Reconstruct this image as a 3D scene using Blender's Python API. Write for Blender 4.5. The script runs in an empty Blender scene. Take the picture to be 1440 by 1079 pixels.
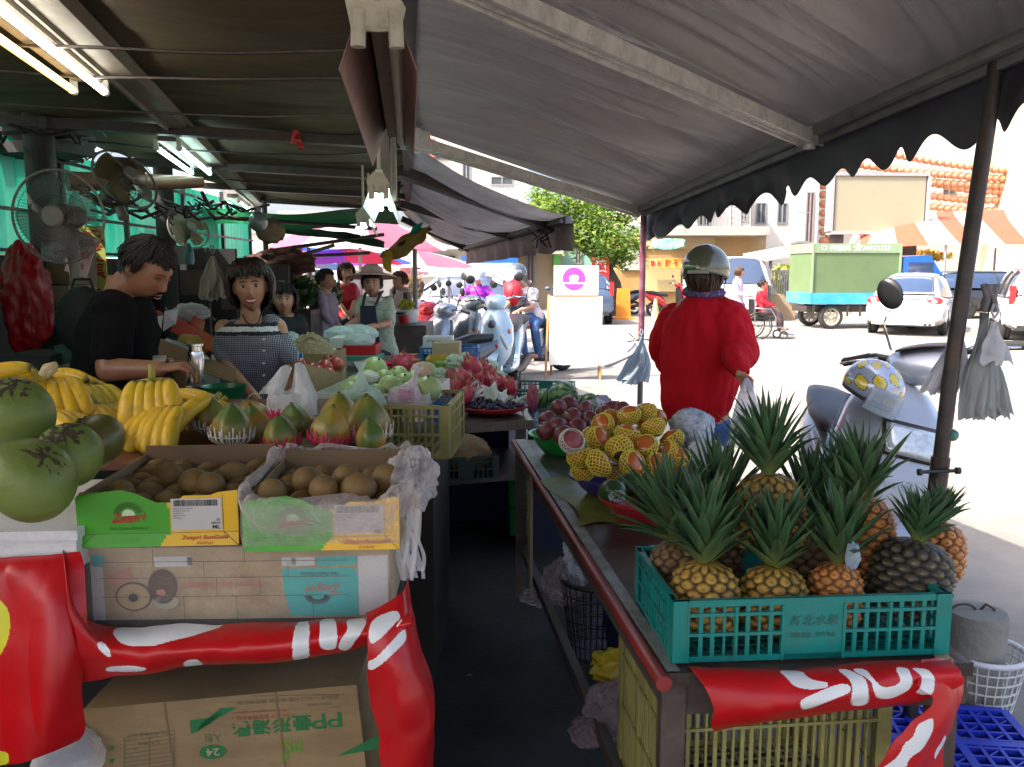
import bpy, bmesh, math, random
from mathutils import Vector, Matrix, noise, Euler, Quaternion
PI = math.pi
C = bpy.context.scene.collection
SC = bpy.context.scene
R = random.Random(7)
def rad(a): return math.radians(a)
FPX, CX, CY, CAMZ, PITCH = 1200.0, 720.0, 539.5, 1.6, math.atan(160/1200)
cam_d = bpy.data.cameras.new('camera'); cam = bpy.data.objects.new('camera', cam_d); C.objects.link(cam)
cam.location = (0, 0, CAMZ); cam.rotation_euler = (PI/2-PITCH, 0, 0)
cam_d.sensor_width = 36; cam_d.lens = FPX/1440*36; cam_d.clip_start = .02; cam_d.clip_end = 2000
SC.camera = cam
cP, sP = math.cos(PITCH), math.sin(PITCH)
def ray(u, v):
 x = (u-CX)/FPX; z = (CY-v)/FPX
 return Vector((x, cP+z*sP, -sP+z*cP))
def at(u, v, Y):
 d = ray(u, v); t = Y/d.y
 return Vector((d.x*t, Y, CAMZ+d.z*t))
def atz(u, v, Z):
 d = ray(u, v); t = (Z-CAMZ)/d.z
 return Vector((d.x*t, d.y*t, Z))
def proj(p):
 d = Vector(p)-Vector((0, 0, CAMZ)); f = d.y*cP-d.z*sP; up = d.y*sP+d.z*cP
 return (CX+FPX*d.x/f, CY-FPX*up/f)
def mpp(Y): return Y/FPX      # metres per photo pixel at distance Y
MATS = {}
def mat(name, col, rough=.6, var=.15, scale=8, bump=.0, bscale=None, metal=0, dirt=None, dirt_amt=.4, dscale=3,
  spec=.5, coat=0, trans=0, emit=None, estr=1, sub=0, obj=True, attr=None, stretch=None, alpha=1, sheen=0, tl=0):
 if name in MATS: return MATS[name]
 m = bpy.data.materials.new(name); m.use_nodes = True; nt = m.node_tree; N = nt.nodes; L = nt.links
 b = N['Principled BSDF']; out = N['Material Output']
 col = tuple(col)+((1,) if len(col) == 3 else ())
 tc = N.new('ShaderNodeTexCoord'); vec = tc.outputs['Object' if obj else 'Generated']
 if stretch:
  mp = N.new('ShaderNodeMapping'); mp.inputs['Scale'].default_value = stretch
  L.new(vec, mp.inputs['Vector']); vec = mp.outputs['Vector']
 nz = N.new('ShaderNodeTexNoise'); nz.inputs['Scale'].default_value = scale; nz.inputs['Detail'].default_value = 6
 nz.inputs['Roughness'].default_value = .65
 L.new(vec, nz.inputs['Vector'])
 mr = N.new('ShaderNodeMapRange'); mr.inputs[1].default_value = .3; mr.inputs[2].default_value = .7
 mr.inputs[3].default_value = 1-var; mr.inputs[4].default_value = 1+var
 L.new(nz.outputs['Fac'], mr.inputs[0])
 hs = N.new('ShaderNodeHueSaturation'); L.new(mr.outputs[0], hs.inputs['Value'])
 if attr:
  at_ = N.new('ShaderNodeAttribute'); at_.attribute_name = attr
  L.new(at_.outputs['Color'], hs.inputs['Color'])
 else: hs.inputs['Color'].default_value = col
 cout = hs.outputs['Color']
 if dirt:
  n2 = N.new('ShaderNodeTexNoise'); n2.inputs['Scale'].default_value = dscale; n2.inputs['Detail'].default_value = 8
  n2.inputs['Roughness'].default_value = .7
  L.new(vec, n2.inputs['Vector'])
  m2 = N.new('ShaderNodeMapRange'); m2.inputs[1].default_value = .45; m2.inputs[2].default_value = .72
  m2.inputs[3].default_value = 0; m2.inputs[4].default_value = dirt_amt; L.new(n2.outputs['Fac'], m2.inputs[0])
  mx = N.new('ShaderNodeMix'); mx.data_type = 'RGBA'; L.new(m2.outputs[0], mx.inputs[0]); L.new(cout, mx.inputs[6])
  mx.inputs[7].default_value = tuple(dirt)+(1,); cout = mx.outputs[2]
 L.new(cout, b.inputs['Base Color'])
 b.inputs['Roughness'].default_value = rough; b.inputs['Metallic'].default_value = metal
 b.inputs['Specular IOR Level'].default_value = spec; b.inputs['Coat Weight'].default_value = coat
 b.inputs['Coat Roughness'].default_value = .15
 b.inputs['Transmission Weight'].default_value = trans
 if sheen: b.inputs['Sheen Weight'].default_value = sheen
 if sub: b.inputs['Subsurface Weight'].default_value = sub; b.inputs['Subsurface Radius'].default_value = (.01, .004, .002)
 if emit: b.inputs['Emission Color'].default_value = tuple(emit)+(1,); b.inputs['Emission Strength'].default_value = estr
 if bump:
  bp = N.new('ShaderNodeBump'); bp.inputs['Strength'].default_value = 1; bp.inputs['Distance'].default_value = bump
  nb = N.new('ShaderNodeTexNoise'); nb.inputs['Scale'].default_value = bscale or scale*3; nb.inputs['Detail'].default_value = 5
  L.new(vec, nb.inputs['Vector']); L.new(nb.outputs['Fac'], bp.inputs['Height']); L.new(bp.outputs['Normal'], b.inputs['Normal'])
 sh = b.outputs['BSDF']
 if tl:
  t = N.new('ShaderNodeBsdfTranslucent'); L.new(cout, t.inputs['Color'])
  ms = N.new('ShaderNodeMixShader'); ms.inputs[0].default_value = tl; L.new(sh, ms.inputs[1]); L.new(t.outputs[0], ms.inputs[2]); sh = ms.outputs[0]
 if alpha < 1:
  t = N.new('ShaderNodeBsdfTransparent'); ms = N.new('ShaderNodeMixShader'); ms.inputs[0].default_value = alpha
  L.new(t.outputs[0], ms.inputs[1]); L.new(sh, ms.inputs[2]); sh = ms.outputs[0]
 L.new(sh, out.inputs['Surface'])
 MATS[name] = m
 return m
def film(name, col=(.85, .87, .9), op=.35, rough=.18):
 """thin crinkled plastic film"""
 if name in MATS: return MATS[name]
 m = bpy.data.materials.new(name); m.use_nodes = True; N = m.node_tree.nodes; L = m.node_tree.links
 b = N['Principled BSDF']; out = N['Material Output']
 b.inputs['Base Color'].default_value = tuple(col)+(1,); b.inputs['Roughness'].default_value = rough
 tc = N.new('ShaderNodeTexCoord'); nz = N.new('ShaderNodeTexNoise'); nz.inputs['Scale'].default_value = 22; nz.inputs['Detail'].default_value = 4
 nz.inputs['Distortion'].default_value = 1.2
 L.new(tc.outputs['Object'], nz.inputs['Vector'])
 bp = N.new('ShaderNodeBump'); bp.inputs['Distance'].default_value = .012; L.new(nz.outputs['Fac'], bp.inputs['Height']); L.new(bp.outputs[0], b.inputs['Normal'])
 tl = N.new('ShaderNodeBsdfTranslucent'); tl.inputs['Color'].default_value = tuple(col)+(1,)
 m1 = N.new('ShaderNodeMixShader'); m1.inputs[0].default_value = .45; L.new(b.outputs[0], m1.inputs[1]); L.new(tl.outputs[0], m1.inputs[2])
 lw = N.new('ShaderNodeLayerWeight'); lw.inputs[0].default_value = .35; L.new(bp.outputs[0], lw.inputs['Normal'])
 mr = N.new('ShaderNodeMapRange'); mr.inputs[3].default_value = op; mr.inputs[4].default_value = min(1, op+.45); L.new(lw.outputs['Facing'], mr.inputs[0])
 t = N.new('ShaderNodeBsdfTransparent'); ms = N.new('ShaderNodeMixShader'); L.new(mr.outputs[0], ms.inputs[0])
 L.new(t.outputs[0], ms.inputs[1]); L.new(m1.outputs[0], ms.inputs[2]); L.new(ms.outputs[0], out.inputs['Surface'])
 MATS[name] = m
 return m
def emi(name, col, s):
 return mat(name, (0.8, .8, .8), .5, 0, emit=col, estr=s)
class MB:
 def __init__(s): s.v = []; s.f = []; s.m = []; s.c = None
 def add(s, vs, fs, mi=0, M=None):
  o = len(s.v)
  s.v.extend([(M @ Vector(p)) if M else Vector(p) for p in vs])
  for i, f in enumerate(fs):
   s.f.append(tuple(a+o for a in f)); s.m.append(mi if isinstance(mi, int) else mi[i])
  return s
 def box(s, c, d, mi=0, rz=0, M=None, tp=1):
  x, y, z = d[0]/2, d[1]/2, d[2]/2; t = tp
  vs = [(-x, -y, -z), (x, -y, -z), (x, y, -z), (-x, y, -z), (-x*t, -y*t, z), (x*t, -y*t, z), (x*t, y*t, z), (-x*t, y*t, z)]
  T = Matrix.Translation(c) @ Matrix.Rotation(rz, 4, 'Z')
  if M: T = M @ T
  return s.add(vs, [(0, 3, 2, 1), (4, 5, 6, 7), (0, 1, 5, 4), (1, 2, 6, 5), (2, 3, 7, 6), (3, 0, 4, 7)], mi, T)
 def b2(s, lo, hi, mi=0, M=None):
  return s.box([(a+b)/2 for a, b in zip(lo, hi)], [abs(b-a) for a, b in zip(lo, hi)], mi, 0, M)
 def tube(s, pts, r, n=8, mi=0, cap=True, M=None, ax=None, fl=1):
  pts = [Vector(p) for p in pts]; rs = r if isinstance(r, (list, tuple)) else [r]*len(pts)
  o = []; fs = []; prev = None
  for i, p in enumerate(pts):
   a = pts[max(i-1, 0)]; b = pts[min(i+1, len(pts)-1)]; t = (b-a)
   t = t.normalized() if t.length > 1e-9 else Vector((0, 0, 1))
   if ax is not None: u = (Vector(ax)-t*Vector(ax).dot(t))
   elif prev is None: u = t.orthogonal()
   else: u = prev-t*prev.dot(t)
   if u.length < 1e-6: u = t.orthogonal()
   u.normalize(); prev = u; w = t.cross(u)
   f = fl[i] if isinstance(fl, (list, tuple)) else fl
   for k in range(n):
    an = 2*PI*k/n; o.append(p+u*math.cos(an)*rs[i]+w*math.sin(an)*rs[i]*f)
  for i in range(len(pts)-1):
   for k in range(n):
    a = i*n+k; b = i*n+(k+1) % n; fs.append((a, b, b+n, a+n))
  if cap: fs.append(tuple(range(n-1, -1, -1))); fs.append(tuple(range((len(pts)-1)*n, len(pts)*n)))
  return s.add(o, fs, mi, M)
 def cyl(s, a, b, r, n=16, mi=0, r2=None): return s.tube([a, b], [r, r if r2 is None else r2], n, mi)
 def lathe(s, prof, n=24, mi=0, M=None, cap=True, wob=None):
  o = []; fs = []
  for i, (r, z) in enumerate(prof):
   for k in range(n):
    a = 2*PI*k/n; q = r*(wob(a, i) if wob else 1); o.append((q*math.cos(a), q*math.sin(a), z))
  for i in range(len(prof)-1):
   for k in range(n):
    a = i*n+k; b = i*n+(k+1) % n; fs.append((a, b, b+n, a+n))
  if cap:
   if prof[0][0] > 1e-4: fs.append(tuple(range(n-1, -1, -1)))
   if prof[-1][0] > 1e-4: fs.append(tuple(range((len(prof)-1)*n, len(prof)*n)))
  mm = mi if isinstance(mi, int) else [mi[min(i//n, len(mi)-1)] for i in range(len(fs))]
  return s.add(o, fs, mm, M)
 def ball(s, c, r, n=16, m=10, mi=0, M=None, fn=None):
  r = r if isinstance(r, (list, tuple, Vector)) else (r, r, r); o = []; fs = []
  for i in range(m+1):
   th = PI*i/m
   for k in range(n):
    a = 2*PI*k/n; d = Vector((math.sin(th)*math.cos(a), math.sin(th)*math.sin(a), -math.cos(th)))
    q = fn(d) if fn else 1
    o.append(Vector(c)+Vector((d.x*r[0], d.y*r[1], d.z*r[2]))*q)
  for i in range(m):
   for k in range(n):
    a = i*n+k; b = i*n+(k+1) % n; fs.append((a, b, b+n, a+n))
  return s.add(o, fs, mi, M)
 def grid(s, nu, nv, fn, mi=0, M=None, fm=None):
  o = [fn(i/nu, j/nv) for j in range(nv+1) for i in range(nu+1)]; fs = []; ms = []
  for j in range(nv):
   for i in range(nu):
    a = j*(nu+1)+i
    k = mi if fm is None else fm((i+.5)/nu, (j+.5)/nv)
    if k is None: continue
    fs.append((a, a+1, a+nu+2, a+nu+1)); ms.append(k)
  return s.add(o, fs, ms, M)
 def prism(s, poly, h, mi=0, M=None, z0=0):
  """polygon in xy extruded from z0 to h"""
  n = len(poly); o = [(p[0], p[1], z0) for p in poly]+[(p[0], p[1], h) for p in poly]
  fs = [tuple(range(n-1, -1, -1)), tuple(range(n, 2*n))]+[(i, (i+1) % n, n+(i+1) % n, n+i) for i in range(n)]
  return s.add(o, fs, mi, M)
 def poly(s, pts, mi=0, M=None): return s.add(pts, [tuple(range(len(pts)))], mi, M)
 def loft(s, rings, mi=0, cap=True, close=True, M=None, fm=None):
  n = len(rings[0]); o = [p for r in rings for p in r]; fs = []; ms = []
  for i in range(len(rings)-1):
   for k in range(n if close else n-1):
    a = i*n+k; b = i*n+(k+1) % n; fs.append((a, b, b+n, a+n)); ms.append(fm(i, k) if fm else mi)
  if cap:
   fs.append(tuple(range(n-1, -1, -1))); ms.append(mi); fs.append(tuple(range((len(rings)-1)*n, len(rings)*n))); ms.append(mi)
  return s.add(o, fs, ms, M)
 def join(s, other, M=None, mi=None):
  o = len(s.v); s.v.extend([(M @ p) if M else p.copy() for p in other.v])
  for f, m in zip(other.f, other.m): s.f.append(tuple(a+o for a in f)); s.m.append(m if mi is None else mi)
  return s
 def jitter(s, amp, sc=5, seed=0):
  for p in s.v:
   d = noise.noise_vector(p*sc+Vector((seed*7.3, seed*3.1, seed))); p += d*amp
  return s
 def build(s, name, mats, parent=None, smooth=None, bevel=0, fix=False, sub=0, merge=0, solid=0):
  me = bpy.data.meshes.new(name)
  if fix or bevel or merge:
   bm = bmesh.new(); vs = [bm.verts.new(p) for p in s.v]
   for f, m in zip(s.f, s.m):
    try: fa = bm.faces.new([vs[a] for a in f]); fa.material_index = m
    except ValueError: pass
   if merge: bmesh.ops.remove_doubles(bm, verts=bm.verts, dist=merge)
   if fix: bmesh.ops.recalc_face_normals(bm, faces=bm.faces)
   if bevel:
    es = [e for e in bm.edges if len(e.link_faces) == 2 and e.calc_face_angle(0) > .5]
    bmesh.ops.bevel(bm, geom=es, offset=bevel, segments=2, affect='EDGES', profile=.6, clamp_overlap=True)
   bm.to_mesh(me); bm.free()
  else:
   me.from_pydata([tuple(p) for p in s.v], [], s.f)
   me.polygons.foreach_set('material_index', s.m)
  if s.c is not None and len(s.c) == len(me.vertices):
   ca = me.color_attributes.new('col', 'FLOAT_COLOR', 'POINT')
   for i, c in enumerate(s.c): ca.data[i].color = (c[0], c[1], c[2], 1)
  for m in (mats if isinstance(mats, (list, tuple)) else [mats]): me.materials.append(m)
  if smooth:
   me.polygons.foreach_set('use_smooth', [True]*len(me.polygons))
   if smooth is not True: me.set_sharp_from_angle(angle=rad(smooth))
  me.update()
  o = bpy.data.objects.new(name, me); C.objects.link(o)
  if parent is not None: o.parent = parent
  if solid: md = o.modifiers.new('solid', 'SOLIDIFY'); md.thickness = solid; md.offset = 0
  if sub: md = o.modifiers.new('sub', 'SUBSURF'); md.levels = sub; md.render_levels = sub
  return o
def tag(o, label=None, cat=None, group=None, kind=None):
 if label: o['label'] = label
 if cat: o['category'] = cat
 if group: o['group'] = group
 if kind: o['kind'] = kind
 return o
def thing(name, label, cat, loc=(0, 0, 0), rz=0, group=None, rot=None, scale=None):
 o = bpy.data.objects.new(name, None); C.objects.link(o); o.empty_display_size = .05
 o.location = loc; o.rotation_euler = rot if rot else (0, 0, rz)
 if scale: o.scale = scale if not isinstance(scale, (int, float)) else (scale,)*3
 return tag(o, label, cat, group)
def dup(o, loc=None, rot=None, scale=None, label=None, group=None, parent=None):
 c = o.copy(); C.objects.link(c)
 if parent is not None: c.parent = parent
 if loc is not None: c.location = loc
 if rot is not None: c.rotation_euler = rot
 if scale is not None: c.scale = scale if not isinstance(scale, (int, float)) else (scale,)*3
 if label: c['label'] = label
 if group: c['group'] = group
 for ch in [x for x in bpy.data.objects if x.parent == o]: dup(ch, parent=c)
 return c
ORD = ['first', 'second', 'third', 'fourth', 'fifth', 'sixth', 'seventh', 'eighth', 'ninth', 'tenth', 'eleventh', 'twelfth']
def order_labels(objs, base, rows=('back', 'middle', 'front'), where='', key=None):
 """label each of a pile by its row and its place in the row, as the camera sees them"""
 pr = sorted([(proj(o.matrix_basis.translation if o.parent is None else o.location), o) for o in objs], key=lambda t: t[0][1])
 n = len(rows); k = 0; cnt = [len(pr)//n+(1 if i < len(pr) % n else 0) for i in range(n)]
 for i, c in enumerate(cnt):
  row = sorted(pr[k:k+c], key=lambda t: t[0][0]); k += c
  for j, (_, o) in enumerate(row):
   if c == 1: w = 'alone in the %s row' % rows[i]
   elif j == 0: w = 'leftmost of the %s row' % rows[i]
   elif j == c-1: w = 'rightmost of the %s row' % rows[i]
   else: w = '%s from left in the %s row' % (ORD[j], rows[i])
   if n == 1: w = w.replace(' of the %s row' % rows[i], '').replace(' in the %s row' % rows[i], '').replace('alone', '')
   o['label'] = ('%s, %s%s' % (base, w, (' '+where) if where else '')).strip()
def mesh_obj(mb, name, mats, label, cat, group=None, **k):
 """a thing that is one mesh: its origin is moved to the base of the mesh"""
 lo = Vector([min(p[i] for p in mb.v) for i in range(3)]); hi = Vector([max(p[i] for p in mb.v) for i in range(3)])
 c = Vector(((lo.x+hi.x)/2, (lo.y+hi.y)/2, lo.z))
 for p in mb.v: p -= c
 o = mb.build(name, mats, None, **k); o.location = c
 return tag(o, label, cat, group)
def struct(mb, name, mats, **k): return tag(mb.build(name, mats, **k), kind='structure')
_txt = {}
def text2d(s, bold=0, shear=0, spacing=1, sub=0):
 """flat mesh of a string, width and height in units of its own size (verts 2-D, faces)"""
 key = (s, bold, shear, spacing, sub)
 if key in _txt: return _txt[key]
 cu = bpy.data.curves.new('t', 'FONT'); cu.body = s; cu.offset = bold; cu.shear = shear; cu.space_character = spacing; cu.resolution_u = 3
 cu.align_x = 'CENTER'; cu.align_y = 'CENTER'
 ob = bpy.data.objects.new('t', cu); C.objects.link(ob); bpy.context.view_layer.update()
 me = bpy.data.meshes.new_from_object(ob.evaluated_get(bpy.context.evaluated_depsgraph_get()))
 if sub:
  bm = bmesh.new(); bm.from_mesh(me); bmesh.ops.triangulate(bm, faces=bm.faces)
  bmesh.ops.subdivide_edges(bm, edges=[e for e in bm.edges if e.calc_length() > .2], cuts=sub, use_grid_fill=False)
  bm.to_mesh(me); bm.free()
 vs = [(v.co.x, v.co.y) for v in me.vertices]; fs = [tuple(p.vertices) for p in me.polygons]
 bpy.data.objects.remove(ob); bpy.data.meshes.remove(me); bpy.data.curves.remove(cu)
 if vs:
  x0 = min(v[0] for v in vs); x1 = max(v[0] for v in vs); y0 = min(v[1] for v in vs); y1 = max(v[1] for v in vs)
  w = max(x1-x0, 1e-6); h = max(y1-y0, 1e-6)
  vs = [((v[0]-(x0+x1)/2)/w, (v[1]-(y0+y1)/2)/h) for v in vs]
 _txt[key] = (vs, fs)
 return _txt[key]
def put_text(mb, s, fn, w, h, cx=0, cy=0, ang=0, mi=1, **k):
 """string stretched into a w x h box centred at (cx, cy) of the plane fn(x, y) -> 3-D point"""
 vs, fs = text2d(s, **k); ca, sa = math.cos(ang), math.sin(ang); o = []
 for x, y in vs:
  x *= w; y *= h; o.append(fn(cx+x*ca-y*sa, cy+x*sa+y*ca))
 mb.add(o, fs, mi)
def plane_fn(o, ux, uy):
 o = Vector(o); ux = Vector(ux).normalized(); uy = Vector(uy).normalized()
 return lambda x, y: o+ux*x+uy*y
def frame(o, x, z):
 """matrix with origin o, local x and approximate local z"""
 x = Vector(x).normalized(); z = Vector(z); y = z.cross(x).normalized(); z = x.cross(y)
 return Matrix(((x.x, y.x, z.x, o[0]), (x.y, y.y, z.y, o[1]), (x.z, y.z, z.z, o[2]), (0, 0, 0, 1)))
def inpoly(x, y, P):
 c = False; j = len(P)-1
 for i in range(len(P)):
  if (P[i][1] > y) != (P[j][1] > y) and x < (P[j][0]-P[i][0])*(y-P[i][1])/(P[j][1]-P[i][1])+P[i][0]: c = not c
  j = i
 return c
def remesh(mb, vox, smooth=2, mats=None, name='body', parent=None, disp=None):
 """fuse everything in mb into one continuous skin"""
 me = bpy.data.meshes.new('tmp'); me.from_pydata([tuple(p) for p in mb.v], [], mb.f); me.update()
 bm = bmesh.new(); bm.from_mesh(me); bmesh.ops.recalc_face_normals(bm, faces=bm.faces); bm.to_mesh(me); bm.free()
 ob = bpy.data.objects.new('tmp', me); C.objects.link(ob)
 md = ob.modifiers.new('r', 'REMESH'); md.mode = 'VOXEL'; md.voxel_size = vox; md.use_smooth_shade = True
 if smooth: m2 = ob.modifiers.new('s', 'SMOOTH'); m2.iterations = smooth; m2.factor = .5
 bpy.context.view_layer.update()
 ev = ob.evaluated_get(bpy.context.evaluated_depsgraph_get()); m = bpy.data.meshes.new_from_object(ev)
 bpy.data.objects.remove(ob); bpy.data.meshes.remove(me)
 m.name = name; m.materials.clear()
 for x in (mats if isinstance(mats, (list, tuple)) else [mats]): m.materials.append(x)
 if disp:
  nn = [(v.co.copy(), v.normal.copy()) for v in m.vertices]; m.vertices.foreach_set('co', [c for a, b in nn for c in disp(a, b)])
 m.polygons.foreach_set('use_smooth', [True]*len(m.polygons)); m.update()
 o = bpy.data.objects.new(name, m); C.objects.link(o)
 if parent is not None: o.parent = parent
 return o
# ================================================================ light and air
SC.view_settings.view_transform = 'Standard'; SC.view_settings.look = 'None'; SC.view_settings.gamma = 1
SC.view_settings.exposure = 2.1
w = bpy.data.worlds.new('World'); SC.world = w; w.use_nodes = True
wn = w.node_tree.nodes; sky = wn.new('ShaderNodeTexSky'); sky.sky_type = 'NISHITA'; sky.sun_disc = False
SUN_AZ, SUN_EL = math.atan2(.93, .45), rad(50)       # light travels towards +x and +y
sd = Vector((-math.cos(SUN_EL)*.90, -math.cos(SUN_EL)*.435, math.sin(SUN_EL))).normalized()
sky.sun_elevation = SUN_EL; sky.sun_rotation = math.atan2(sd.x, sd.y); sky.air_density = .7; sky.dust_density = 5.5; sky.ozone_density = .1
w.node_tree.links.new(sky.outputs[0], wn['Background'].inputs[0]); wn['Background'].inputs[1].default_value = .15
sl = bpy.data.lights.new('sun', 'SUN'); sl.energy = 2.7; sl.angle = rad(.5); sl.color = (1, .94, .84)
so = bpy.data.objects.new('sun', sl); C.objects.link(so); so.rotation_euler = sd.to_track_quat('Z', 'Y').to_euler()
try:
 SC.cycles.max_bounces = 10; SC.cycles.diffuse_bounces = 5; SC.cycles.transparent_max_bounces = 24; SC.cycles.sample_clamp_indirect = 4
except Exception: pass
AX = Vector((-.12, 1, 0)).normalized()      # the way the stalls run
# ================================================================ common materials
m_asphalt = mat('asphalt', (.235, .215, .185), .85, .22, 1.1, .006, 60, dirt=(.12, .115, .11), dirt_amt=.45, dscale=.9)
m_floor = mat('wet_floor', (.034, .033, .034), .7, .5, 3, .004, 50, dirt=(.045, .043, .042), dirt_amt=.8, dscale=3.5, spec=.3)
m_alu = mat('aluminium', (.55, .54, .50), .45, .1, 30, metal=.2, dirt=(.14, .13, .12), dirt_amt=.6, dscale=14)
m_steel = mat('dark_steel', (.05, .045, .045), .45, .3, 20, .001, metal=.5, dirt=(.12, .06, .035), dirt_amt=.6, dscale=9)
m_wood = mat('dark_wood', (.07, .05, .04), .5, .35, 6, .003, 30, stretch=(1, .25, 1), dirt=(.13, .12, .11), dirt_amt=.5)
m_ply = mat('plywood', (.30, .2, .12), .7, .2, 5, .002, stretch=(1, 1, .2), dirt=(.12, .09, .06))
m_red_iron = mat('red_painted_iron', (.28, .03, .03), .35, .25, 12, .001, dirt=(.1, .05, .04), dirt_amt=.7)
m_rail = mat('awning_grey', (.11, .105, .11), .6, .12, 20)
# ================================================================ ground
g = MB()
g.grid(40, 40, lambda u, v: Vector(((u-.5)*400, -100+v*400, 0)))
struct(g, 'ground', m_asphalt)
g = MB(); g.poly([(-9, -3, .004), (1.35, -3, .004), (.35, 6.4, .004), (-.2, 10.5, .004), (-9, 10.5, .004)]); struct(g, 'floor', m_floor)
m_mark = mat('road_paint', (.75, .73, .68), .7, .15, 8, dirt=(.3, .29, .27), dirt_amt=.9, dscale=4)
for k, (a, b) in enumerate([((2.2, 13.2), (9.5, 12.0))]):
 d = (Vector(b)-Vector(a)).normalized(); n = Vector((-d.y, d.x))*.07; a = Vector(a); b = Vector(b)
 q = MB(); q.poly([(*(a-n), .004), (*(b-n), .004), (*(b+n), .004), (*(a+n), .004)]); struct(q, 'road_marking', m_mark)
# ================================================================ front awning
def Bm(s): return Vector((1.48-.56*s, 2.7+3.3*s, 2.25-.23*s))
def Rl(s): y = 4.5-3.79*(1-s); return Vector((-.12*y, y, 2.33))
m_cloth = mat('awning_cloth', (.125, .115, .112), .38, .14, 5, .002, 160, dirt=(.045, .038, .035), dirt_amt=.5, dscale=2.5, tl=.07)
def ripple(s, t):
 e = math.sin(PI*min(1, max(0, t)))**.7
 k = noise.noise(Vector((s*4.5, t*.7, 3)))*.10+noise.noise(Vector((s*11+t*1.2, t*.8, 9)))*.08+noise.noise(Vector((s*30+t*2.5, t*1.1, 5)))*.05+noise.noise(Vector((s*75+t*3, t*1.5, 7)))*.018-.12*abs(noise.noise(Vector((s*15+t*1.6, t*.8, 21))))-.085*abs(noise.noise(Vector((s*40+t*3, t*1.0, 25))))+.055
 return .05*e+k*e*(.5+.5*t)
aw = thing('street_awning', 'large dark grey retractable awning over the pineapple table with scalloped valance', 'awning', Rl(.3))
def awl(p): return p-Rl(.3)
c = MB()
def fcl(u, v):
 s = -1.0+2.02*u; a = Rl(s); b = Bm(s); p = a.lerp(b, v); p.z += (ripple(s, v)+.04)*min(1, (1.02-s)*5)+.005; return awl(p)
c.grid(420, 60, fcl)
c.build('canopy', m_cloth, aw, smooth=True)
def bar(mb, a, b, w, h, mi=0, up=(0, 0, 1)):
 a = Vector(a); b = Vector(b); d = b-a; M = frame(a, d, Vector(up)); return mb.b2((0, -w/2, -h/2), (d.length, w/2, h/2), mi, M)
for s0, nm in ((.325, 0), (1.0, 1)):
 q = MB(); a = Rl(s0)-Vector((0, 0, .06)); b = Bm(s0)-Vector((0, 0, .02))
 if nm: b = Bm(1.0)+Vector((-.03, .02, -.02))
 d = (b-a).normalized(); a2 = a+d*.0;
 bar(q, awl(a2), awl(b), .06, .045)
 sd2 = d.cross(Vector((0, 0, 1))).normalized()
 for k in (-1, 1):
  bar(q, awl(a2+sd2*.037*k-Vector((0, 0, .010))), awl(b+sd2*.037*k-Vector((0, 0, .010))), .013, .05)
  bar(q, awl(a2+sd2*.012*k-Vector((0, 0, .026))), awl(b+sd2*.012*k-Vector((0, 0, .026))), .006, .008)
 q.box(awl(a+d*.06), (.12, .1, .09), 0, math.atan2(d.y, d.x)); q.cyl(awl(a+d*.06-Vector((0, 0, .06))), awl(a+d*.06+Vector((0, 0, .06))), .03)
 q.cyl(awl(b-d*.05-Vector((0, 0, .05))), awl(b-d*.05+Vector((0, 0, .04))), .026)
 q.build('folding_arm', m_alu, aw, bevel=.003)
q = MB(); A = awl(Bm(-1.0)); B = awl(Bm(1.01))
bar(q, A, B, .06, .05); bar(q, A+Vector((-.055, 0, -.012)), B+Vector((-.055, 0, -.012)), .03, .028); bar(q, A+Vector((-.012, 0, -.04)), B+Vector((-.012, 0, -.04)), .018, .028)
bar(q, A+Vector((.02, 0, .035)), B+Vector((.02, 0, .035)), .05, .02)
q.build('front_rail', mat('rail_dull', (.28, .27, .26), .45, .15, 20, metal=.4, dirt=(.05, .05, .05), dirt_amt=.6, dscale=10), aw, bevel=.002)
q = MB(); bar(q, awl(Rl(-.9))+Vector((0, 0, .03)), awl(Rl(1.0))+Vector((0, 0, .03)), .07, .07); q.build('rear_rail', m_steel, aw)
def fval(u, v):
 s = -1.0+2.02*u; p = Bm(s)+Vector((.035, 0, -.028))
 L = s*3.35; per = .212; ph = (L/per) % 1
 dpt = .14+(.062+.012*math.sin(L*5))*(.5+.5*math.cos(2*PI*ph))
 k = (1 if s < .42 else 1.9)
 p += Vector((.02*math.sin(L*14)*v*k+.05*k*noise.noise(Vector((L*3.1, v, 0)))*v, 0, -dpt*v)); return awl(p)
q = MB(); q.grid(700, 8, fval); q.build('valance', mat('valance_cloth', (.05, .045, .055), .55, .15, 12, .002, 120, dirt=(.02, .018, .02), dirt_amt=.6, tl=.05), aw, smooth=True)
tag(mesh_obj(MB().tube([(1.335, 2.7, 0), (1.36, 2.7, .5), (1.40, 2.7, 1.3), (1.475, 2.7, 2.24)], .024, 14).cyl((1.335, 2.7, 0), (1.335, 2.7, .012), .07)
 .tube([(1.35, 2.7, .3), (1.385, 2.7, 1.0)], .029, 14).tube([(1.30, 2.66, .96), (1.42, 2.66, .965)], .006, 8).cyl((1.295, 2.66, .96), (1.305, 2.66, .96), .011).cyl((1.415, 2.66, .965), (1.428, 2.66, .965), .011), 'awning_pole', m_steel,
 'near dark iron pole with a clamp bolt holding up the awning beside the silver scooter', 'pole', 'poles of the front awning', smooth=40))
po2 = thing('awning_pole', 'far thin pole wrapped in purple and red tape behind the persimmons', 'pole', (.91, 6.0, 0), 0, 'poles of the front awning')
MB().tube([(0, 0, 0), (.0, 0, 2.02)], .02, 12).cyl((0, 0, 0), (0, 0, .01), .06).build('post', mat('grey_pole', (.16, .15, .15), .5, .2, 20, metal=.3), po2, smooth=40)
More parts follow.
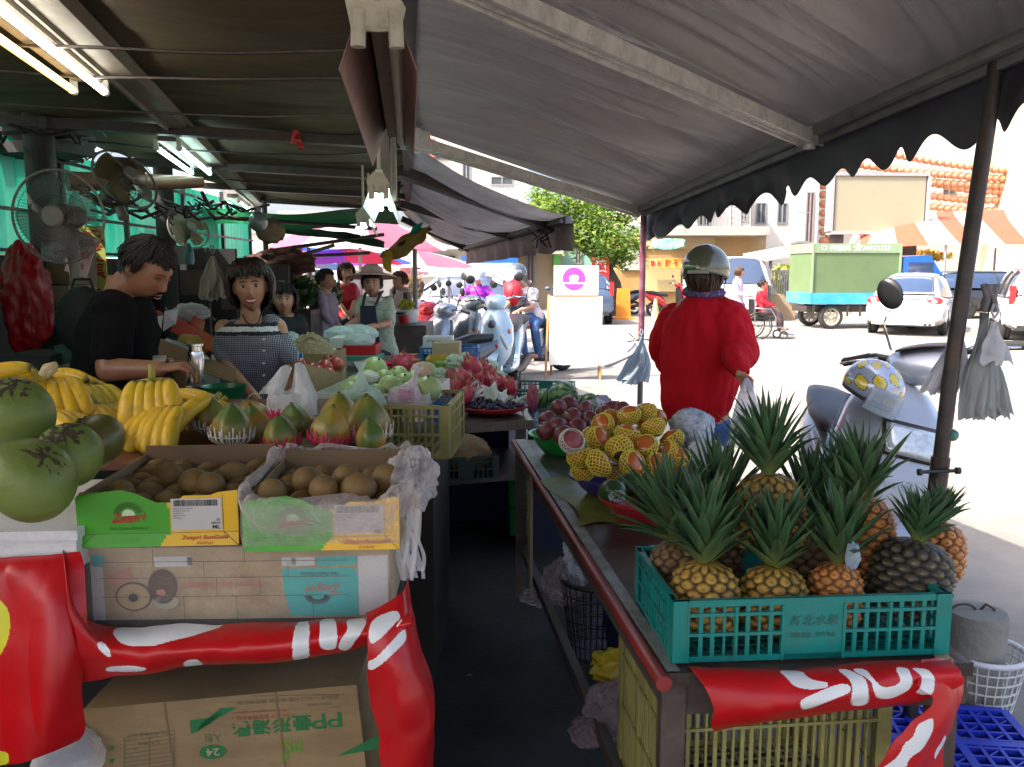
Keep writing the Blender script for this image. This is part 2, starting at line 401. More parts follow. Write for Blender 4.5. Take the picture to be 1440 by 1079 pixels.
MB().tube([(0, 0, 1.14), (0, 0, 1.99)], .0215, 12).build('tape', mat('pole_tape', (.16, .03, .06), .5, .3, 9, dirt=(.25, .2, .25), dirt_amt=.7, dscale=12), po2, smooth=40)
MB().tube([(-.09, -.02, 1.16), (-.05, -.03, 1.12), (.05, -.03, 1.11), (.1, -.02, 1.17)], .004, 6).tube([(-.1, -.02, 1.10), (.1, -.02, 1.12)], .004, 6).build('hook', m_steel, po2)
# ================================================================ second awning beyond
aw2 = thing('street_awning', 'smaller faded grey awning beyond the first one with a brown stained straight valance', 'awning', (-.66, 5.0, 2.3))
O2 = Vector((-.66, 5.0, 2.3))
def R2(s): return Vector((-.66, 5.0, 2.35)).lerp(Vector((-1.35, 10.6, 2.28)), s)
def B2(s): return Vector((.46, 7.0, 2.0)).lerp(Vector((-.62, 11.0, 1.86)), s)
q = MB()
def f2(u, v):
 p = R2(u).lerp(B2(u), v); e = math.sin(PI*v)**.7
 p.z += (-.09+noise.noise(Vector((u*5, v*.8, 1)))*.07+noise.noise(Vector((u*17+v, v, 4)))*.04-.06*abs(noise.noise(Vector((u*26+v*2, v, 14)))))*e*(1+.0*u)+.04; return p-O2
q.grid(160, 40, f2); q.build('canopy', mat('awning_cloth_pale', (.17, .165, .18), .5, .15, 4, .002, 120, dirt=(.06, .05, .06), dirt_amt=.5, tl=.12), aw2, smooth=True)
q = MB(); bar(q, B2(0)-O2, B2(1)-O2, .06, .06); bar(q, B2(0)-O2+Vector((-.06, 0, -.01)), B2(1)-O2+Vector((-.06, 0, -.01)), .03, .03); q.build('front_rail', m_rail, aw2)
for a, b, wd in ((R2(.17), B2(.12), .09), (R2(.62), B2(.42), .07), (R2(.98), B2(.93), .08)):
 q = MB(); bar(q, a-O2-Vector((0, 0, .07)), b-O2-Vector((0, 0, .02)), wd, .07); q.build('folding_arm', m_steel, aw2, bevel=.004)
def fv2(u, v):
 p = B2(u)+Vector((.04, 0, -.02)); p += Vector((.03*math.sin(u*50)*v, 0, -(.22-.05*u+.015*noise.noise(Vector((u*20, 0, 0))))*v)); return p-O2
q = MB(); q.grid(120, 8, fv2); q.build('valance', mat('valance_brown', (.12, .07, .06), .6, .3, 5, .002, 60, dirt=(.3, .22, .2), dirt_amt=.5, dscale=4, tl=.1), aw2, smooth=True)
q = MB()
for k in range(26):
 p = B2(.12)-O2+Vector((R.uniform(-.12, .12), R.uniform(-.05, .15), R.uniform(-.12, .02))); q.tube([p, p+Vector((R.uniform(-.1, .1), R.uniform(-.1, .1), R.uniform(-.1, .1)))], .008, 5)
q.build('cord_bundle', m_steel, aw2)
# ================================================================ tarpaulin ceiling on the left
m_tarp = mat('stained_tarp', (.105, .078, .045), .85, .35, 2.2, .003, 40, dirt=(.03, .02, .013), dirt_amt=.85, dscale=1.3, stretch=(.6, 1.8, 1), spec=.2)
def Ra(y): return Vector((-1.30-.215*(y-2.45), y, 2.42))
cl = thing('tarpaulin_roof', 'low stained brown tarpaulin roof over the stall at left', 'roof', (-1.5, 3, 2.4)); O3 = Vector((-1.5, 3, 2.4))
def fce(u, v):
 y = -1.2+11.9*v; a = Vector((-.12*y-.0, y, 2.345)); b = Ra(y); L = Vector((min(-2.86, b.x-.08), y, 2.44)); t = u*2
 p = a.lerp(b, t) if t < 1 else b.lerp(L, t-1)
 seg = abs(math.sin(PI*y/1.05)); e = math.sin(PI*min(t, 1)) if t < 1 else math.sin(PI*(t-1))
 p.z += .05*e*(1-seg)-.045*e+.015*noise.noise(Vector((p.x*2, p.y*2.5, 0)))+.006*noise.noise(Vector((p.x*3, p.y*11, 0))); return p-O3
q = MB(); q.grid(70, 260, fce); q.build('tarp', m_tarp, cl, smooth=True)
m_raft = mat('painted_rafter', (.17, .14, .11), .55, .2, 8, dirt=(.06, .05, .04), dirt_amt=.6)
q = MB(); bar(q, Ra(-1)-O3-Vector((0, 0, .05)), Ra(10.6)-O3-Vector((0, 0, .05)), .10, .06); bar(q, Ra(-1)-O3-Vector((0.045, 0, .085)), Ra(10.6)-O3-Vector((0.045, 0, .085)), .012, .03); q.build('rafter', m_raft, cl, bevel=.003)
for y, wd, dy in ((4.55, .08, .35), (6.3, .10, .3), (8.1, .08, .2), (9.8, .07, .2)):
 q = MB(); bar(q, Vector((-.12*y, y+dy, 2.29))-O3, Vector((-2.85, y-.05, 2.37))-O3, wd, .05); q.build('crossbeam', m_steel, cl, bevel=.003)
q = MB()
for y in (1.05, 2.1, 2.75, 3.15, 3.9, 5.2, 7.2):
 pts = []
 for k in range(22):
  t = k/21; a = Vector((-.12*y, y+.12, 2.30)); b = Vector((-2.6, y, 2.36)); p = a.lerp(b, t); p.z += -.035*math.sin(PI*t)+.01*noise.noise(Vector((t*5, y, 0))); p.y += .06*noise.noise(Vector((t*4, y, 2))); pts.append(p-O3)
 q.tube(pts, .006, 5)
q.build('seam_cord', m_steel, cl)
q = MB(); bar(q, Vector((.14, -1.2, 2.30))-O3, Vector((-1.27, 10.6, 2.30))-O3, .05, .07); q.build('ridge_beam', m_steel, cl)
q = MB(); p0 = at(415, 183, 4.6)
q.grid(3, 10, lambda u, v: p0+Vector(((u-.5)*.03+.03*v, .01*math.sin(v*9), -.10*v))); q.grid(2, 8, lambda u, v: p0+Vector(((u-.5)*.02-.02*v, .0, -.07*v)))
mesh_obj(q, 'ribbon', mat('red_ribbon', (.45, .02, .01), .4), 'scrap of red ribbon tied under the brown tarpaulin', 'ribbon', solid=.002)
m_dark = mat('sooty_boards', (.025, .022, .02), .8, .4, 5, .004, 20, stretch=(1, 1, .3))
lw_ = thing('shed_wall', 'dark boarded back wall of the stall with green translucent sheets along its top', 'wall', (-2.82, 4, 0)); O4 = Vector((-2.82, 4, 0)); lw_.rotation_euler.z = .045
q = MB(); q.b2((-.06, -6, 0), (0, 6.2, 1.68));
for k in range(44): q.b2((0, -6+k*.28, 0), (.008+.006*(k % 3), -5.985+k*.28+.24, 1.68))
q.build('boards', m_dark, lw_)
m_green = mat('green_sheet', (.006, .19, .13), .5, .3, 3, stretch=(1, 1, .5), tl=.42, dirt=(.11, .26, .21), dirt_amt=.8, dscale=1.2)
q = MB()
q.grid(200, 10, lambda u, v: Vector((.0+.012*math.sin(u*380), -2+8.2*u, 1.69+.66*v))); q.build('green_sheet', m_green, lw_, smooth=True)
q = MB()
for y in (-2, -.6, .5, 1.5, 2.5, 3.8, 5.0, 6.1): q.b2((.02, y, 1.6), (.05, y+.04, 2.4))
for z in (1.70, 1.93, 2.27): q.b2((.03, -2, z), (.05, 6.2, z+.02))
q.build('frame_bars', m_steel, lw_)
for (u, v, Y, r) in ((62, 300, 4.6, .075), (232, 300, 6.6, .07), (372, 300, 9.6, .03)):
 p = at(u, v, Y); tag(mesh_obj(MB().cyl((p.x, Y, 0), (p.x, Y, 2.45), r, 14).box((p.x, Y, .05), (r*3, r*3, .1)), 'roof_post', m_dark,
  {62: 'thick sooty post behind the round cage fan', 232: 'dark post behind the head of the man in black', 372: 'thin dark post above the seated woman'}[u], 'post', 'posts holding the tarpaulin roof', smooth=40))
a = at(95, 255, 4.9); b = at(285, 257, 5.4)
q = MB(); q.tube([a, a.lerp(b, .55), b], [.055, .05, .032], 14); tag(mesh_obj(q, 'brown_pipe', mat('brown_pipe', (.16, .085, .05), .4, .3, 6), 'brown pipe slung level beneath the roof behind the fans', 'pipe', smooth=40))
q = MB(); RR = random.Random(3)
for k in range(70):
 u = RR.uniform(0, 340); Y = RR.uniform(4.4, 7.5); v = RR.uniform(125, 225) if u < 130 else RR.uniform(268+.1*(u-150), 300)
 p = at(u, v, Y);
 if p.z > 2.33: p.z = 2.33
 d = Vector((RR.uniform(-.15, .15), RR.uniform(-.6, .6), RR.uniform(-.05, .02))); q.tube([p, p+d*.5+Vector((0, 0, -.04)), p+d], RR.uniform(.005, .013), 5)
tag(mesh_obj(q, 'roof_clutter', mat('soot', (.012, .010, .009), .9), 'tangle of dark rods and cables stored under the shed roof', 'clutter'), kind='stuff')
q = MB()
for k in range(14):
 u = RR.uniform(0, 90); p = at(u, RR.uniform(130, 235), RR.uniform(4.6, 5.6)); q.box(p, (RR.uniform(.3, .6), .3, RR.uniform(.05, .16)), 0, RR.uniform(-.6, .6))
tag(mesh_obj(q, 'stored_boards', m_dark, 'dark boards and bundles stacked up under the roof at the top left', 'boards'))
q = MB(); q.grid(20, 8, lambda u, v: Vector((-3.3+2.1*u, 8.4+.5*v+.3*u, 2.16-.12*v+.03*math.sin(u*9)+.02*u)))
tag(mesh_obj(q, 'green_tarp', mat('green_tarp', (.03, .22, .09), .5, .2, 5, tl=.5), 'green tarp strip sloping under the far end of the roof', 'tarp', smooth=True))
# ================================================================ fluorescent lamps
m_tubew = emi('tube_cool', (.62, .95, .88), 4); m_tubey = emi('tube_warm', (1, .55, .12), 1.1); m_white = mat('lamp_white', (.6, .6, .56), .5, .1)
def lamp(cu, cv, ln, label, mats, gap=.09):
 d = ray(cu, cv); z = 2.27; t = (z-CAMZ)/d.z; p = Vector((d.x*t, d.y*t, z)); ang = math.atan2(.215, 1)
 L = thing('fluorescent_lamp', label, 'lamp', p, ang, 'twin fluorescent lamps along the rafter')
 MB().b2((-.05, -ln/2, .035), (.05, ln/2, .075)).build('batten', m_raft, L, bevel=.003)
 for k, s in enumerate((-1, 1)):
  MB().cyl((s*gap/2, -ln/2+.03, 0), (s*gap/2, ln/2-.03, 0), .0135, 12).build('tube', mats[k], L, smooth=40)
  for e in (-1, 1): MB().cyl((s*gap/2, e*(ln/2-.03), 0), (s*gap/2, e*ln/2, 0), .016, 12).b2((s*gap/2-.012, e*ln/2-.008, 0), (s*gap/2+.012, e*ln/2+.008, .045)).build('lampholder', m_white, L)
 return L
lamp(50, 72, 1.25, 'twin fluorescent lamp with one warm yellow and one white tube at the top left corner', (m_tubey, emi('tube_white', (1, .97, .82), 4)), .11)
lamp(262, 228, 1.3, 'twin cool white fluorescent lamp in the middle of the rafter above the fans', (m_tubew, m_tubew), .12)
lamp(336, 290, 1.3, 'small distant twin fluorescent lamp at the far end of the rafter', (m_tubew, m_tubew), .12)
m_refl = mat('brown_reflector', (.20, .10, .075), .5, .25, 10, dirt=(.08, .04, .03), dirt_amt=.6); m_dull = mat('dead_tube', (.55, .52, .45), .35, .1)
m_grime = mat('grimy_plastic', (.48, .45, .36), .5, .2, 20, dirt=(.1, .08, .06), dirt_amt=.7, dscale=20)
def reflector(p, ln, wd, label, lit, slope=0):
 L = thing('reflector_lamp', label, 'lamp', p, math.atan2(.12, 1), 'reflector lamps under the ridge')
 q = MB()
 for s in (-1, 1):
  q.grid(2, 10, lambda u, v: Vector((s*(.012+u*(wd/2-.012)), v*ln, .075-.135*u)), M=None)
 q.b2((-.014, 0, .03), (.014, ln, .09)); q.build('reflector', m_refl if not lit else mat('lit_reflector', (.55, .65, .55), .5, .1), L, solid=.002)  # lit lamps get a pale green reflector, their glow put into its colour
 for s in (-1, 1):
  if lit or s > 0: MB().cyl((s*.028, .02, .012), (s*.028, ln-.02, .012), .013, 12).build('tube', m_tubew if lit else m_dull, L, smooth=40)
 q = MB(); q.prism([(-.04, -.035), (.035, -.035), (.045, .0), (.02, .045), (-.02, .05), (-.05, .015)], .012, 0, Matrix.Translation((0, -.012, .03)) @ Matrix.Rotation(PI/2, 4, 'X'))
 for s in (-1, 1): q.tube([(s*.028, -.02, .025), (s*.03, -.02, -.03)], .012, 10)
 q.tube([(-.035, -.02, .0), (0, -.03, -.006), (.035, -.02, .0)], .003, 5); q.cyl((0, -.03, .045), (0, -.02, .045), .008, 8)
 q.build('lampholder', m_grime, L, bevel=.002)
 q = MB(); q.cyl((0, .03, .07), (0, .03, .36), .008, 8); q.cyl((0, ln-.03, .07), (0, ln-.03, .40-.0), .010, 8); q.build('rod', m_grime, L)
 return L
reflector(at(531, 44, 1.42), 1.3, .125, 'unlit brown metal reflector lamp hanging nearest the camera', False)
p = at(533, 270, 3.6); reflector(p, 1.2, .135, 'lit pale green reflector lamp hanging below the ridge post', True)
p = at(511, 312, 5.6); reflector(p, .9, .12, 'tiny far reflector lamp with white ends under the ridge', True)
tag(mesh_obj(MB().b2((at(541, 205, 4.2).x-.035, 4.2, 1.95), (at(541, 205, 4.2).x+.02, 4.28, 2.32)).b2((at(541, 205, 4.2).x+.03, 4.2, 1.93), (at(541, 205, 4.2).x+.05, 4.25, 2.32)), 'ridge_bracket', m_raft, 'pale metal bracket hanging down from the ridge beam above the green lit lamp', 'bracket'))
# ================================================================ helpers for cloth and boxes
def cr(p0, p1, p2, p3, t):
 return .5*((2*p1)+(-p0+p2)*t+(2*p0-5*p1+4*p2-p3)*t*t+(-p0+3*p1-3*p2+p3)*t*t*t)
def spl(P, t):
 n = len(P)-1; x = min(max(t, 0), 1)*n; i = min(int(x), n-1)
 return cr(P[max(i-1, 0)], P[i], P[i+1], P[min(i+2, n)], x-i)
def net(rows):
 """control net of photo points (u, v, depth) -> smooth surface in the world"""
 G = [[at(*p) if not isinstance(p, Vector) else p for p in r] for r in rows]
 return lambda u, v: spl([spl(r, u) for r in G], v)
def sheet(rows, nu, nv, amp=.0, sc=6, seed=0, fm=None, ridge=0, rs=20):
 f = net(rows); mb = MB()
 def fn(u, v):
  p = f(u, v);
  if amp: p = p+noise.noise_vector(p*sc+Vector((seed, seed, 0)))*amp+noise.noise_vector(p*sc*3+Vector((seed, 0, 0)))*amp*.3
  p = p+Vector((0, -1, 0))*(amp*.9)*abs(noise.noise(Vector((p.x*13, p.z*3, seed))))
  if ridge: k = noise.noise(Vector((u*rs, v*rs*.15, seed))); p = p+Vector((0, -1, .3))*ridge*(abs(k)**.7)
  return p
 mb.grid(nu, nv, fn, fm=(lambda u, v: fm(*proj(f(u, v)))) if fm else None)
 return mb
def chaikin(P):
 for _ in range(2):
  P = [q for a, b in zip(P, P[1:]+P[:1]) for q in ((a[0]*.78+b[0]*.22, a[1]*.78+b[1]*.22), (a[0]*.22+b[0]*.78, a[1]*.22+b[1]*.78))]
 return P
def polys(*P):
 P = [(k, chaikin(q)) for k, q in P]
 return lambda x, y: next((k for k, q in P if inpoly(x, y, q)), 0)
def crate_mb(w, d, h, nv=4, solid_mid=True, rim=.014, open_rows=2, th=.006, ends=True):
 """slotted plastic crate, returns dict part -> MB ; local origin at front left bottom"""
 parts = {}
 def wall(L, mid):
  q = MB(); c = .035
  q.b2((0, -th/2, h-rim), (L, th*1.6, h)); q.b2((0, -th/2, 0), (L, th, rim*.9))
  q.b2((0, -th/2-.001, 0), (c, th, h)); q.b2((L-c, -th/2-.001, 0), (L, th, h))
  q.b2((c*.9, -th/2-.003, 0), (c, th, h)); q.b2((L-c, -th/2-.003, 0), (L-c*.9, th, h))
  spans = [(c, L-c)]
  if mid:
   m0, m1 = L/2-.11*L, L/2+.11*L
   q.b2((m0, -th/2, 0), (m1, th*.6, h-rim)); spans = [(c, m0), (m1, L-c)]
   for x in (m0, m1): q.b2((x-.003, -th/2-.003, 0), (x+.003, th, h-rim))
  z0, z1 = rim*.9, h-rim
  hs = [z0+(z1-z0)*k for k in ((.44, .84) if open_rows == 2 else (.3, .55, .82))]
  for a, b in spans:
   for z in hs: q.b2((a, -th/2-.002, z-.0035), (b, th*.8, z+.0035))
   n = max(2, int(round((b-a)/(.026 if nv == 4 else .02))))
   for k in range(1, n):
    x = a+(b-a)*k/n; wd = .0045 if k % 3 else .0025
    q.b2((x-wd, -th/2+.001, z0), (x+wd, th*.6, z1))
   x = (a+b)/2; q.b2((x-.003, -th/2-.003, z0), (x+.003, th, z1))
  return q
 I = Matrix.Identity(4)
 parts['front'] = MB().join(wall(w, solid_mid)); parts['back'] = MB().join(wall(w, solid_mid), Matrix.Translation((w, d, 0)) @ Matrix.Rotation(PI, 4, 'Z'))
 d2 = d-2*th
 parts['left'] = MB().join(wall(d2, False), Matrix.Translation((th*.6, d-th, -.0015)) @ Matrix.Rotation(-PI/2, 4, 'Z'))
 parts['right'] = MB().join(wall(d2, False), Matrix.Translation((w-th*.6, th, -.0015)) @ Matrix.Rotation(PI/2, 4, 'Z'))
 b = MB()
 for k in range(int(w/.03)+1): b.b2((k*.03, 0, .002), (k*.03+.008, d, .008))
 for k in range(int(d/.03)+1): b.b2((0, k*.03, .0035), (w, k*.03+.008, .0065))
 parts['base'] = b
 return parts
def crate(label, w, d, h, m, loc, rz, nv=4, group='plastic crates of the stall', rot=None, mid=True, rows=2):
 t = thing('plastic_crate', label, 'crate', loc, rz, group, rot=rot)
 P = crate_mb(w, d, h, nv, mid, open_rows=rows)
 for k in ('front', 'back', 'left', 'right'): P[k].build('side_panel', m, t)
 P['base'].build('base', m, t)
 return t
m_teal = mat('teal_plastic', (.0, .21, .185), .32, .12, 6, .0008, 60, dirt=(.05, .06, .05), dirt_amt=.45, dscale=12)
m_teald = mat('dark_teal_plastic', (.005, .12, .10), .4, .15, 6, dirt=(.05, .06, .05), dirt_amt=.5, dscale=9)
m_olive = mat('olive_plastic', (.30, .27, .085), .45, .15, 8, .001, 40, dirt=(.09, .08, .04), dirt_amt=.6, dscale=9)
m_card = mat('cardboard', (.30, .205, .10), .85, .10, 7, .0012, 50, stretch=(1, 1, 3), dirt=(.12, .075, .035), dirt_amt=.5, dscale=4)
m_cardd = mat('cardboard_inner', (.22, .14, .075), .9, .12, 7, .001, 40)
m_vinyl = mat('red_vinyl', (.48, .003, .006), .36, .12, 3, .0015, 22, dirt=(.28, .004, .006), dirt_amt=.5, dscale=2)
m_vwhite = mat('white_print', (.72, .74, .74), .3, .06, 4, .0015, 22)
m_vyel = mat('yellow_print', (.62, .60, .03), .3, .06, 4)
# ================================================================ right-hand table
T0 = Vector((.32, 1.665, .78)); TX = Vector((.61, .045, 0)).normalized(); TY = Vector((-.125, 1, 0)).normalized()
m_top = mat('table_top', (.055, .038, .03), .3, .4, 4, .0015, 30, dirt=(.15, .12, .10), dirt_amt=.55, dscale=5)
tb = thing('stall_table', 'long dark table with a red iron edge carrying the pineapples and persimmons', 'table', (.5, 2.8, 0)); OT = Vector((.5, 2.8, 0))
def tp(a, b, z=.78): return T0+TX*a+TY*b+Vector((0, 0, z-.78))-OT
q = MB(); W_, L_ = .66, 2.45
top = [tp(0, 0, .775), tp(W_, 0, .775), tp(W_, L_, .775), tp(0, L_, .775)]; q.loft([[p-Vector((0, 0, .03)) for p in top], top]); q.build('table_top', m_top, tb, bevel=.003)
q = MB(); q.add([tp(.0, 0, .779), tp(.028, 0, .779), tp(.05, L_, .779), tp(0, L_, .779)], [(0, 1, 2, 3)]); q.build('edge_tape', mat('worn_tape', (.25, .25, .24), .4, .4, 12, dirt=(.05, .05, .04), dirt_amt=.8, dscale=14), tb)
q = MB(); q.grid(12, 12, lambda u, v: tp(.02+.2*u+.03*math.sin(v*5), 1.0+.62*v+.05*math.sin(u*4), .7805)); q.build('yellow_reflection', mat('reflection_yellow', (.20, .21, .02), .3, .3, 8, dirt=(.05, .05, .03), dirt_amt=.7, dscale=9), tb)  # yellow-green reflection painted as a thin patch on the shiny table top
q = MB(); q.tube([tp(-.012, -.02, .762), tp(-.012, .8, .765), tp(-.012, .805, .765), tp(-.012, L_, .765)], [.017, .017, .013, .013], 12); q.build('iron_edge', m_red_iron, tb, smooth=40)
for a, b in ((.02, .03), (.02, L_-.05), (W_-.04, .04), (W_-.04, L_-.05)):
 q = MB(); p = tp(a, b, 0); q.b2((p.x-.025, p.y-.025, 0), (p.x+.025, p.y+.025, .745)); q.build('leg', m_wood, tb)
q = MB(); p = tp(.05, L_-.12, 0); q.b2((p.x-.006, p.y-.55, .24), (p.x+.006, p.y+.1, .74)); q.build('side_panel', m_ply, tb)
q = MB(); a = tp(.015, .02, .62); b = tp(.015, L_, .62); bar(q, a+Vector((0, 0, .09)), b+Vector((0, 0, .09)), .03, .05); bar(q, tp(.03, .02, .25), tp(.03, L_, .25), .03, .04); bar(q, tp(0, .03, .71), tp(W_, .03, .71), .03, .07); q.build('apron', m_wood, tb)
crT = T0+TX*.02+TY*.035; CRZ = .781
cw, cd_, chh = .605, .36, .135
pc = crate('teal green plastic crate packed with pineapples on the front of the right-hand table', cw, cd_, chh, m_teal, (crT.x, crT.y, CRZ), math.atan2(.045, .61))
q = MB(); fn = plane_fn((cw/2, -.0045, chh*.52), (1, 0, 0), (0, 0, 1))
put_text(q, '新北水果', fn, .105, .024, 0, .016, mi=0, shear=.2, bold=.02); put_text(q, '電話 地址', fn, .10, .012, 0, -.016, mi=0, bold=.02)
q.build('moulded_lettering', m_teald, pc)
q = MB(); M = Matrix.Translation(tuple(T0-Vector((0, 0, 0)))) @ Matrix.Rotation(math.atan2(.045, .61), 4, 'Z')
def cz(P, ox=900, oy=780, s=2.6667): return [(ox+x/s, oy+y/s) for x, y in P]
white_r = polys((1, cz([(510, 430), (545, 465), (575, 497), (625, 507), (700, 503), (706, 480), (660, 474), (622, 458), (600, 430)])),
 (1, cz([(594, 548), (735, 487), (775, 484), (792, 498), (785, 522), (625, 586), (600, 582)])),
 (1, cz([(735, 430), (778, 430), (835, 455), (853, 475), (855, 552), (835, 563), (795, 566), (790, 548), (797, 505), (790, 470)])),
 (1, cz([(790, 430), (850, 430), (880, 470), (905, 497), (955, 495), (983, 478), (955, 430), (1010, 430), (1030, 478), (1015, 510), (950, 538), (885, 538), (873, 508), (868, 470)])),
 (1, cz([(1020, 430), (1078, 430), (1105, 455), (1110, 485), (1098, 522), (1068, 527), (1040, 517), (1062, 500), (1068, 465), (1045, 445)])),
 (1, cz([(1040, 625), (1100, 590), (1095, 640), (1060, 700), (1040, 725), (1010, 745), (985, 800), (880, 810), (920, 780), (975, 745), (990, 700), (1015, 670)])),
 (1, cz([(1135, 650), (1145, 690), (1110, 740), (1095, 770), (1095, 735), (1120, 690)])))
vb = thing('vinyl_banner', 'red vinyl banner with thick white strokes folded over the front of the pineapple table', 'banner', T0)
q = sheet([[(968, 938, 1.69), (1100, 938, 1.70), (1230, 932, 1.715), (1338, 926, 1.725)],
           [(972, 941, 1.645), (1100, 944, 1.655), (1230, 936, 1.67), (1340, 930, 1.67)],
           [(990, 962, 1.61), (1110, 963, 1.62), (1240, 952, 1.63), (1350, 945, 1.64)],
           [(1004, 996, 1.60), (1120, 992, 1.60), (1240, 975, 1.62), (1352, 962, 1.64)],
           [(1000, 1016, 1.61), (1070, 1012, 1.62), (1150, 1000, 1.63), (1300, 985, 1.65)],
           [(1002, 1028, 1.64), (1080, 1016, 1.65), (1180, 1001, 1.66), (1290, 990, 1.67)]], 340, 110, .006, 7, 3, fm=white_r)
for p in q.v: p -= T0
q.build('front_fold', [m_vinyl, m_vwhite], vb, smooth=True, solid=.002)
q = sheet([[(1300, 930, 1.68), (1325, 928, 1.70), (1343, 928, 1.74)],
           [(1295, 962, 1.625), (1330, 955, 1.64), (1352, 960, 1.68)],
           [(1312, 985, 1.62), (1335, 985, 1.63), (1350, 985, 1.66)],
           [(1275, 1020, 1.61), (1318, 1015, 1.62), (1338, 1015, 1.66)],
           [(1245, 1060, 1.60), (1295, 1055, 1.61), (1325, 1050, 1.66)],
           [(1215, 1110, 1.60), (1270, 1110, 1.61), (1318, 1105, 1.66)]], 90, 170, .012, 8, 5, fm=white_r)
for p in q.v: p -= T0
q.build('hanging_end', [m_vinyl, m_vwhite], vb, smooth=True, solid=.002)
p = at(968, 1010, 1.69)
crate('big olive yellow slatted crate under the front of the pineapple table', .52, .42, .36, m_olive, (p.x-.045, 1.73, p.z-.345), math.atan2(.045, .61)+.03, nv=3, mid=False)
# ================================================================ left-hand table
TL = thing('stall_table', 'left-hand table under the kiwi boxes and bananas draped in red vinyl', 'table', (-.9, 2.3, 0)); OL = Vector((-.9, 2.3, 0))
q = MB(); M = Matrix.Identity(4)
q.loft([[Vector(p)-OL for p in ((-1.9, 1.70, z), (-.225, 1.69, z), (-.42, 3.3, z), (-1.9, 3.3, z))] for z in (.83, .86)]); q.build('table_top', m_wood, TL, bevel=.003)
for x, y in ((-.25, 1.74), (-.47, 3.2), (-1.2, 1.74), (-1.3, 3.2)): MB().b2((x-.025-OL.x, y-.025-OL.y, 0), (x+.025-OL.x, y+.025-OL.y, .83)).build('leg', m_wood, TL)
q = MB(); q.loft([[Vector(p)-OL for p in ((-1.65, 2.16, z), (-.42, 2.16, z), (-.50, 3.0, z+.04), (-1.75, 3.0, z+.04))] for z in (1.085, 1.105)]); q.b2((-1.6-OL.x, 2.2-OL.y, .861), (-1.55-OL.x, 2.9-OL.y, 1.084)); q.b2((-.5-OL.x, 2.2-OL.y, .861), (-.46-OL.x, 2.9-OL.y, 1.084)); q.build('raised_shelf', mat('reddish_board', (.14, .045, .02), .5, .3, 6), TL, bevel=.003)
MB().b2((-1.7-OL.x, 2.13-OL.y, .3), (-.32-OL.x, 2.15-OL.y, .829)).build('back_board', m_dark, TL)
c4 = lambda P: [(x/2.3226, 720+y/2.3226) for x, y in P]
white_l = polys((1, c4([(370, 395), (400, 372), (520, 368), (735, 352), (735, 372), (640, 405), (540, 430), (450, 438), (395, 425)])),
 (1, c4([(340, 515), (365, 500), (440, 492), (485, 500), (470, 510), (400, 518), (350, 523)])),
 (1, c4([(598, 500), (610, 488), (650, 486), (662, 500), (655, 515), (610, 516)])),
 (1, c4([(960, 352), (1012, 350), (1014, 475), (998, 486), (970, 488), (957, 470)])),
 (1, c4([(1045, 350), (1100, 348), (1098, 440), (1085, 452), (1055, 452), (1044, 435)])),
 (1, c4([(1130, 350), (1200, 345), (1190, 375), (1150, 440), (1125, 455), (1100, 445), (1108, 420), (1135, 390)])),
 (1, c4([(315, 430), (335, 424), (360, 448), (366, 470), (352, 474), (325, 452)])),
 (1, c4([(1210, 375), (1240, 345), (1300, 325), (1315, 350), (1290, 375), (1245, 420), (1210, 440)])),
 (1, c4([(1225, 480), (1275, 440), (1330, 380), (1337, 430), (1280, 475), (1225, 515), (1203, 517), (1203, 485)])),
 (2, c4([(-60, 275), (0, 280), (28, 320), (36, 375), (28, 430), (0, 480), (-60, 500)])),
 (2, c4([(-60, 785), (32, 783), (34, 822), (10, 834), (-60, 850)])))
vl = thing('vinyl_banner', 'red vinyl banner with white strokes and a yellow disc draped round the kiwi table', 'banner', (-.9, 1.66, .6)); OV = Vector((-.9, 1.66, .6))
def addb(q, nm):
 for p in q.v: p -= OV
 return q.build(nm, [m_vinyl, m_vwhite, m_vyel], vl, smooth=True, solid=.002)
addb(sheet([[(-60, 784, 1.66), (0, 784, 1.66), (60, 780, 1.66), (112, 774, 1.67)],
   [(-60, 805, 1.63), (0, 805, 1.625), (60, 800, 1.63), (118, 800, 1.65)],
   [(-60, 880, 1.60), (10, 880, 1.60), (80, 880, 1.59), (122, 870, 1.63)],
   [(-60, 960, 1.59), (10, 960, 1.58), (80, 960, 1.57), (120, 960, 1.62)],
   [(-60, 1040, 1.58), (10, 1040, 1.57), (70, 1030, 1.57), (122, 1020, 1.62)],
   [(-60, 1080, 1.58), (10, 1077, 1.57), (60, 1062, 1.57), (112, 1040, 1.62)]], 160, 200, .010, 4, 2, fm=white_l), 'left_drop')
addb(sheet([[(88, 775, 1.67), (125, 870, 1.68), (250, 880, 1.68), (400, 874, 1.68), (500, 868, 1.68), (575, 855, 1.67)],
   [(92, 800, 1.63), (132, 885, 1.64), (250, 893, 1.64), (400, 884, 1.635), (500, 874, 1.63), (576, 862, 1.62)],
   [(98, 850, 1.60), (150, 912, 1.61), (260, 915, 1.60), (400, 905, 1.60), (500, 892, 1.60), (578, 872, 1.59)],
   [(108, 900, 1.60), (160, 935, 1.615), (270, 930, 1.605), (400, 922, 1.605), (490, 908, 1.61), (570, 880, 1.60)],
   [(112, 962, 1.63), (170, 950, 1.64), (280, 938, 1.63), (400, 930, 1.63), (490, 915, 1.63), (560, 890, 1.62)]], 340, 90, .007, 8, 9, fm=white_l), 'swag')
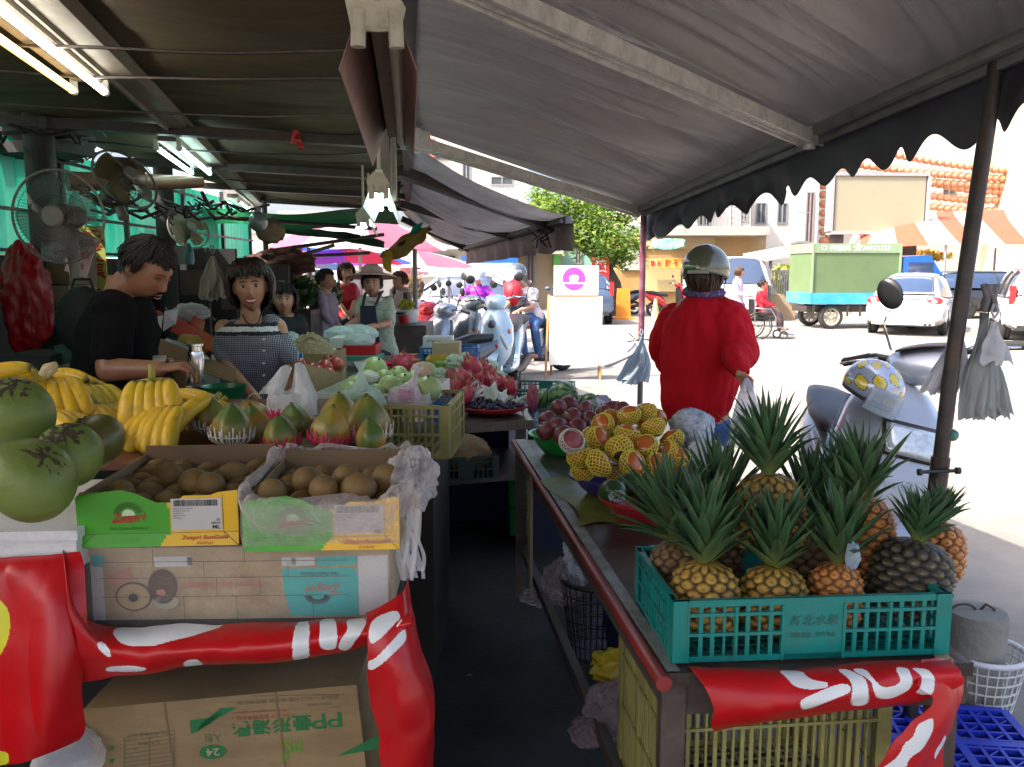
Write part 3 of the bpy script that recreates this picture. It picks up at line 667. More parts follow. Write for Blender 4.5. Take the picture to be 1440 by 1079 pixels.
addb(sheet([[(518, 862, 1.64), (545, 850, 1.64), (568, 830, 1.67), (574, 812, 1.74)],
   [(519, 885, 1.59), (550, 880, 1.59), (575, 870, 1.62), (584, 855, 1.70)],
   [(518, 930, 1.58), (555, 930, 1.565), (585, 925, 1.60), (596, 915, 1.68)],
   [(516, 985, 1.60), (560, 985, 1.555), (595, 975, 1.585), (609, 965, 1.66)],
   [(532, 1030, 1.60), (565, 1035, 1.56), (600, 1025, 1.58), (613, 1010, 1.65)],
   [(545, 1105, 1.60), (575, 1105, 1.56), (597, 1100, 1.58), (612, 1090, 1.65)]], 90, 200, .012, 6, 11, fm=white_l), 'right_drop')
BX = frame(at(150, 1200, 1.76), (1, .02, .085), (0, 0, 1))
q = MB(); q.b2((0, 0, 0), (.60, .32, .345), 0)
fp = plane_fn((0, -.0015, 0), (1, 0, 0), (0, 0, 1))
def bp(u, v):                              # photo point on the box's front face -> its own x, z
 inv = BX.inverted(); o = inv @ Vector((0, 0, CAMZ)); d = inv.to_3x3() @ ray(u, v); t = -o.y/d.y; return (o.x+d.x*t, o.z+d.z*t)
def bpoly(q, P, mi, y=-.0015):
 q.add([Vector((bp(*c)[0], y, bp(*c)[1])) for c in P], [tuple(range(len(P)))], mi)
def btext(q, s, c, w, h, ang=PI, mi=1, **k):
 x, z = bp(*c); put_text(q, s, fp, w, h, x, z, ang, mi, **k)
kw = 1.78/1200
an = PI-.03
for u, ch in ((470, 'P'), (448, 'P'), (425, '疊'), (396, '形'), (368, '湯'), (340, '匙')):
 btext(q, ch, (u, 1012+(470-u)*.10), 22*kw if ch == 'P' else 28*kw, 24*kw, an, 1, bold=.03 if ch != 'P' else .01)
btext(q, '入包', (300, 1038), 26*kw, 14*kw, an, 1)
x, z = bp(300, 1057); q.add([Vector((x+.030*math.cos(a*PI/10), -.0015, z+.017*math.sin(a*PI/10))) for a in range(20)], [tuple(range(20))], 1)
fp2 = fp; fp = plane_fn((0, -.003, 0), (1, 0, 0), (0, 0, 1)); btext(q, '24', (300, 1057), 20*kw, 12*kw, an, 2, bold=.02); fp = fp2
c4b = lambda P: c4(P)
for P in ([(620, 680), (680, 672), (735, 645), (690, 690), (625, 725)], [(640, 720), (700, 680), (775, 638), (720, 640), (660, 690)], [(1100, 797), (1250, 720), (1275, 765)]): bpoly(q, c4(P), 1)
btext(q, '（ HACCP 衛生標準包裝 ）', (370, 1008), 90*kw, 7*kw, an, 3); btext(q, 'Polypropylene spoon', (365, 1000), 80*kw, 5*kw, an, 3)
btext(q, '耐熱度 一百二十度 食品級 聚丙烯材質', (405, 984), 150*kw, 6*kw, an, 4); btext(q, 'MADE IN TAIWAN', (450, 990), 36*kw, 4*kw, an, 4); btext(q, 'QTY', (473, 993), 12*kw, 4*kw, an, 4)
bpoly(q, [(355, 978), (478, 976), (478, 977), (355, 979)], 4)
btext(q, 'PS', (412, 1048), 26*kw, 24*kw, an, 5, bold=.02); bpoly(q, [(395, 1060), (407, 1056), (405, 1068), (396, 1074)], 5)
for k in range(9): bpoly(q, [(175, 1036+k*6), (245, 1026+k*6), (245, 1026.8+k*6), (175, 1036.8+k*6)], 4)
for k in range(3): bpoly(q, [(175+k*35, 1036-k*5), (176+k*35, 1036-k*5), (176+k*35, 1085), (175+k*35, 1085)], 4)
btext(q, '品名 規格 數量 尺寸', (210, 1032), 60*kw, 5*kw, an, 4); btext(q, '日期', (210, 1045), 30*kw, 5*kw, an, 4)
btext(q, '回', (157, 1052), 8*kw, 8*kw, an, 1); bpoly(q, [(154, 1068), (162, 1066), (158, 1074)], 1)
q.b2((.175, -.0018, 0), (.179, 0, .345), 6); q.b2((.42, -.0018, 0), (.424, 0, .345), 6)
o = q.build('cardboard_box', [m_card, mat('green_ink', (.02, .17, .05), .8), mat('paper_ink', (.4, .33, .2), .8), mat('red_ink', (.33, .06, .03), .8), mat('faint_ink', (.14, .12, .06), .8), mat('lime_ink', (.13, .27, .03), .8), m_cardd])
o.matrix_world = BX; tag(o, 'large brown carton with upside down green Chinese print lying under the left table', 'box', 'cardboard boxes of the stall')
def crumple(c, r, seed=0, amp=.35, n=40, m=26, sc=2.2):
 amp *= .55; q = MB(); q.ball((0, 0, 0), 1, n, m, fn=lambda d: 1+amp*noise.noise(d*sc+Vector((seed*5, 0, 0)))+amp*.5*noise.noise(d*sc*3+Vector((seed, 3, 0)))+amp*.4*abs(noise.noise(d*sc*6+Vector((seed, 3, 5)))))
 for p in q.v: p.x *= r[0]; p.y *= r[1]; p.z *= r[2]; p += Vector(c)
 return q
f_clear = film('clear_film', (.8, .8, .82), .14); f_white = film('white_film', (.88, .87, .88), .62, .3); f_pale = film('pale_film', (.8, .82, .86), .42)
f_pink = film('pinkish_film', (.7, .52, .54), .20); f_blue = film('bluish_film', (.55, .68, .80), .6)
mesh_obj(crumple(at(95, 1068, 1.72), (.07, .07, .07), 3), 'plastic_bag', f_pale, 'crumpled translucent bag on the floor left of the green printed carton', 'plastic bag', 'loose plastic bags', smooth=True)
# ================================================================ kiwi boxes
m_kg = mat('print_green', (.055, .36, .012), .35, .05, 9); m_ky = mat('print_yellow', (.78, .46, .006), .35, .05, 9); m_kr = mat('print_red', (.45, .02, .015), .4)
m_kl = mat('label_white', (.55, .53, .5), .5, .04); m_kk = mat('print_black', (.03, .025, .02), .5, 0); m_kd = mat('print_dark_green', (.03, .16, .02), .5, 0); m_kgl = mat('print_glow', (.6, .8, .45), .5, 0)
KM = [m_kg, m_ky, m_kr, m_kl, m_kk, m_kd, m_kgl, m_card, m_cardd]
def kiwi_box(o, ang, w, d, h, label, detail):
 t = thing('kiwi_box', label, 'fruit box', o, ang, 'open kiwi fruit trays')
 q = MB(); th = .004
 def F(x, z, e=0): return Vector((x, -e+(-.006 if z > .03 else -.006-(.03-z)*.15), z))
 xs = [0, .03, .10, .155, .165, .19, .205, .245, .29, w]
 tops = [(0, h-.012), (.03, h-.004), (.09, h+.002), (.12, h-.006), (.16, h-.026), (.20, h-.026), (.215, h-.012), (.27, h-.012), (.285, h-.006), (w, h-.002)]
 def top(x):
  for a, b in zip(tops, tops[1:]):
   if a[0] <= x <= b[0]: return a[1]+(b[1]-a[1])*(x-a[0])/(b[0]-a[0])
  return h
 nu, nv = 66, 24
 def fm(u, v):
  x = u*w; z = v*h
  b = w*.56+(.006*math.sin(v*3)) if z > .028 else w*.56-.004-(.028-z)*.5
  return 0 if x < b else 1
 q.grid(nu, nv, lambda u, v: F(u*w, v*top(u*w)), fm=fm)
 q.grid(nu, nv, lambda u, v: F(u*w, v*top(u*w))+Vector((0, th, 0)), mi=7)
 q.grid(nu, 1, lambda u, v: F(u*w, top(u*w))+Vector((0, v*th, 0)), mi=7)
 e = .0012
 fn = lambda x, z: F(x, z, e)
 def ln(a, b, mi, wd=.0006):
  a = Vector(a); b = Vector(b); n = (b-a).normalized(); n = Vector((-n.y, n.x))*wd; q.add([fn(*(a+n)), fn(*(a-n)), fn(*(b-n)), fn(*(b+n))], [(0, 1, 2, 3)], mi)
 ln((.0, .028), (w, .028), 5 if 0 else 4, .0004); ln((.0, .0), (.035, .028), 5); ln((w, 0), (w-.03, .028), 4); ln((w-.03, .028), (w-.03, h-.01), 4, .0004)
 cx, cz0 = w*.32, h*.52
 for k in range(19):
  a = PI*(.08+.84*k/18); ln((cx+math.cos(a)*.019, cz0+.006+math.sin(a)*.016), (cx+math.cos(a)*.031, cz0+.006+math.sin(a)*.028), 4, .0007)
 q.add([fn(cx+.014*math.cos(a*PI/12), cz0+.004+.014*math.sin(a*PI/12)) for a in range(13)], [tuple(range(13))], 6)
 fn2 = lambda x, z: F(x, z, .002)
 put_text(q, 'Zespri', fn2, .072, .021, cx, cz0-.001, .05, 2, bold=.03, shear=.35); q.add([fn2(cx-.035, cz0-.011), fn2(cx+.02, cz0-.009), fn2(cx+.02, cz0-.0075), fn2(cx-.033, cz0-.0085)], [(0, 1, 2, 3)], 2)
 put_text(q, 'New Zealand Kiwifruit', fn2, .078, .0065, cx, cz0-.022, 0, 5, shear=.3)
 put_text(q, 'Zespri SunGold', fn2, .096, .0105, w*.79, .0165, 0, 2, bold=.025, shear=.2); put_text(q, 'Kiwifruit', fn2, .032, .006, w*.79, .0065, 0, 2, shear=.2)
 for k in range(3): put_text(q, 'packed and exported by growers of New Zealand', fn2, .055, .002, w*.30, .020-.0045*k, 0, 5)
 if detail:
  x0, x1, z0, z1 = w*.585, w*.90, .033, h-.018
  q.add([fn(x0, z0), fn(x1, z0), fn(x1, z1), fn(x0, z1)], [(0, 1, 2, 3)], 3)
  rr = random.Random(5); x = x0+.006
  while x < x1-.008:
   wd = rr.choice([.0004, .0008, .0013]); q.add([fn2(x, z1-.016), fn2(x+wd*1.3, z1-.016), fn2(x+wd*1.3, z1-.003), fn2(x, z1-.003)], [(0, 1, 2, 3)], 4); x += wd*1.3+rr.choice([.0006, .001])
  put_text(q, 'ML', fn2, .016, .008, x1-.012, z0+.006, 0, 4, bold=.03); put_text(q, '58418', fn2, .019, .0045, x1-.013, z0+.0145, 0, 4, bold=.02); put_text(q, '33', fn2, .007, .0045, x1-.008, z0+.0215, 0, 4, bold=.02)
  for k in range(5): put_text(q, ['PRODUCE OF NEW ZEALAND', 'SUNGOLD KIWIFRUIT', 'CLASS ONE', 'PACK 10 TRAY', 'LOT 204'][k], fn2, [.04, .034, .02, .026, .016][k], .0028, x0+.004+[.02, .017, .01, .013, .008][k], z1-.021-.005*k, 0, 4)
 q.b2((0, 0, 0), (th, d, h-.01), 7); q.b2((w-th, 0, 0), (w, d, h-.006), 7); q.b2((th, d-th, 0), (w-th, d, h+.012), 8); q.b2((th, .003, 0), (w-th, d-th, .005), 7)
 q.b2((th+.001, .0, h-.02), (.05, .003+th, h-.004), 7)
 q.build('tray', KM, t)
 return t
o1 = at(112, 766, 1.705); k1 = kiwi_box((o1.x, 1.705, 1.032), .03, .325, .40, .118, 'open yellow and green kiwi tray with a white barcode label', True); k1.rotation_euler = (0, 0, math.atan2(.2, 1)*.75); k1.rotation_euler.z = .12*.6
o2 = at(343, 768, 1.69); k2 = kiwi_box((o2.x, 1.69, 1.030), .02, .318, .40, .112, 'open yellow and green kiwi tray half wrapped in clear plastic', True)
k2.rotation_euler.z = .05
q = MB(); o3 = at(127, 880, 1.72); CW, CD, CH = .632, .42, .158
q.b2((0, 0, 0), (CW, CD, CH), 0)
fp = plane_fn((0, -.0015, 0), (1, 0, 0), (0, 0, 1)); fpb = plane_fn((0, -.003, 0), (1, 0, 0), (0, 0, 1))
def c2(u, v): return ((u-127)/435*CW, (880-v+(u-127)*-.02)/112*CH)
def cp(P, mi, f=fp): q.add([f(*c2(*c)) for c in c4(P)], [tuple(range(len(P)))], mi)
cp([(945, 178), (1185, 172), (1200, 200), (1198, 345), (970, 347), (950, 260)], 1); cp([(1060, 135), (1195, 130), (1197, 160), (1062, 168)], 1); cp([(312, 138), (355, 135), (355, 172), (318, 178)], 1)
cp([(520, 140), (645, 136), (648, 172), (522, 176)], 2); cp([(945, 138), (1055, 135), (1055, 165), (945, 170)], 2); cp([(630, 140), (645, 138), (648, 170), (632, 170)], 4); cp([(978, 138), (992, 138), (992, 168), (976, 168)], 4)
cp([(1200, 130), (1300, 125), (1300, 335), (1200, 345)], 2); cp([(290, 140), (310, 140), (310, 170), (350, 180), (350, 370), (295, 370)], 2)
cp([(360, 205), (440, 175), (450, 230), (370, 250)], 7)
def disc(cc, r1, r2, mi, f=fp, n=24):
 x, z = c2(*c4([cc])[0]); q.add([f(x+r1*math.cos(2*PI*k/n), z+r2*math.sin(2*PI*k/n)) for k in range(n)], [tuple(range(n))], mi)
fpc = plane_fn((0, -.0045, 0), (1, 0, 0), (0, 0, 1)); fpd = plane_fn((0, -.006, 0), (1, 0, 0), (0, 0, 1))
disc((448, 282), .038, .032, 5, fpb); disc((448, 282), .034, .028, 6, fpc); disc((448, 284), .010, .009, 4, fpd);
for k in range(20):
 a = 2*PI*k/20; x, z = c2(*c4([(448, 282)])[0]); q.add([fpd(x+.012*math.cos(a-.05), z+.010*math.sin(a-.05)), fpd(x+.018*math.cos(a), z+.015*math.sin(a)), fpd(x+.012*math.cos(a+.05), z+.010*math.sin(a+.05))], [(0, 1, 2)], 4)
disc((545, 245), .030, .038, 5, fpb); disc((540, 265), .010, .007, 7, fpc); disc((555, 300), .026, .016, 8, fpb)
for k in range(24):
 a = PI+PI*(.04+.92*k/23); x, z = c2(*c4([(1062, 272)])[0]); n = Vector((-math.sin(a), math.cos(a)))*.0007
 a1 = (x+.014*math.cos(a), z+.010*math.sin(a)); a2 = (x+.028*math.cos(a), z+.020*math.sin(a)); q.add([fpb(a1[0]-n.x, a1[1]-n.y), fpb(a1[0]+n.x, a1[1]+n.y), fpb(a2[0]+n.x, a2[1]+n.y), fpb(a2[0]-n.x, a2[1]-n.y)], [(0, 1, 2, 3)], 4)
def ct(s, cc, w, h, mi, f=fpb, **k):
 x, z = c2(*c4([cc])[0]); put_text(q, s, f, w, h, x, z, PI, mi, **k)
ct('Zespri', (1080, 245), .078, .024, 3, shear=.3, bold=.02); ct('New Zealand Kiwifruit', (1070, 195), .08, .008, 4, shear=.3)
ct('Zespri SunGold', (770, 235), .14, .022, 7, bold=.03, shear=.2); ct('Kiwifruit', (810, 208), .05, .010, 7, shear=.2); ct('Zespri', (650, 240), .06, .020, 7, bold=.02); ct('SunGold', (860, 300), .04, .014, 7)
def rect(x0, z0, x1, z1, mi, f=fp): q.add([f(x0, z0), f(x1, z0), f(x1, z1), f(x0, z1)], [(0, 1, 2, 3)], mi)
for z in (.052, .093, .128): rect(.03, z, .545, z+.0012, 9, fpd)
for x, z0, z1 in ((.245, .093, .128), (.31, .0, .052), (.36, .052, .093), (.42, .093, .128), (.20, .0, .052), (.27, .052, .093), (.47, .0, .052), (.14, .093, .158), (.33, .128, .158)): rect(x, z0, x+.001, z1, 9, fpd)
q.b2((-.001, .004, CH), (CW+.001, CD, CH+.004), 9)
o = q.build('fruit_carton', [mat('kraft_cream', (.42, .31, .17), .6, .12, 8, .001, 30, dirt=(.2, .13, .06), dirt_amt=.7, dscale=9), mat('print_teal', (.05, .40, .36), .5, .06), m_kl, mat('print_faded_red', (.45, .16, .10), .6), m_kk, mat('print_brown', (.10, .055, .03), .6), mat('print_tan', (.40, .28, .14), .6), mat('print_salmon', (.44, .20, .13), .6), mat('print_straw', (.34, .30, .20), .6), mat('edge_dark', (.12, .085, .05), .8)])
o.location = (o3.x, 1.72, .866); o.rotation_euler = (0, 0, .03)
tag(o, 'battered closed kiwi carton with faded upside down print under the two open trays', 'box', 'cardboard boxes of the stall')
q = MB(); f_wrap = film('shrink_wrap', (.85, .87, .9), .10, .12)
q.grid(90, 30, lambda u, v: Vector((o3.x-.012+.66*u, 1.708+.03*u*0+.02*u-.006+.008*noise.noise(Vector((u*9, v*4, 1))), .862+.172*v+.004*noise.noise(Vector((u*8, 0, 3))))))
mesh_obj(q, 'plastic_wrap', f_wrap, 'wrinkled clear plastic wrapped over the front of the battered carton', 'plastic wrap', smooth=True)
q = MB(); a = at(-40, 785, 1.68); b = at(105, 785, 1.66);
q.b2((-.22, 0, 0), (.17, .42, .078), 0); q.b2((-.225, -.006, .064), (.176, .426, .084), 0); q.b2((-.03, -.004, .0), (-.018, .001, .035), 1)
o = q.build('styrofoam_box', [mat('styrofoam', (.62, .63, .62), .7, .06, 90, .0012, 160, dirt=(.35, .34, .3), dirt_amt=.4), m_dark], bevel=.006); o.location = (b.x-.17, 1.66, .995); o.rotation_euler.z = .06
tag(o, 'white styrofoam box at the left edge carrying the big green fruit', 'box'); STY = o
q = MB(); q.b2((b.x-.60, 1.69, .861), (b.x, 2.09, .993)); mesh_obj(q, 'wooden_block', m_wood, 'dark wooden riser under the white styrofoam box', 'riser')
# ================================================================ pineapples
m_pine = mat('pineapple_skin', (.3, .2, .06), .55, .18, 30, .0015, 160, attr='col'); m_leaf = mat('pineapple_leaf', (.05, .12, .05), .42, .2, 14, attr='col', tl=.18)
def lerp3(a, b, t): t = min(1, max(0, t)); return tuple(a[i]+(b[i]-a[i])*t for i in range(3))
def pine_body(r, h, cols, seed=0, n=11, m=9):
 """cols: groove, scale, eye"""
 q = MB(); NU, NV = 150, 110; col = []
 def prof(t): return r*(1-abs(2*t-.92)**3.2*.42)*(1 if t < .97 else 1-(t-.97)*10)
 o = []; fs = []
 for j in range(NV+1):
  t = j/NV
  for i in range(NU):
   a = i/NU
   V = t*m; best = 9
   for rr in (math.floor(V)-1, math.floor(V), math.floor(V)+1, math.floor(V)+2):
    off = (.5 if int(rr) % 2 else 0); x = a*n-off; k = round(x); dx = (x-k); dy = (V-rr-.0)*.95
    d = (abs(dx)**1.7*1.9+abs(dy)**1.7*1.15); ky = dy;
    if d < best: best = d; bdx, bdy, bid = dx, dy, (int(rr), k % n)
   e = max(0, 1-best*1.9); rn = noise.cell(Vector((bid[0]*1.7+seed, bid[1]*2.3, 1)))
   dist = math.hypot(bdx, bdy*.9)
   hgt = .0085*(e**.6)+(.004*max(0, 1-abs(dist-.10)*14) if dist < .2 else 0)
   rr_ = prof(t)*(1 if t > .02 else .6)+hgt*(r/.065)*min(1, (1-t)*8, t*8+.3)
   an = 2*PI*a; o.append(Vector((rr_*math.cos(an), rr_*math.sin(an), h*t)))
   c = lerp3(cols[0], cols[1], e*1.9-.15); c = lerp3(c, cols[2], 1.3-dist*8 if dist < .16 else 0)
   c = lerp3(c, tuple(x*.65 for x in c), .6*rn+.3*noise.noise(Vector((bdx*9, bdy*9, seed+bid[1]))))
   col.append(c)
 for j in range(NV):
  for i in range(NU): fs.append((j*NU+i, j*NU+(i+1) % NU, (j+1)*NU+(i+1) % NU, (j+1)*NU+i))
 fs.append(tuple(range(NU-1, -1, -1))); fs.append(tuple(range(NV*NU, NV*NU+NU)))
 q.add(o, fs); q.c = col
 return q
def crown(L, seed, nl=62, spread=1.0, tint=0):
 q = MB(); col = []; rr = random.Random(seed)
 for k in range(nl):
  f = k/nl; az = k*2.39996+rr.uniform(-.15, .15)
  el = rad(30+54*f**1.0)+rr.uniform(-.09, .09); el = PI/2-(PI/2-el)*spread
  ln = L*(.42+.68*math.sin(PI*min(1, .18+.66*f)))*rr.uniform(.85, 1.12); wd = .0165*rr.uniform(.8, 1.15)*(1.1-.45*f)*(L/.15)**.5
  base = Vector((math.cos(az), math.sin(az), 0))*.013*(1-f*.7)+Vector((0, 0, .012+.055*f*L/.15))
  out = Vector((math.cos(az), math.sin(az), 0)); side = Vector((-math.sin(az), math.cos(az), 0)); p = base.copy(); n = 7
  curl = rr.uniform(.05, .75)*(1.15-f); o = []
  tw = rr.uniform(-.25, .25)
  for i in range(n+1):
   t = i/n; e = el-curl*t*t*1.3+.25*t*(1-f); d = out*math.cos(e)+Vector((0, 0, 1))*math.sin(e)
   up = -out*math.sin(e)+Vector((0, 0, 1))*math.cos(e)
   wv = wd*(1-t)**.62*(.75+.9*t*(1-t)*1.5) if i < n else .0004
   o += [p-side*wv+up*wv*.55, p-side*wv*.02-up*wv*.12, p+side*wv+up*wv*.55]
   g = lerp3((.34, .40, .09), (.035+.02*tint, .115, .045), t*2.6+f*.1); g = lerp3(g, (.15, .26, .12), 1.0*max(0, noise.noise(Vector((k*1.3, t*2, seed))))+.1)
   if t > .9: g = lerp3(g, (.16, .11, .05), .6)
   col += [lerp3(g, (.10, .17, .07), .4), tuple(x*.75 for x in g), lerp3(g, (.10, .17, .07), .4)]
   p = p+d*ln/n+side*tw*ln/n*t
  fs = []
  for i in range(n):
   a = i*3; fs += [(a, a+1, a+4, a+3), (a+1, a+2, a+5, a+4)]
  q.add(o, fs)
 q.c = col
 return q
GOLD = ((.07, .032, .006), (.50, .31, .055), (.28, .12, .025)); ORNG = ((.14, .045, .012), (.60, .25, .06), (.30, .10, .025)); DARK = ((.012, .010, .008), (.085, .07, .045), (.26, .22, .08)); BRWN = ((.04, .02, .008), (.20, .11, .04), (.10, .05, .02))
BOD = {}
def pine(px, py, Y, r, h, Lc, cols, label, lean=(0, 0), seed=0, spread=.86, n=11, m=9, foot=None, tint=0, nl=46):
 """(px, py) is where the crown leaves the fruit; lean = tilt of the fruit's axis in x and y"""
 p = at(px, py, Y); ax = Vector((lean[0], lean[1], 1)).normalized(); b = p-ax*h
 t = thing('pineapple', label, 'pineapple', b, 0, 'pineapples in the teal crate'); t.rotation_mode = 'QUATERNION'; t.rotation_quaternion = Vector((0, 0, 1)).rotation_difference(ax) @ Quaternion((0, 0, 1), seed*1.3)
 pine_body(r, h, cols, seed, n, m).build('fruit', m_pine, t, smooth=True)
 cr_ = crown(Lc, seed+40, nl, spread, tint).build('crown', m_leaf, t, smooth=True); cr_.location = (0, 0, h-.012)
 return t
pine(992, 792, 1.83, .069, .155, .165, GOLD, 'golden pineapple with a tall leafy crown at the left end of the front row', (.0, .0), 1, n=11)
pine(1089, 797, 1.85, .067, .15, .150, GOLD, 'golden pineapple with bright green crown, second from left in the front row', (.0, .0), 2)
pine(1178, 792, 1.86, .054, .15, .150, ORNG, 'slim orange pineapple with a plastic scrap in its crown in the front row', (.03, 0), 3, n=10, m=10)
pine(1290, 760, 1.90, .081, .175, .10, DARK, 'dark green unripe pineapple at the right end of the front row', (.12, .02), 4, n=13, m=10, nl=60)
pine(1214, 700, 2.02, .062, .20, .150, ORNG, 'large golden brown pineapple tilted behind the orange one', (-.12, .02), 5, n=10, m=12)
pine(1081, 668, 2.02, .077, .19, .165, GOLD, 'highest pineapple with its spiky crown standing tallest over the crate', (-.05, .0), 6, n=12, m=10, spread=.8)
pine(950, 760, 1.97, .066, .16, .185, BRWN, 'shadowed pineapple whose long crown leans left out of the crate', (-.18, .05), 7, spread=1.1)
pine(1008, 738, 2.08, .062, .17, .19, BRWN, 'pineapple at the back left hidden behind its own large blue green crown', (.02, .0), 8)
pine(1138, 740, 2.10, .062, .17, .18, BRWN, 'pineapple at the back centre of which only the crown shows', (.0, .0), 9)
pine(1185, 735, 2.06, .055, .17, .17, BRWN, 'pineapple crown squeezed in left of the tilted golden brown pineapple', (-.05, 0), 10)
pine(1322, 735, 2.06, .058, .15, .08, ORNG, 'brown pineapple just peeping out behind the dark unripe one', (.02, 0), 11, n=10)
mesh_obj(crumple(at(1199, 782, 1.80), (.016, .010, .030), 21), 'plastic_scrap', f_blue, 'bluish plastic scrap caught in the slim pineapple crown', 'plastic bag', 'loose plastic bags', smooth=True)
# ================================================================ foam nets
def foam_net(r, h, nc=15, nr=4, wire=.0022, flare=1.0, prof=None):
 """diamond mesh sleeve round a fruit of radius r from z=0 to h"""
 q = MB(); P = {}
 def pt(i, j):
  t = j/(2*nr); a = 2*PI*(i+.5*(j % 2))/nc; R_ = prof(t) if prof else r*math.sin(PI*(.16+.52*t))*1.06
  return Vector((R_*math.cos(a), R_*math.sin(a), h*t))
 for j in range(2*nr):
  for i in range(nc):
   a = pt(i, j);
   for b in ((pt(i, j+1), pt(i-1, j+1)) if j % 2 == 0 else (pt(i, j+1), pt(i+1, j+1))): q.tube([a, b], wire, 5, cap=False)
 for j in (0, 2*nr): q.tube([pt(i, j) for i in range(nc+1)], wire*1.2, 5, cap=False)
 return q
m_netY = mat('yellow_foam', (.66, .56, .06), .7, .08, 20); m_netW = mat('white_foam', (.62, .60, .54), .75, .08, 20); m_netP = mat('pink_foam', (.60, .02, .10), .6, .1, 20)
m_pers = mat('persimmon_skin', (.52, .13, .018), .26, .16, 9, .0006, 60, coat=.35, dirt=(.42, .06, .01), dirt_amt=.5, dscale=6)
m_calyx = mat('calyx', (.09, .06, .03), .8, .2, 30)
def oblate(r, f, lob=0, n=24, m=14, dim=.1):
 q = MB(); q.ball((0, 0, 0), (r, r, r*f), n, m, fn=lambda d: 1-dim*max(0, abs(d.z)-.8)*5*.2+lob*math.cos(4*math.atan2(d.y, d.x))*(1-d.z*d.z)); return q
pers = thing('persimmon', 'x', 'persimmon', (0, 0, 0), 0, 'persimmons heaped in the purple bowl')
oblate(.040, .80, .015).build('fruit', m_pers, pers, smooth=True)
fn_ = foam_net(.041, .052, 16, 4, .0017).build('foam_net', m_netY, pers, smooth=True); fn_.location = (0, 0, -.034)
q = MB()
for k in range(4): a = k*PI/2; q.ball((.010*math.cos(a), .010*math.sin(a), -.031), (.010, .010, .002), 8, 4)
q.build('calyx', m_calyx, pers, smooth=True)
PL = []; first = [pers]
def place(base, u, v, Y, s=1, rot=None, pool=None, rr=R):
 o = base if not getattr(place, 'used', {}).get(base.name) else dup(base)
 place.used = getattr(place, 'used', {}); place.used[base.name] = True
 o.location = at(u, v, Y); o.rotation_euler = rot or (rr.uniform(-.6, .6), rr.uniform(-.6, .6), rr.uniform(0, 6)); o.scale = (s,)*3
 if pool is not None: pool.append(o)
 return o
RP = random.Random(11)
for u, v, Y, s, rx, ry in ((885, 583, 3.12, 1, -.2, .1), (908, 578, 3.18, .95, .3, .2), (848, 597, 3.08, 1, 1.2, .1), (882, 610, 2.98, 1.05, .1, -.2), (919, 600, 3.05, 1, .4, .3), (945, 618, 3.05, 1.05, .3, .5),
 (842, 618, 2.96, 1.1, .95, -.3), (871, 632, 2.88, 1.15, 1.15, .1), (907, 628, 2.92, 1.08, -.2, .6), (938, 636, 2.95, 1, .9, .5), (815, 642, 2.85, 1.05, -.3, -.2), (843, 651, 2.78, 1.12, 1.0, -.15), (889, 653, 2.80, 1.1, 1.1, .3), (925, 655, 2.84, 1.05, -.2, .8),
 (828, 612, 3.1, .9, .8, 0), (860, 590, 3.2, .95, .8, 0), (903, 585, 3.25, .9, 1.4, .3), (953, 642, 2.95, 1, .3, .2), (865, 610, 3.15, 1, .3, .2), (900, 610, 3.15, 1, .3, .2), (925, 590, 3.2, .95, 1.2, -.2), (820, 662, 2.9, 1, .2, 0), (868, 665, 2.9, 1, .3, 0), (905, 668, 2.9, 1, .3, 0)):
 place(pers, u, v, Y+.1, s*1.04, (rx, ry, RP.uniform(0, 6)), PL)
order_labels(PL, 'netted orange persimmon', ('top', 'upper middle', 'lower middle', 'bottom'))
netted = thing('netted_fruit', 'pink fruit in a white foam net between the dark pears and persimmons', 'fruit', at(803, 622, 2.95)); oblate(.042, .85).build('fruit', mat('dusky_rose', (.30, .07, .07), .4, .25, 12), netted, smooth=True)
f_ = foam_net(.044, .06, 18, 5, .0014).build('foam_net', m_netW, netted, smooth=True); f_.location = (0, 0, -.03); netted.rotation_euler = (.9, .4, 0)
def bowl(name, label, c, r, h, m, rim=.012, slots=False):
 q = MB(); q.lathe([(r*.62, 0), (r*.80, h*.35), (r*.93, h*.75), (r, h), (r+rim, h+.003), (r+rim, h-.006), (r+.001, h-.006), (r-.006, h-.004), (r*.90, h*.72), (r*.78, h*.38), (r*.6, .005)], 48)
 return mesh_obj_at(q, name, m, label, c)
def mesh_obj_at(q, name, m, label, c, cat='bowl', group='plastic bowls on the tables', rz=0, **k):
 o = q.build(name, m, smooth=35, **k); o.location = c; o.rotation_euler.z = rz; return tag(o, label, cat, group)
m_purple = mat('indigo_plastic', (.035, .025, .20), .3, .1); m_redp = mat('red_plastic', (.42, .025, .03), .3, .15, 8, dirt=(.2, .01, .02)); m_greenp = mat('green_plastic', (.02, .36, .05), .3, .1)
c = atz(858, 668, .785); bowl('bowl', 'indigo plastic bowl under the netted persimmons', (.385, 3.08, .782), .165, .07, m_purple)
bowl('bowl', 'bright green plastic bowl of dark red fruit at the far corner', (.235, 3.80, .782), .15, .085, m_greenp)
bowl('bowl', 'wide red plastic bowl holding green avocados', (.445, 2.74, .782), .15, .08, m_redp)
m_avo = mat('avocado_skin', (.02, .06, .02), .3, .3, 18, .001, 70, dirt=(.07, .12, .03), dirt_amt=.7, dscale=14)
av = thing('avocado', 'glossy dark green avocado in the front of the red bowl', 'avocado', at(862, 692, 2.70), 0, 'avocados in the red bowl', rot=(1.3, .3, .6)); MB().ball((0, 0, 0), (.042, .042, .055), 24, 16, fn=lambda d: 1-.13*max(0, d.z)).build('fruit', m_avo, av, smooth=True)
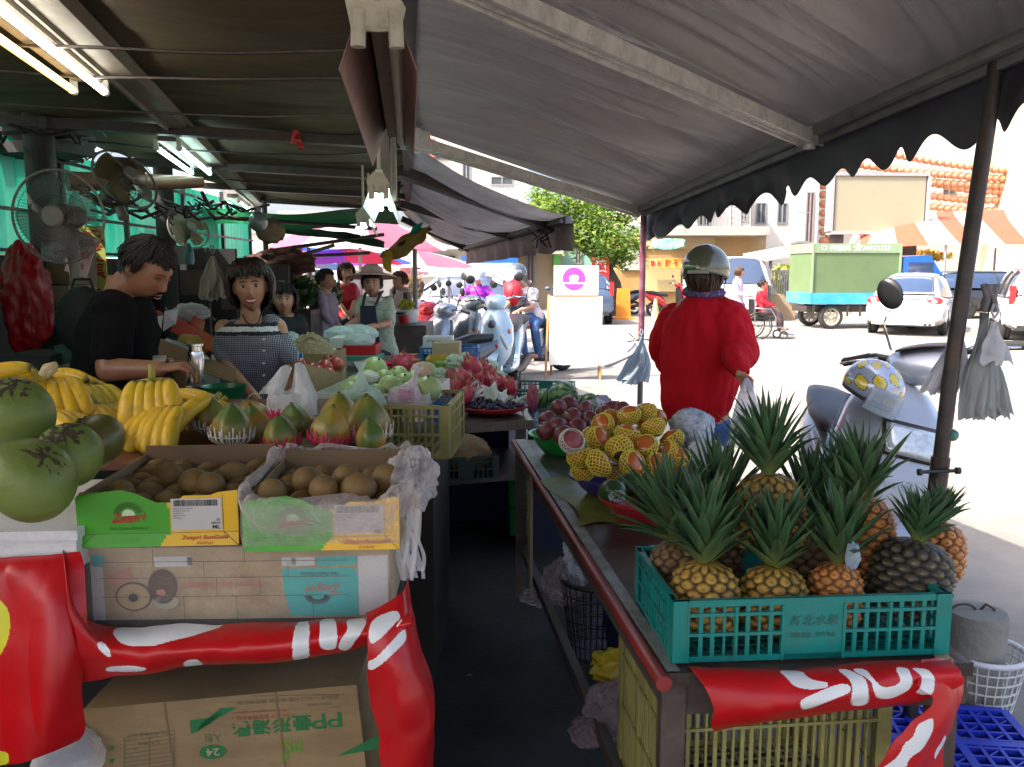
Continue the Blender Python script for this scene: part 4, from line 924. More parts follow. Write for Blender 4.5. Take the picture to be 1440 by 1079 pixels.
o = dup(av, at(884, 684, 2.78), (1.1, 1.0, 0), 1.05, 'paler mottled green avocado behind in the red bowl'); o = dup(av, at(915, 695, 2.72), (.3, 1.5, 0), 1, 'avocado half hidden under the pineapple leaves in the red bowl');
mesh_obj(crumple(at(868, 698, 2.64), (.028, .02, .018), 8), 'plastic_scrap', f_clear, 'clear plastic wrap on the front avocado', 'plastic wrap', 'loose plastic bags', smooth=True)
m_wax = mat('dusky_red_skin', (.17, .035, .04), .38, .3, 8, dirt=(.09, .015, .03), dirt_amt=.6, dscale=9)
wa = thing('dusky_red_fruit', 'x', 'fruit', (0, 0, 0), 0, 'dusky red fruit in the green bowl')
MB().ball((0, 0, 0), (.042, .042, .040), 20, 12, fn=lambda d: 1+.05*math.cos(5*math.atan2(d.y, d.x))*(1-d.z**2)-.12*max(0, d.z-.75)*3).build('fruit', m_wax, wa, smooth=True)
MB().tube([(0, 0, .03), (.002, 0, .048)], .003, 6).build('stalk', m_calyx, wa)
PW = []
for u, v, Y in ((786, 573, 3.72), (822, 575, 3.75), (849, 580, 3.75), (770, 590, 3.6), (785, 600, 3.45), (805, 588, 3.6), (830, 590, 3.6), (860, 575, 3.85), (768, 606, 3.45), (792, 612, 3.38), (812, 602, 3.45), (840, 600, 3.5), (800, 570, 3.85), (874, 578, 3.85)): place(wa, u, v, Y, RP.uniform(.85, 1.12), None, PW)
order_labels(PW, 'dusky red round fruit', ('top', 'middle', 'bottom'), 'of the green bowl')
# ================================================================ kiwis
m_kiwi = mat('kiwi_skin', (.20, .115, .03), .62, .2, 12, .0008, 240, dirt=(.09, .05, .02), dirt_amt=.5, dscale=16)
kw_ = thing('kiwi', 'x', 'kiwi', (0, 0, 0), 0, 'x'); MB().ball((0, 0, 0), (.031, .030, .037), 22, 16).build('fruit', m_kiwi, kw_, smooth=True)
MB().ball((0, 0, .0335), (.005, .005, .003), 8, 5).build('tip', m_calyx, kw_, smooth=True)
def kiwis(tray, spots, grp, base):
 pool = []
 for x, y, z, rx, rz in spots:
  o = place(kw_, 0, 0, 1, RP.uniform(.93, 1.1), (rx, 0, rz), pool); mw = Matrix.Translation(tray.location) @ Matrix.Rotation(tray.rotation_euler.z, 4, 'Z'); o.location = mw @ Vector((x, y, z)); o['group'] = grp
 return pool
rr = random.Random(4)
s1 = [(x, y, .068+rr.uniform(-.006, .006), 1.4+rr.uniform(-.4, .4), rr.uniform(0, 6)) for y in (.05, .115, .18, .25, .32, .365) for x in (.04, .10, .165, .225, .285)]
s1 += [(.20, .12, .103, 1.5, .3), (.24, .10, .101, 1.5, 1.2), (.12, .20, .101, 1.5, 1.), (.06, .07, .093, 1.5, .7), (.27, .2, .098, 1.5, 2)]
A_ = kiwis(k1, s1, 'kiwis in the left tray', ''); order_labels(A_, 'brown kiwi', ('back', 'rear middle', 'centre', 'near middle', 'front'), 'of the left tray')
s2 = [(x+rr.uniform(-.006, .006), y, .066+rr.uniform(-.006, .006), 1.4+rr.uniform(-.5, .5), rr.uniform(0, 6)) for y in (.05, .115, .18, .25, .33) for x in (.045, .105, .165, .225, .28)]
s2 += [(.045, .07, .098, .3, 0), (.10, .16, .105, 1.2, .4), (.15, .085, .105, 1.3, .5), (.19, .15, .112, .9, .2), (.225, .085, .105, 1.45, 1.3), (.275, .14, .11, .4, 1)]
A_ = kiwis(k2, s2, 'kiwis in the plastic lined tray', ''); order_labels(A_, 'round brown kiwi', ('back', 'rear middle', 'centre', 'near middle', 'front'), 'of the plastic lined tray')
K2 = k2.location
def filmring(u, v):
 a = 2*PI*u; x = .159+math.copysign(abs(math.cos(a))**.35, math.cos(a))*.170; y = .2+math.copysign(abs(math.sin(a))**.35, math.sin(a))*.215
 k = noise.noise(Vector((math.cos(a)*2.2, math.sin(a)*2.2, v*1.5))); k2_ = noise.noise(Vector((math.cos(a)*9, math.sin(a)*9, v*2)))
 ox = 1+.10*math.sin(v*PI*.7)+.04*k+.03*k2_; z = .055+.075*math.sin(v*PI*.62)+.02*k*v+.012*k2_
 if math.sin(a) < -.5: z -= .028*max(0, -math.sin(a)-.5)*2*(1-abs(v-.5))
 p = Vector((.159+(x-.159)*(ox-.16*v*v), .2+(y-.2)*(ox-.14*v*v), z)); p.y -= .008 if math.sin(a) < 0 else 0
 return p
q = MB(); q.grid(160, 22, filmring); q.grid(60, 26, lambda u, v: Vector((.0+.32*u, -.012-.010*math.sin(v*PI)-.004*noise.noise(Vector((u*7, v*5, 0))), .012+.085*v+.006*noise.noise(Vector((u*6, 0, 2))))))
o = q.build('plastic_liner', film('liner_film', (.86, .78, .78), .26, .15), smooth=True); o.location = K2; o.rotation_euler.z = .05; tag(o, 'crinkled clear plastic liner bulging round the right kiwi tray', 'plastic bag', 'loose plastic bags')
mesh_obj(crumple(at(576, 676, 1.92), (.058, .12, .060), 12, .75, 60, 40, 1.5), 'plastic_bag', film('loose_film', (.85, .80, .80), .34), 'whitish plastic bag puffed out at the right end of the kiwi trays', 'plastic bag', 'loose plastic bags', smooth=True)
q = MB()
for k in range(16):
 u0 = 560+k*1.7; a = at(u0, 716, 1.80+.006*(k % 5)); b = at(562+k*2.0+RP.uniform(-2, 5), 806+RP.uniform(-8, 12), 1.78+.006*(k % 5));
 q.grid(2, 14, lambda u, v: a.lerp(b, v)+Vector(((u-.5)*.008+.006*math.sin(v*7+k), .004*math.sin(v*11+k*2), 0)))
mesh_obj(q, 'bag_bundle', f_white, 'bundle of thin white plastic bags hanging from the corner of the kiwi table', 'plastic bags', 'bundles of carrier bags', smooth=True)
mesh_obj(sheet([[(574, 690, 1.82), (592, 685, 1.86)], [(576, 730, 1.82), (593, 730, 1.86)], [(575, 752, 1.81), (590, 765, 1.85)]], 6, 8, .004), 'cardboard_flap', mat('cream_card', (.6, .5, .38), .8), 'cream card flap sticking out above the bundle of white bags', 'card', smooth=True, solid=.003)
# ================================================================ bananas
m_ban = mat('banana_skin', (.5, .36, .03), .45, .12, 10, .0006, 60, attr='col')
def finger(L=.175, r=.0185, bend=.9, seed=0, green=0):
 q = MB(); n = 14; k = 7; pts = []; rs = []; col = []
 a = 0; p = Vector((0, 0, 0));
 for i in range(n+1):
  t = i/n; rs.append(r*(.45+2.6*t if t < .16 else (.86+.16*math.sin(PI*min(1, (t-.1)*1.1)))) if t < .9 else r*(.86-(t-.9)*5.6)); pts.append(p.copy())
  th = bend*t; p = p+Vector((math.cos(th), 0, -math.sin(th)))*L/n
 q.tube(pts, [max(.003, x) for x in rs], 10, ax=(0, 1, 0))
 for i in range(n+1):
  t = i/n
  for j in range(10):
   c = lerp3((.72, .45, .02), (.40, .42, .04), green+.5*max(0, .25-t)*3+.35*max(0, t-.8)*4); c = lerp3(c, (.30, .18, .03), .5 if (j % 2 and noise.noise(Vector((t*7, j, seed))) > .2) else 0)
   if t > .95 or t < .02: c = (.06, .04, .02)
   col.append(c)
 return q, col
def hand(label, loc, rot, n=7, L=.175, r=.0185, bend=.9, fan=.75, seed=0, green=0, two=False):
 t = thing('banana_hand', label, 'bananas', loc, 0, 'hands of bananas', rot=rot); rr = random.Random(seed)
 rows = [(n, 0, 0)]+([(max(2, n-2), .03, .35)] if two else [])
 for nn, dz, tl_ in rows:
  for i in range(nn):
   q, col = finger(L*rr.uniform(.9, 1.05), r*rr.uniform(.93, 1.07), bend*rr.uniform(.85, 1.1), seed+i, green)
   a = (i-(nn-1)/2)*.095*(.6+fan)*(r/.023); M = Matrix.Translation((0, (i-(nn-1)/2)*.021*(r/.023), -dz)) @ Matrix.Rotation(a, 4, 'Z') @ Matrix.Rotation(tl_+rr.uniform(-.05, .05), 4, 'Y')
   for v in q.v: v.xyz = M @ v
   q.c = col; q.build('banana', m_ban, t, smooth=True)
 q = MB(); q.ball((0, 0, -.006), (.013, .0098*n*(r/.023), .010), 20, 10); q.tube([(-.008, 0, 0), (-.03, 0, .006), (-.045, 0, .016)], [.011, .009, .008], 8); q.build('stem', mat('banana_stem', (.40, .36, .06), .6, .3, 20, .002, dirt=(.12, .08, .03)), t, smooth=True)
 return t
D = rad
hand('upright hand of plump bananas with its stem pointing up in the middle of the display', at(213, 536, 2.38), (.1, .95, -1.35), 5, .165, .025, .75, .30, 1)
hand('broad hand of bananas lying fanned towards the camera behind the left kiwi tray', at(292, 566, 2.48), (.35, .18, D(-138)), 7, .20, .023, .85, .30, 2)
hand('row of blunt bananas just above the back edge of the left kiwi tray', at(232, 574, 2.34), (.1, .55, D(-112)), 6, .15, .025, .75, .34, 3)
hand('long bananas sweeping right behind the fanned hand', at(250, 562, 2.62), (-.5, -.02, D(-12)), 5, .20, .022, .5, .20, 4)
hand('greenish hand of bananas in two layers left of the upright hand', at(118, 545, 2.55), (-.1, .22, D(-42)), 6, .175, .024, .85, .38, 5, .45, True)
hand('hand of bananas behind the big green fruit pointing at the camera', at(72, 538, 2.40), (.1, .25, D(-58)), 5, .18, .025, .95, .30, 6)
hand('hand of bananas lying at the rear left of the display', at(75, 536, 2.66), (-.5, -.1, D(-5)), 5, .18, .022, .6, .2, 7)
hand('hand of bananas at the far left top with a pale torn stem', at(55, 527, 2.35), (.6, .05, D(185)), 5, .20, .023, .6, .2, 8)
hand('pale bananas tucked low between the green fruit and the two layered hand', at(75, 585, 2.26), (-.3, .05, D(-18)), 5, .16, .023, .6, .25, 9)
hand('small hand of bananas under the two layered greenish hand', at(140, 572, 2.42), (.0, .3, D(-30)), 5, .15, .022, .8, .3, 10, .15)
hand('bananas at the rear right of the display beside the papayas', at(300, 568, 2.78), (.2, .1, D(-160)), 5, .18, .022, .6, .25, 12)
q = MB(); a = at(62, 528, 2.3)
q.tube([a, a+Vector((.01, 0, .02)), a+Vector((.035, 0, .030))], [.016, .014, .009], 10); q.tube([a+Vector((.005, 0, .0)), a+Vector((.022, 0, .012)), a+Vector((.027, 0, .028))], [.012, .010, .007], 10)
mesh_obj(q, 'banana_stalk', mat('pale_stalk', (.5, .4, .22), .7), 'pale torn banana stalk sticking up at the left of the display', 'banana stalk', smooth=True)
# ================================================================ big green fruit
m_pom = mat('green_rind', (.13, .19, .035), .45, .3, 6, .0018, 60, dirt=(.20, .23, .07), dirt_amt=.8, dscale=7, spec=.35); m_scar = mat('dry_scar', (.05, .035, .015), .85, .3, 40, .003)
m_pom2 = mat('brown_green_rind', (.10, .10, .018), .38, .25, 5, .0012, 70, dirt=(.13, .09, .03), dirt_amt=.7, dscale=5)
def bigfruit(label, u, v, Y, r, rot, m=m_pom, seed=0):
 t = thing('green_fruit', label, 'green fruit', at(u, v, Y), 0, 'big green fruit on the styrofoam box', rot=rot)
 MB().ball((0, 0, 0), r, 40, 28, fn=lambda d: 1+.02*math.cos(3*math.atan2(d.y, d.x)+seed)*(1-d.z**2)+.012*noise.noise(d*3+Vector((seed, 0, 0)))-.05*max(0, d.z-.86)*3).build('rind', m, t, smooth=True)
 q = MB(); z = r[2]*.97
 q.ball((0, 0, z-.013), (.036, .032, .0145), 48, 10, fn=lambda d: 1+.45*noise.noise(Vector((d.x*3, d.y*3, seed)))+.25*noise.noise(Vector((d.x*9, d.y*9, seed))))
 for k in range(5):
  a = k*1.3+seed+R.uniform(-.3, .3); q.ball((.032*math.cos(a), .030*math.sin(a), z-.008-.004*R.random()), (.011, .006, .004), 8, 5, fn=lambda d: 1+.4*noise.noise(d*3+Vector((k, 0, 0))))
 q.build('stem_scar', m_scar, t, smooth=True)
 return t
bigfruit('upper left big green fruit with a dark dry scar on top', 22, 583, 1.80, (.078, .078, .083), (.55, .25, 0))
bigfruit('largest big green fruit lowest at the left edge of the photo', 44, 675, 1.62, (.086, .080, .078), (.35, .75, 0), seed=2)
bigfruit('big green fruit in the middle with its scar facing the camera', 98, 640, 1.74, (.066, .066, .068), (.6, .1, 0), seed=3)
bigfruit('brownish green fruit farthest right behind the other green ones', 132, 622, 1.92, (.070, .068, .060), (.2, -.6, 0), m_pom2, seed=4)
# ================================================================ papayas
m_pap = mat('papaya_skin', (.3, .2, .03), .4, .15, 12, .0008, 60, attr='col')
def papaya(label, u, v, Y, s=1, ripe=.5, tilt=(0, 0), netm=None, seed=0, grp='papayas behind the kiwi trays'):
 t = thing('papaya', label, 'papaya', at(u, v+4, Y), 0, grp, rot=(tilt[0], tilt[1], seed), scale=(s*.92, s*.92, s*.80))
 q = MB(); H = .155; pr = [(0.001, 0), (.022, .003), (.038, .018), (.047, .045), (.048, .070), (.042, .095), (.032, .118), (.021, .137), (.012, .149), (.006, .154), (.001, .155)]
 q.lathe([(r_*1.22, z_) for r_, z_ in pr], 40, wob=lambda a, i: 1+.06*math.cos(5*a+seed)+.03*math.sin(3*a+i*.4)); q.c = [lerp3(lerp3((.44, .20, .02), (.36, .27, .035), .5+1.1*noise.noise(p*16)), (.095, .15, .03), (1-ripe)*.9+1.3*noise.noise(p*13+Vector((seed, 0, 0)))+max(0, p.z-.11)*14) for p in q.v]
 q.build('fruit', m_pap, t, smooth=True)
 MB().tube([(0, 0, .150), (.001, 0, .160)], [.006, .005], 8).build('stalk', m_calyx, t)
 if netm:
  q = MB()
  for k in range(40):
   a = 2*PI*k/40; w = .061+.007*(k % 2); p = Vector((math.cos(a), math.sin(a), 0)); sd = Vector((-math.sin(a), math.cos(a), 0))*.0026
   zt = .052+.012*(k % 3); o = [p*.03+sd, p*.03-sd, p*w+Vector((0, 0, .03))-sd, p*w+Vector((0, 0, .03))+sd, p*(w+.004)+Vector((0, 0, zt))-sd, p*(w+.004)+Vector((0, 0, zt))+sd]
   q.add(o, [(0, 1, 2, 3), (3, 2, 4, 5)])
  q.tube([Vector((math.cos(2*PI*k/40), math.sin(2*PI*k/40), 0))*(.063+.004*(k % 2))+Vector((0, 0, .04)) for k in range(41)], .002, 5)
  q.build('foam_net', netm, t, smooth=True, solid=.0015)
 return t
papaya('green papaya in a white foam net right behind the left kiwi tray', 326, 624, 2.28, .95, .15, (0, .05), m_netW, 1)
papaya('small green papaya beside the pale card at the left of the papayas', 300, 606, 2.42, .85, .2, (0, -.1), m_netW, 2)
papaya('green papaya with a yellow flush between the white and pink nets', 362, 622, 2.42, .95, .35, (0, .15), None, 3)
papaya('orange tinged papaya in a bright pink net', 398, 632, 2.28, .85, .45, (0, .1), m_netP, 4)
papaya('squat green papaya behind the pink net', 418, 616, 2.48, .95, .25, (.1, -.5), None, 5)
papaya('ripe orange papaya with green tip leaning in the centre', 462, 626, 2.28, .95, .8, (0, .15), m_netP, 6)
papaya('tall orange papaya standing at the back of the group', 478, 610, 2.55, 1.08, .95, (0, .0), m_netW, 7)
papaya('large green and yellow papaya at the right end', 517, 620, 2.40, 1.15, .4, (0, -.05), m_netW, 8)
papaya('short papaya in front at the right end of the group', 524, 632, 2.26, .75, .3, (0, .1), None, 9)
papaya('yellowish papaya lying behind the pink net', 372, 600, 2.75, .95, .5, (.3, .6), None, 10)
papaya('papaya lying on its side below the plastic carrier bag', 440, 612, 2.62, .9, .6, (.2, .9), None, 11)
papaya('dark green papaya at the rear left of the papayas', 345, 600, 2.75, .95, .1, (1.2, .3), None, 12)
q = MB(); a = at(385, 590, 2.27)
for k in range(14): q.tube([a+Vector((R.uniform(-.004, .004), R.uniform(-.004, .004), -.02)), a+Vector((R.uniform(-.006, .006), 0, 0)), a+Vector((R.uniform(-.02, .02), R.uniform(-.01, .01), R.uniform(.012, .03)))], .0022, 5)
mesh_obj(q, 'net_knot', m_netP, 'knotted top of the pink foam net', 'net')
mesh_obj(sheet([[(288, 568, 2.75), (302, 586, 2.75)], [(280, 588, 2.72), (300, 604, 2.72)]], 4, 4), 'price_card', mat('cream_paper', (.62, .56, .36), .8), 'folded cream card standing between bananas and papayas', 'card', solid=.002)
mesh_obj(sheet([[(338, 588, 2.62), (356, 596, 2.62)], [(340, 600, 2.58), (352, 606, 2.58)]], 4, 4), 'price_card', mat('pale_yellow_paper', (.62, .58, .28), .8), 'pale yellow card lying behind the green papayas', 'card', solid=.002)
lime = thing('green_mango', 'smooth bright green fruit behind the tall orange papaya', 'mango', at(487, 580, 2.8), 0, 'green mangoes by the papayas'); MB().ball((0, 0, 0), (.034, .034, .045), 20, 14).build('fruit', mat('bright_green_skin', (.06, .17, .02), .3, .2, 9, coat=.2), lime, smooth=True)
dup(lime, at(493, 597, 2.7), (.8, .3, 0), .9, 'smaller green fruit below the bright green one'); dup(lime, at(505, 580, 2.9), (.3, 1.2, 0), 1.2, 'wide green fruit left of the olive crate')
dup(lime, at(345, 585, 3.0), (.3, 1.3, 0), 1.6, 'dark green melon shape behind the green papayas')
# ================================================================ middle of the stall
m_redt = m_redp
mt = thing('stall_table', 'low dark table with a shelf beyond the aisle carrying the dragon fruit', 'table', (-.2, 5.2, 0)); OM = Vector((-.2, 5.2, 0))
A1 = Vector((-1.3, 4.25, .76)); B1_ = Vector((.12, 4.74, .76)); C1 = Vector((-.05, 6.6, .76)); D1 = Vector((-1.5, 6.4, .76))
q = MB(); q.loft([[p-OM-Vector((0, 0, .05)) for p in (A1, B1_, C1, D1)], [p-OM for p in (A1, B1_, C1, D1)]]); q.build('table_top', m_top, mt, bevel=.004)
q = MB(); q.loft([[Vector(p)-OM-Vector((0, 0, dz)) for p in ((-1.3, 4.15, .48), (.08, 4.62, .48), (.0, 5.4, .48), (-1.4, 5.2, .48))] for dz in (.03, 0)]); q.build('shelf', m_wood, mt, bevel=.003)
for x, y in ((-.38, 4.6), (.05, 4.78), (-.1, 6.5), (-1.25, 4.35)): MB().b2((x-.03-OM.x, y-.03-OM.y, 0), (x+.03-OM.x, y+.03-OM.y, .71)).build('leg', m_wood, mt)
MB().b2((-1.2-OM.x, 5.3-OM.y, .0), (-.02-OM.x, 5.33-OM.y, .71)).build('back_board', mat('indigo_cloth', (.01, .012, .05), .8), mt)
crate('dark crate on the shelf of the low table with a brown sack inside', .36, .26, .13, mat('black_green_plastic', (.015, .035, .035), .4, .2), (at(606, 655, 4.35).x, 4.42, .482), .2, group='plastic crates of the stall')
mesh_obj(crumple((at(650, 640, 4.5).x, 4.56, .61), (.15, .10, .10), 31, .25, 50, 30), 'sack', mat('brown_paper', (.20, .11, .045), .7, .25, 9, .003, 18), 'crumpled brown paper sack sticking out of the dark crate', 'sack', smooth=True)
crate('olive plastic crate standing right of the papayas under the melons', .30, .42, .20, m_olive, (at(530, 640, 3.2).x-.015, 3.12, .905), -.08, mid=False, nv=4)
q = MB(); q.b2((-1.05, 3.15, 0), (-.30, 3.9, .90)); mesh_obj(q, 'wooden_chest', m_dark, 'dark wooden chest under the olive crate', 'chest')
crate('bright blue crate edge between the olive crate and the low table', .16, .2, .14, mat('blue_plastic', (.01, .09, .42), .35, .1), (at(596, 590, 4.5).x, 4.5, .762), .1)
m_guava = mat('pale_green_skin', (.36, .44, .17), .38, .15, 9, .0005, 60, dirt=(.5, .5, .3), dirt_amt=.5, dscale=6)
gv = thing('pale_green_melon', 'x', 'melon', (0, 0, 0), 0, 'pale green melons behind the olive crate'); MB().ball((0, 0, 0), (.052, .052, .047), 20, 14, fn=lambda d: 1+.02*math.cos(7*math.atan2(d.y, d.x))*(1-d.z**2)).build('fruit', m_guava, gv, smooth=True)
MB().tube([(0, 0, .044), (.003, 0, .054)], .004, 6).build('stalk', m_calyx, gv)
GP = []
for u, v, Y, s in ((527, 519, 3.9, 1.15), (500, 543, 3.6, 1.0), (492, 551, 3.5, .9), (549, 545, 3.5, 1.05), (568, 540, 3.6, .95), (530, 553, 3.45, .8), (560, 528, 3.9, .9), (582, 534, 3.8, .9), (602, 547, 3.45, 1.1), (515, 533, 3.8, .9), (590, 522, 4.0, .8), (541, 533, 3.8, .9), (601, 521, 4.0, .8), (575, 552, 3.4, .9)): place(gv, u, v, Y, s, None, GP)
order_labels(GP, 'pale green melon', ('back', 'middle', 'front'), 'of the heap')
mesh_obj(crumple(at(517, 531, 3.72), (.05, .04, .028), 5, .3), 'foam_wrapped_fruit', m_netW, 'fruit in creased yellowish white foam at the left of the pale melons', 'fruit', smooth=True)
mesh_obj(crumple(at(596, 520, 3.7), (.035, .03, .035), 6, .3), 'wrapped_fruit', mat('peach_paper', (.55, .38, .25), .7, .2), 'peach coloured paper wrapped fruit right of the pale melons', 'fruit', smooth=True)
q = MB();
def tray(mb, c, w, d, h, rz, t=.004):
 M = Matrix.Translation(c) @ Matrix.Rotation(rz, 4, 'Z'); mb.b2((-w/2, -d/2, 0), (w/2, d/2, t), 0, M)
 for a in ((-w/2, -d/2, 0, w/2, -d/2+t, h), (-w/2, d/2-t, 0, w/2, d/2, h), (-w/2, -d/2+t, 0, -w/2+t, d/2-t, h), (w/2-t, -d/2+t, 0, w/2, d/2-t, h)): mb.b2(a[:3], a[3:], 0, M)
 return mb
tray(q, (at(545, 555, 3.65).x, 3.62, 1.06), .46, .52, .05, -.1); mesh_obj(q, 'tray', m_white, 'shallow white tray under the pale green melons', 'tray')
def tiebag(label, u, v, Y, r, m, inner=None, seed=0, knot=.05, kd=(0, 0, 1)):
 c = at(u, v, Y); q = crumple((0, 0, 0), (r*1.25, r, r*.75), seed, .28, 56, 36)
 kd = Vector(kd).normalized()
 for p in q.v:
  k = max(0, p.normalized().dot(kd)-.72)/.28; p += kd*knot*k*k*1.6; p -= (p-kd*p.dot(kd))*.75*k
 for j in range(10):
  a = 2*PI*j/10; d = (kd*1.0+Vector((math.cos(a), math.sin(a), .2))*.55).normalized(); b0 = kd*(r*.75+knot*.9); s = d.cross(Vector((0, 0, 1))).normalized()*.010
  q.add([b0-s*.2, b0+s*.2, b0+d*.05+s, b0+d*.05-s], [(0, 1, 2, 3)])
 t = thing('tied_bag', label, 'plastic bag', c, 0, 'knotted bags of fruit'); q.build('bag', m, t, smooth=True)
 if inner:
  q = MB()
  for j in range(5): q.ball((R.uniform(-.5, .5)*r, R.uniform(-.4, .4)*r, R.uniform(-.3, .15)*r), r*.42, 16, 10)
  q = q; o = q.build('contents', inner, t, smooth=True)
 return t
tiebag('knotted bluish clear bag of green fruit in front of the pale melons', 508, 562, 3.15, .068, film('bag_green', (.7, .85, .8), .40), mat('green_content', (.12, .26, .05), .5), 1)
tiebag('knotted clear bag of purplish fruit on the corner of the olive crate', 568, 556, 3.2, .05, film('bag_pink', (.85, .7, .8), .40), mat('mauve_content', (.40, .05, .18), .5), 2, kd=(.6, 0, 1))
q = MB(); bo = at(408, 512, 4.0)
P = lambda u, v, Y: at(u, v, Y)
def panel(mb, pts, t=.004, mi=0):
 n = (Vector(pts[1])-Vector(pts[0])).cross(Vector(pts[3])-Vector(pts[0])).normalized()*t; mb.loft([[Vector(p) for p in pts], [Vector(p)+n for p in pts]], mi)
panel(q, [P(430, 572, 3.6), P(476, 572, 3.75), P(480, 526, 3.85), P(428, 512, 3.7)]); panel(q, [P(402, 560, 3.95), P(430, 572, 3.6), P(428, 512, 3.7), P(400, 506, 4.0)]); panel(q, [P(476, 572, 3.75), P(484, 560, 4.2), P(486, 516, 4.25), P(480, 526, 3.85)]); panel(q, [P(402, 530, 3.95), P(484, 540, 4.2), P(480, 540, 3.9), P(430, 530, 3.65)]); panel(q, [P(402, 560, 4.2), P(484, 560, 4.3), P(486, 514, 4.3), P(404, 504, 4.25)])
mesh_obj(q, 'fruit_carton', m_card, 'plain brown open carton of red fruit right of the smiling woman', 'box', 'cardboard boxes of the stall', fix=True)
m_redf = mat('red_skin', (.42, .03, .025), .35, .3, 7, dirt=(.45, .2, .08), dirt_amt=.6, dscale=7, coat=.2)
rf = thing('red_fruit', 'x', 'fruit', (0, 0, 0), 0, 'red fruit in the open carton'); MB().ball((0, 0, 0), .036, 20, 14).build('fruit', m_redf, rf, smooth=True); MB().lathe([(.010, .030), (.006, .038), (.011, .047)], 8, cap=False).build('crown', m_redf, rf)
RF = []
for u, v, Y, s in ((456, 518, 3.95, 1.1), (437, 517, 3.9, .7), (472, 512, 4.1, 1), (462, 526, 3.85, .8), (446, 522, 3.85, .8), (420, 512, 4.05, .9)): place(rf, u, v, Y, s, None, RF)
order_labels(RF, 'red fruit', ('back', 'front'), 'of the plain open carton')
cb = thing('carrier_bag', 'white plastic carrier bag standing open with two tall handles behind the papayas', 'plastic bag', at(412, 596, 2.75));
def fb(u, v):
 a = 2*PI*u; s = 2.75/1200
 wx = (38-6*v)*s; x = math.cos(a)*wx; y = math.sin(a)*.06*(1-.55*v); z = v*46*s
 p = Vector((x, y, z)); return p+noise.noise_vector(Vector((math.cos(a)*2, math.sin(a)*2, v*2)))*.012+noise.noise_vector(Vector((math.cos(a)*7, math.sin(a)*7, v*2)))*.004
q = MB(); q.grid(70, 16, fb)
s_ = 2.75/1200
for x0, x1, h1, w0, w1 in ((-30, -8, 84, 15, 8), (17, 11, 88, 17, 6)):
 q.grid(10, 16, lambda u, v: Vector(((x0+(x1-x0)*v+(u-.5)*2*(w0+(w1-w0)*v))*s_, .012*math.sin(u*6+v*3)-.03*(1-v), (44+(h1-44)*v-4*(abs(u-.5)*2)**2*v)*s_)) + Vector((0, .01*noise.noise(Vector((u*4, v*4, x0))), 0)))
 q.grid(10, 16, lambda u, v: Vector(((x0+(x1-x0)*v+(u-.5)*2*(w0+(w1-w0)*v))*s_, .03+.012*math.sin(u*5+v*2)-.02*v, (42+(h1-46)*v)*s_)))
q.build('bag', film('carrier_white', (.86, .86, .86), .66, .3), cb, smooth=True)
mesh_obj(crumple(at(412, 590, 2.76), (.075, .045, .04), 4, .2), 'yellow_fruit', mat('pale_yellow', (.55, .42, .15), .6, .2), 'pale yellow fruit lying in the bottom of the white carrier bag', 'fruit', smooth=True)
q = MB(); rr = random.Random(8)
c0 = at(437, 498, 5.0)
for k in range(520):
 a = rr.uniform(0, 2*PI); d = math.sqrt(rr.random()); x = d*math.cos(a)*.15; y = d*math.sin(a)*.16; z = .12*(1-d**1.6)*rr.uniform(.75, 1.05)
 p = c0+Vector((x, y, z)); e = rr.uniform(0, 6); w = Vector((math.cos(e), math.sin(e), rr.uniform(-.4, .4)))*.022; q.tube([p-w, p+Vector((0, 0, .006)), p+w*.9+Vector((0, 0, -.004))], [.0035, .005, .003], 5)
tag(mesh_obj(q, 'dried_mushrooms', mat('cream_food', (.52, .42, .24), .6, .3, 12), 'heap of cream coloured dried mushrooms behind the plain carton', 'food'), kind='stuff')
q = MB(); q.ball((c0.x, c0.y, c0.z-.01), (.15, .16, .11), 20, 10); mesh_obj(q, 'mushroom_sack', mat('cream_food_dark', (.3, .23, .12), .8), 'sack inside the heap of dried mushrooms', 'sack', smooth=True)
q = MB(); tray(q, (c0.x, c0.y, c0.z-.10), .32, .36, .12, -.1); mesh_obj(q, 'carton_tray', m_card, 'low carton holding the dried mushrooms', 'box', 'cardboard boxes of the stall')
q = MB(); q.b2((-1.9, 4.6, 0), (-.75, 6.3, .97)); mesh_obj(q, 'display_counter', m_wood, 'dark counter under the mushrooms and the bagged goods', 'counter')
m_rt = mat('red_tray', (.50, .015, .02), .3, .1)
def pbox(label, u0, u1, v0, v1, Y, m, nm='box', cat='box', d=.25, grp='boxes on the back counter', rz=0, bevel=.004, mats=None):
 a = at(u0, v1, Y); b = at(u1, v0, Y); q = MB(); q.b2((-(b.x-a.x)/2, 0, 0), ((b.x-a.x)/2, d, b.z-a.z)); o = q.build(nm, mats or m, bevel=bevel); o.location = ((a.x+b.x)/2, Y, a.z); o.rotation_euler.z = rz; return tag(o, label, cat, grp)
def ptray(label, u0, u1, v0, v1, Y, m, nm='tray', cat='tray', d=.25, grp='trays on the back counter', rz=0):
 a = at(u0, v1, Y); b = at(u1, v0, Y); q = MB(); tray(q, (0, d/2, 0), b.x-a.x, d, b.z-a.z, 0); o = q.build(nm, m); o.location = ((a.x+b.x)/2, Y, a.z); o.rotation_euler.z = rz; return tag(o, label, cat, grp)
ptray('bright red tray of plastic wrapped goods behind the mushrooms', 482, 528, 486, 501, 5.4, m_rt); pbox('white box beside the red tray', 464, 482, 476, 501, 5.4, m_white); pbox('flat pale green box edge under the red tray', 468, 532, 502, 508, 5.3, mat('sea_green', (.04, .25, .17), .5))
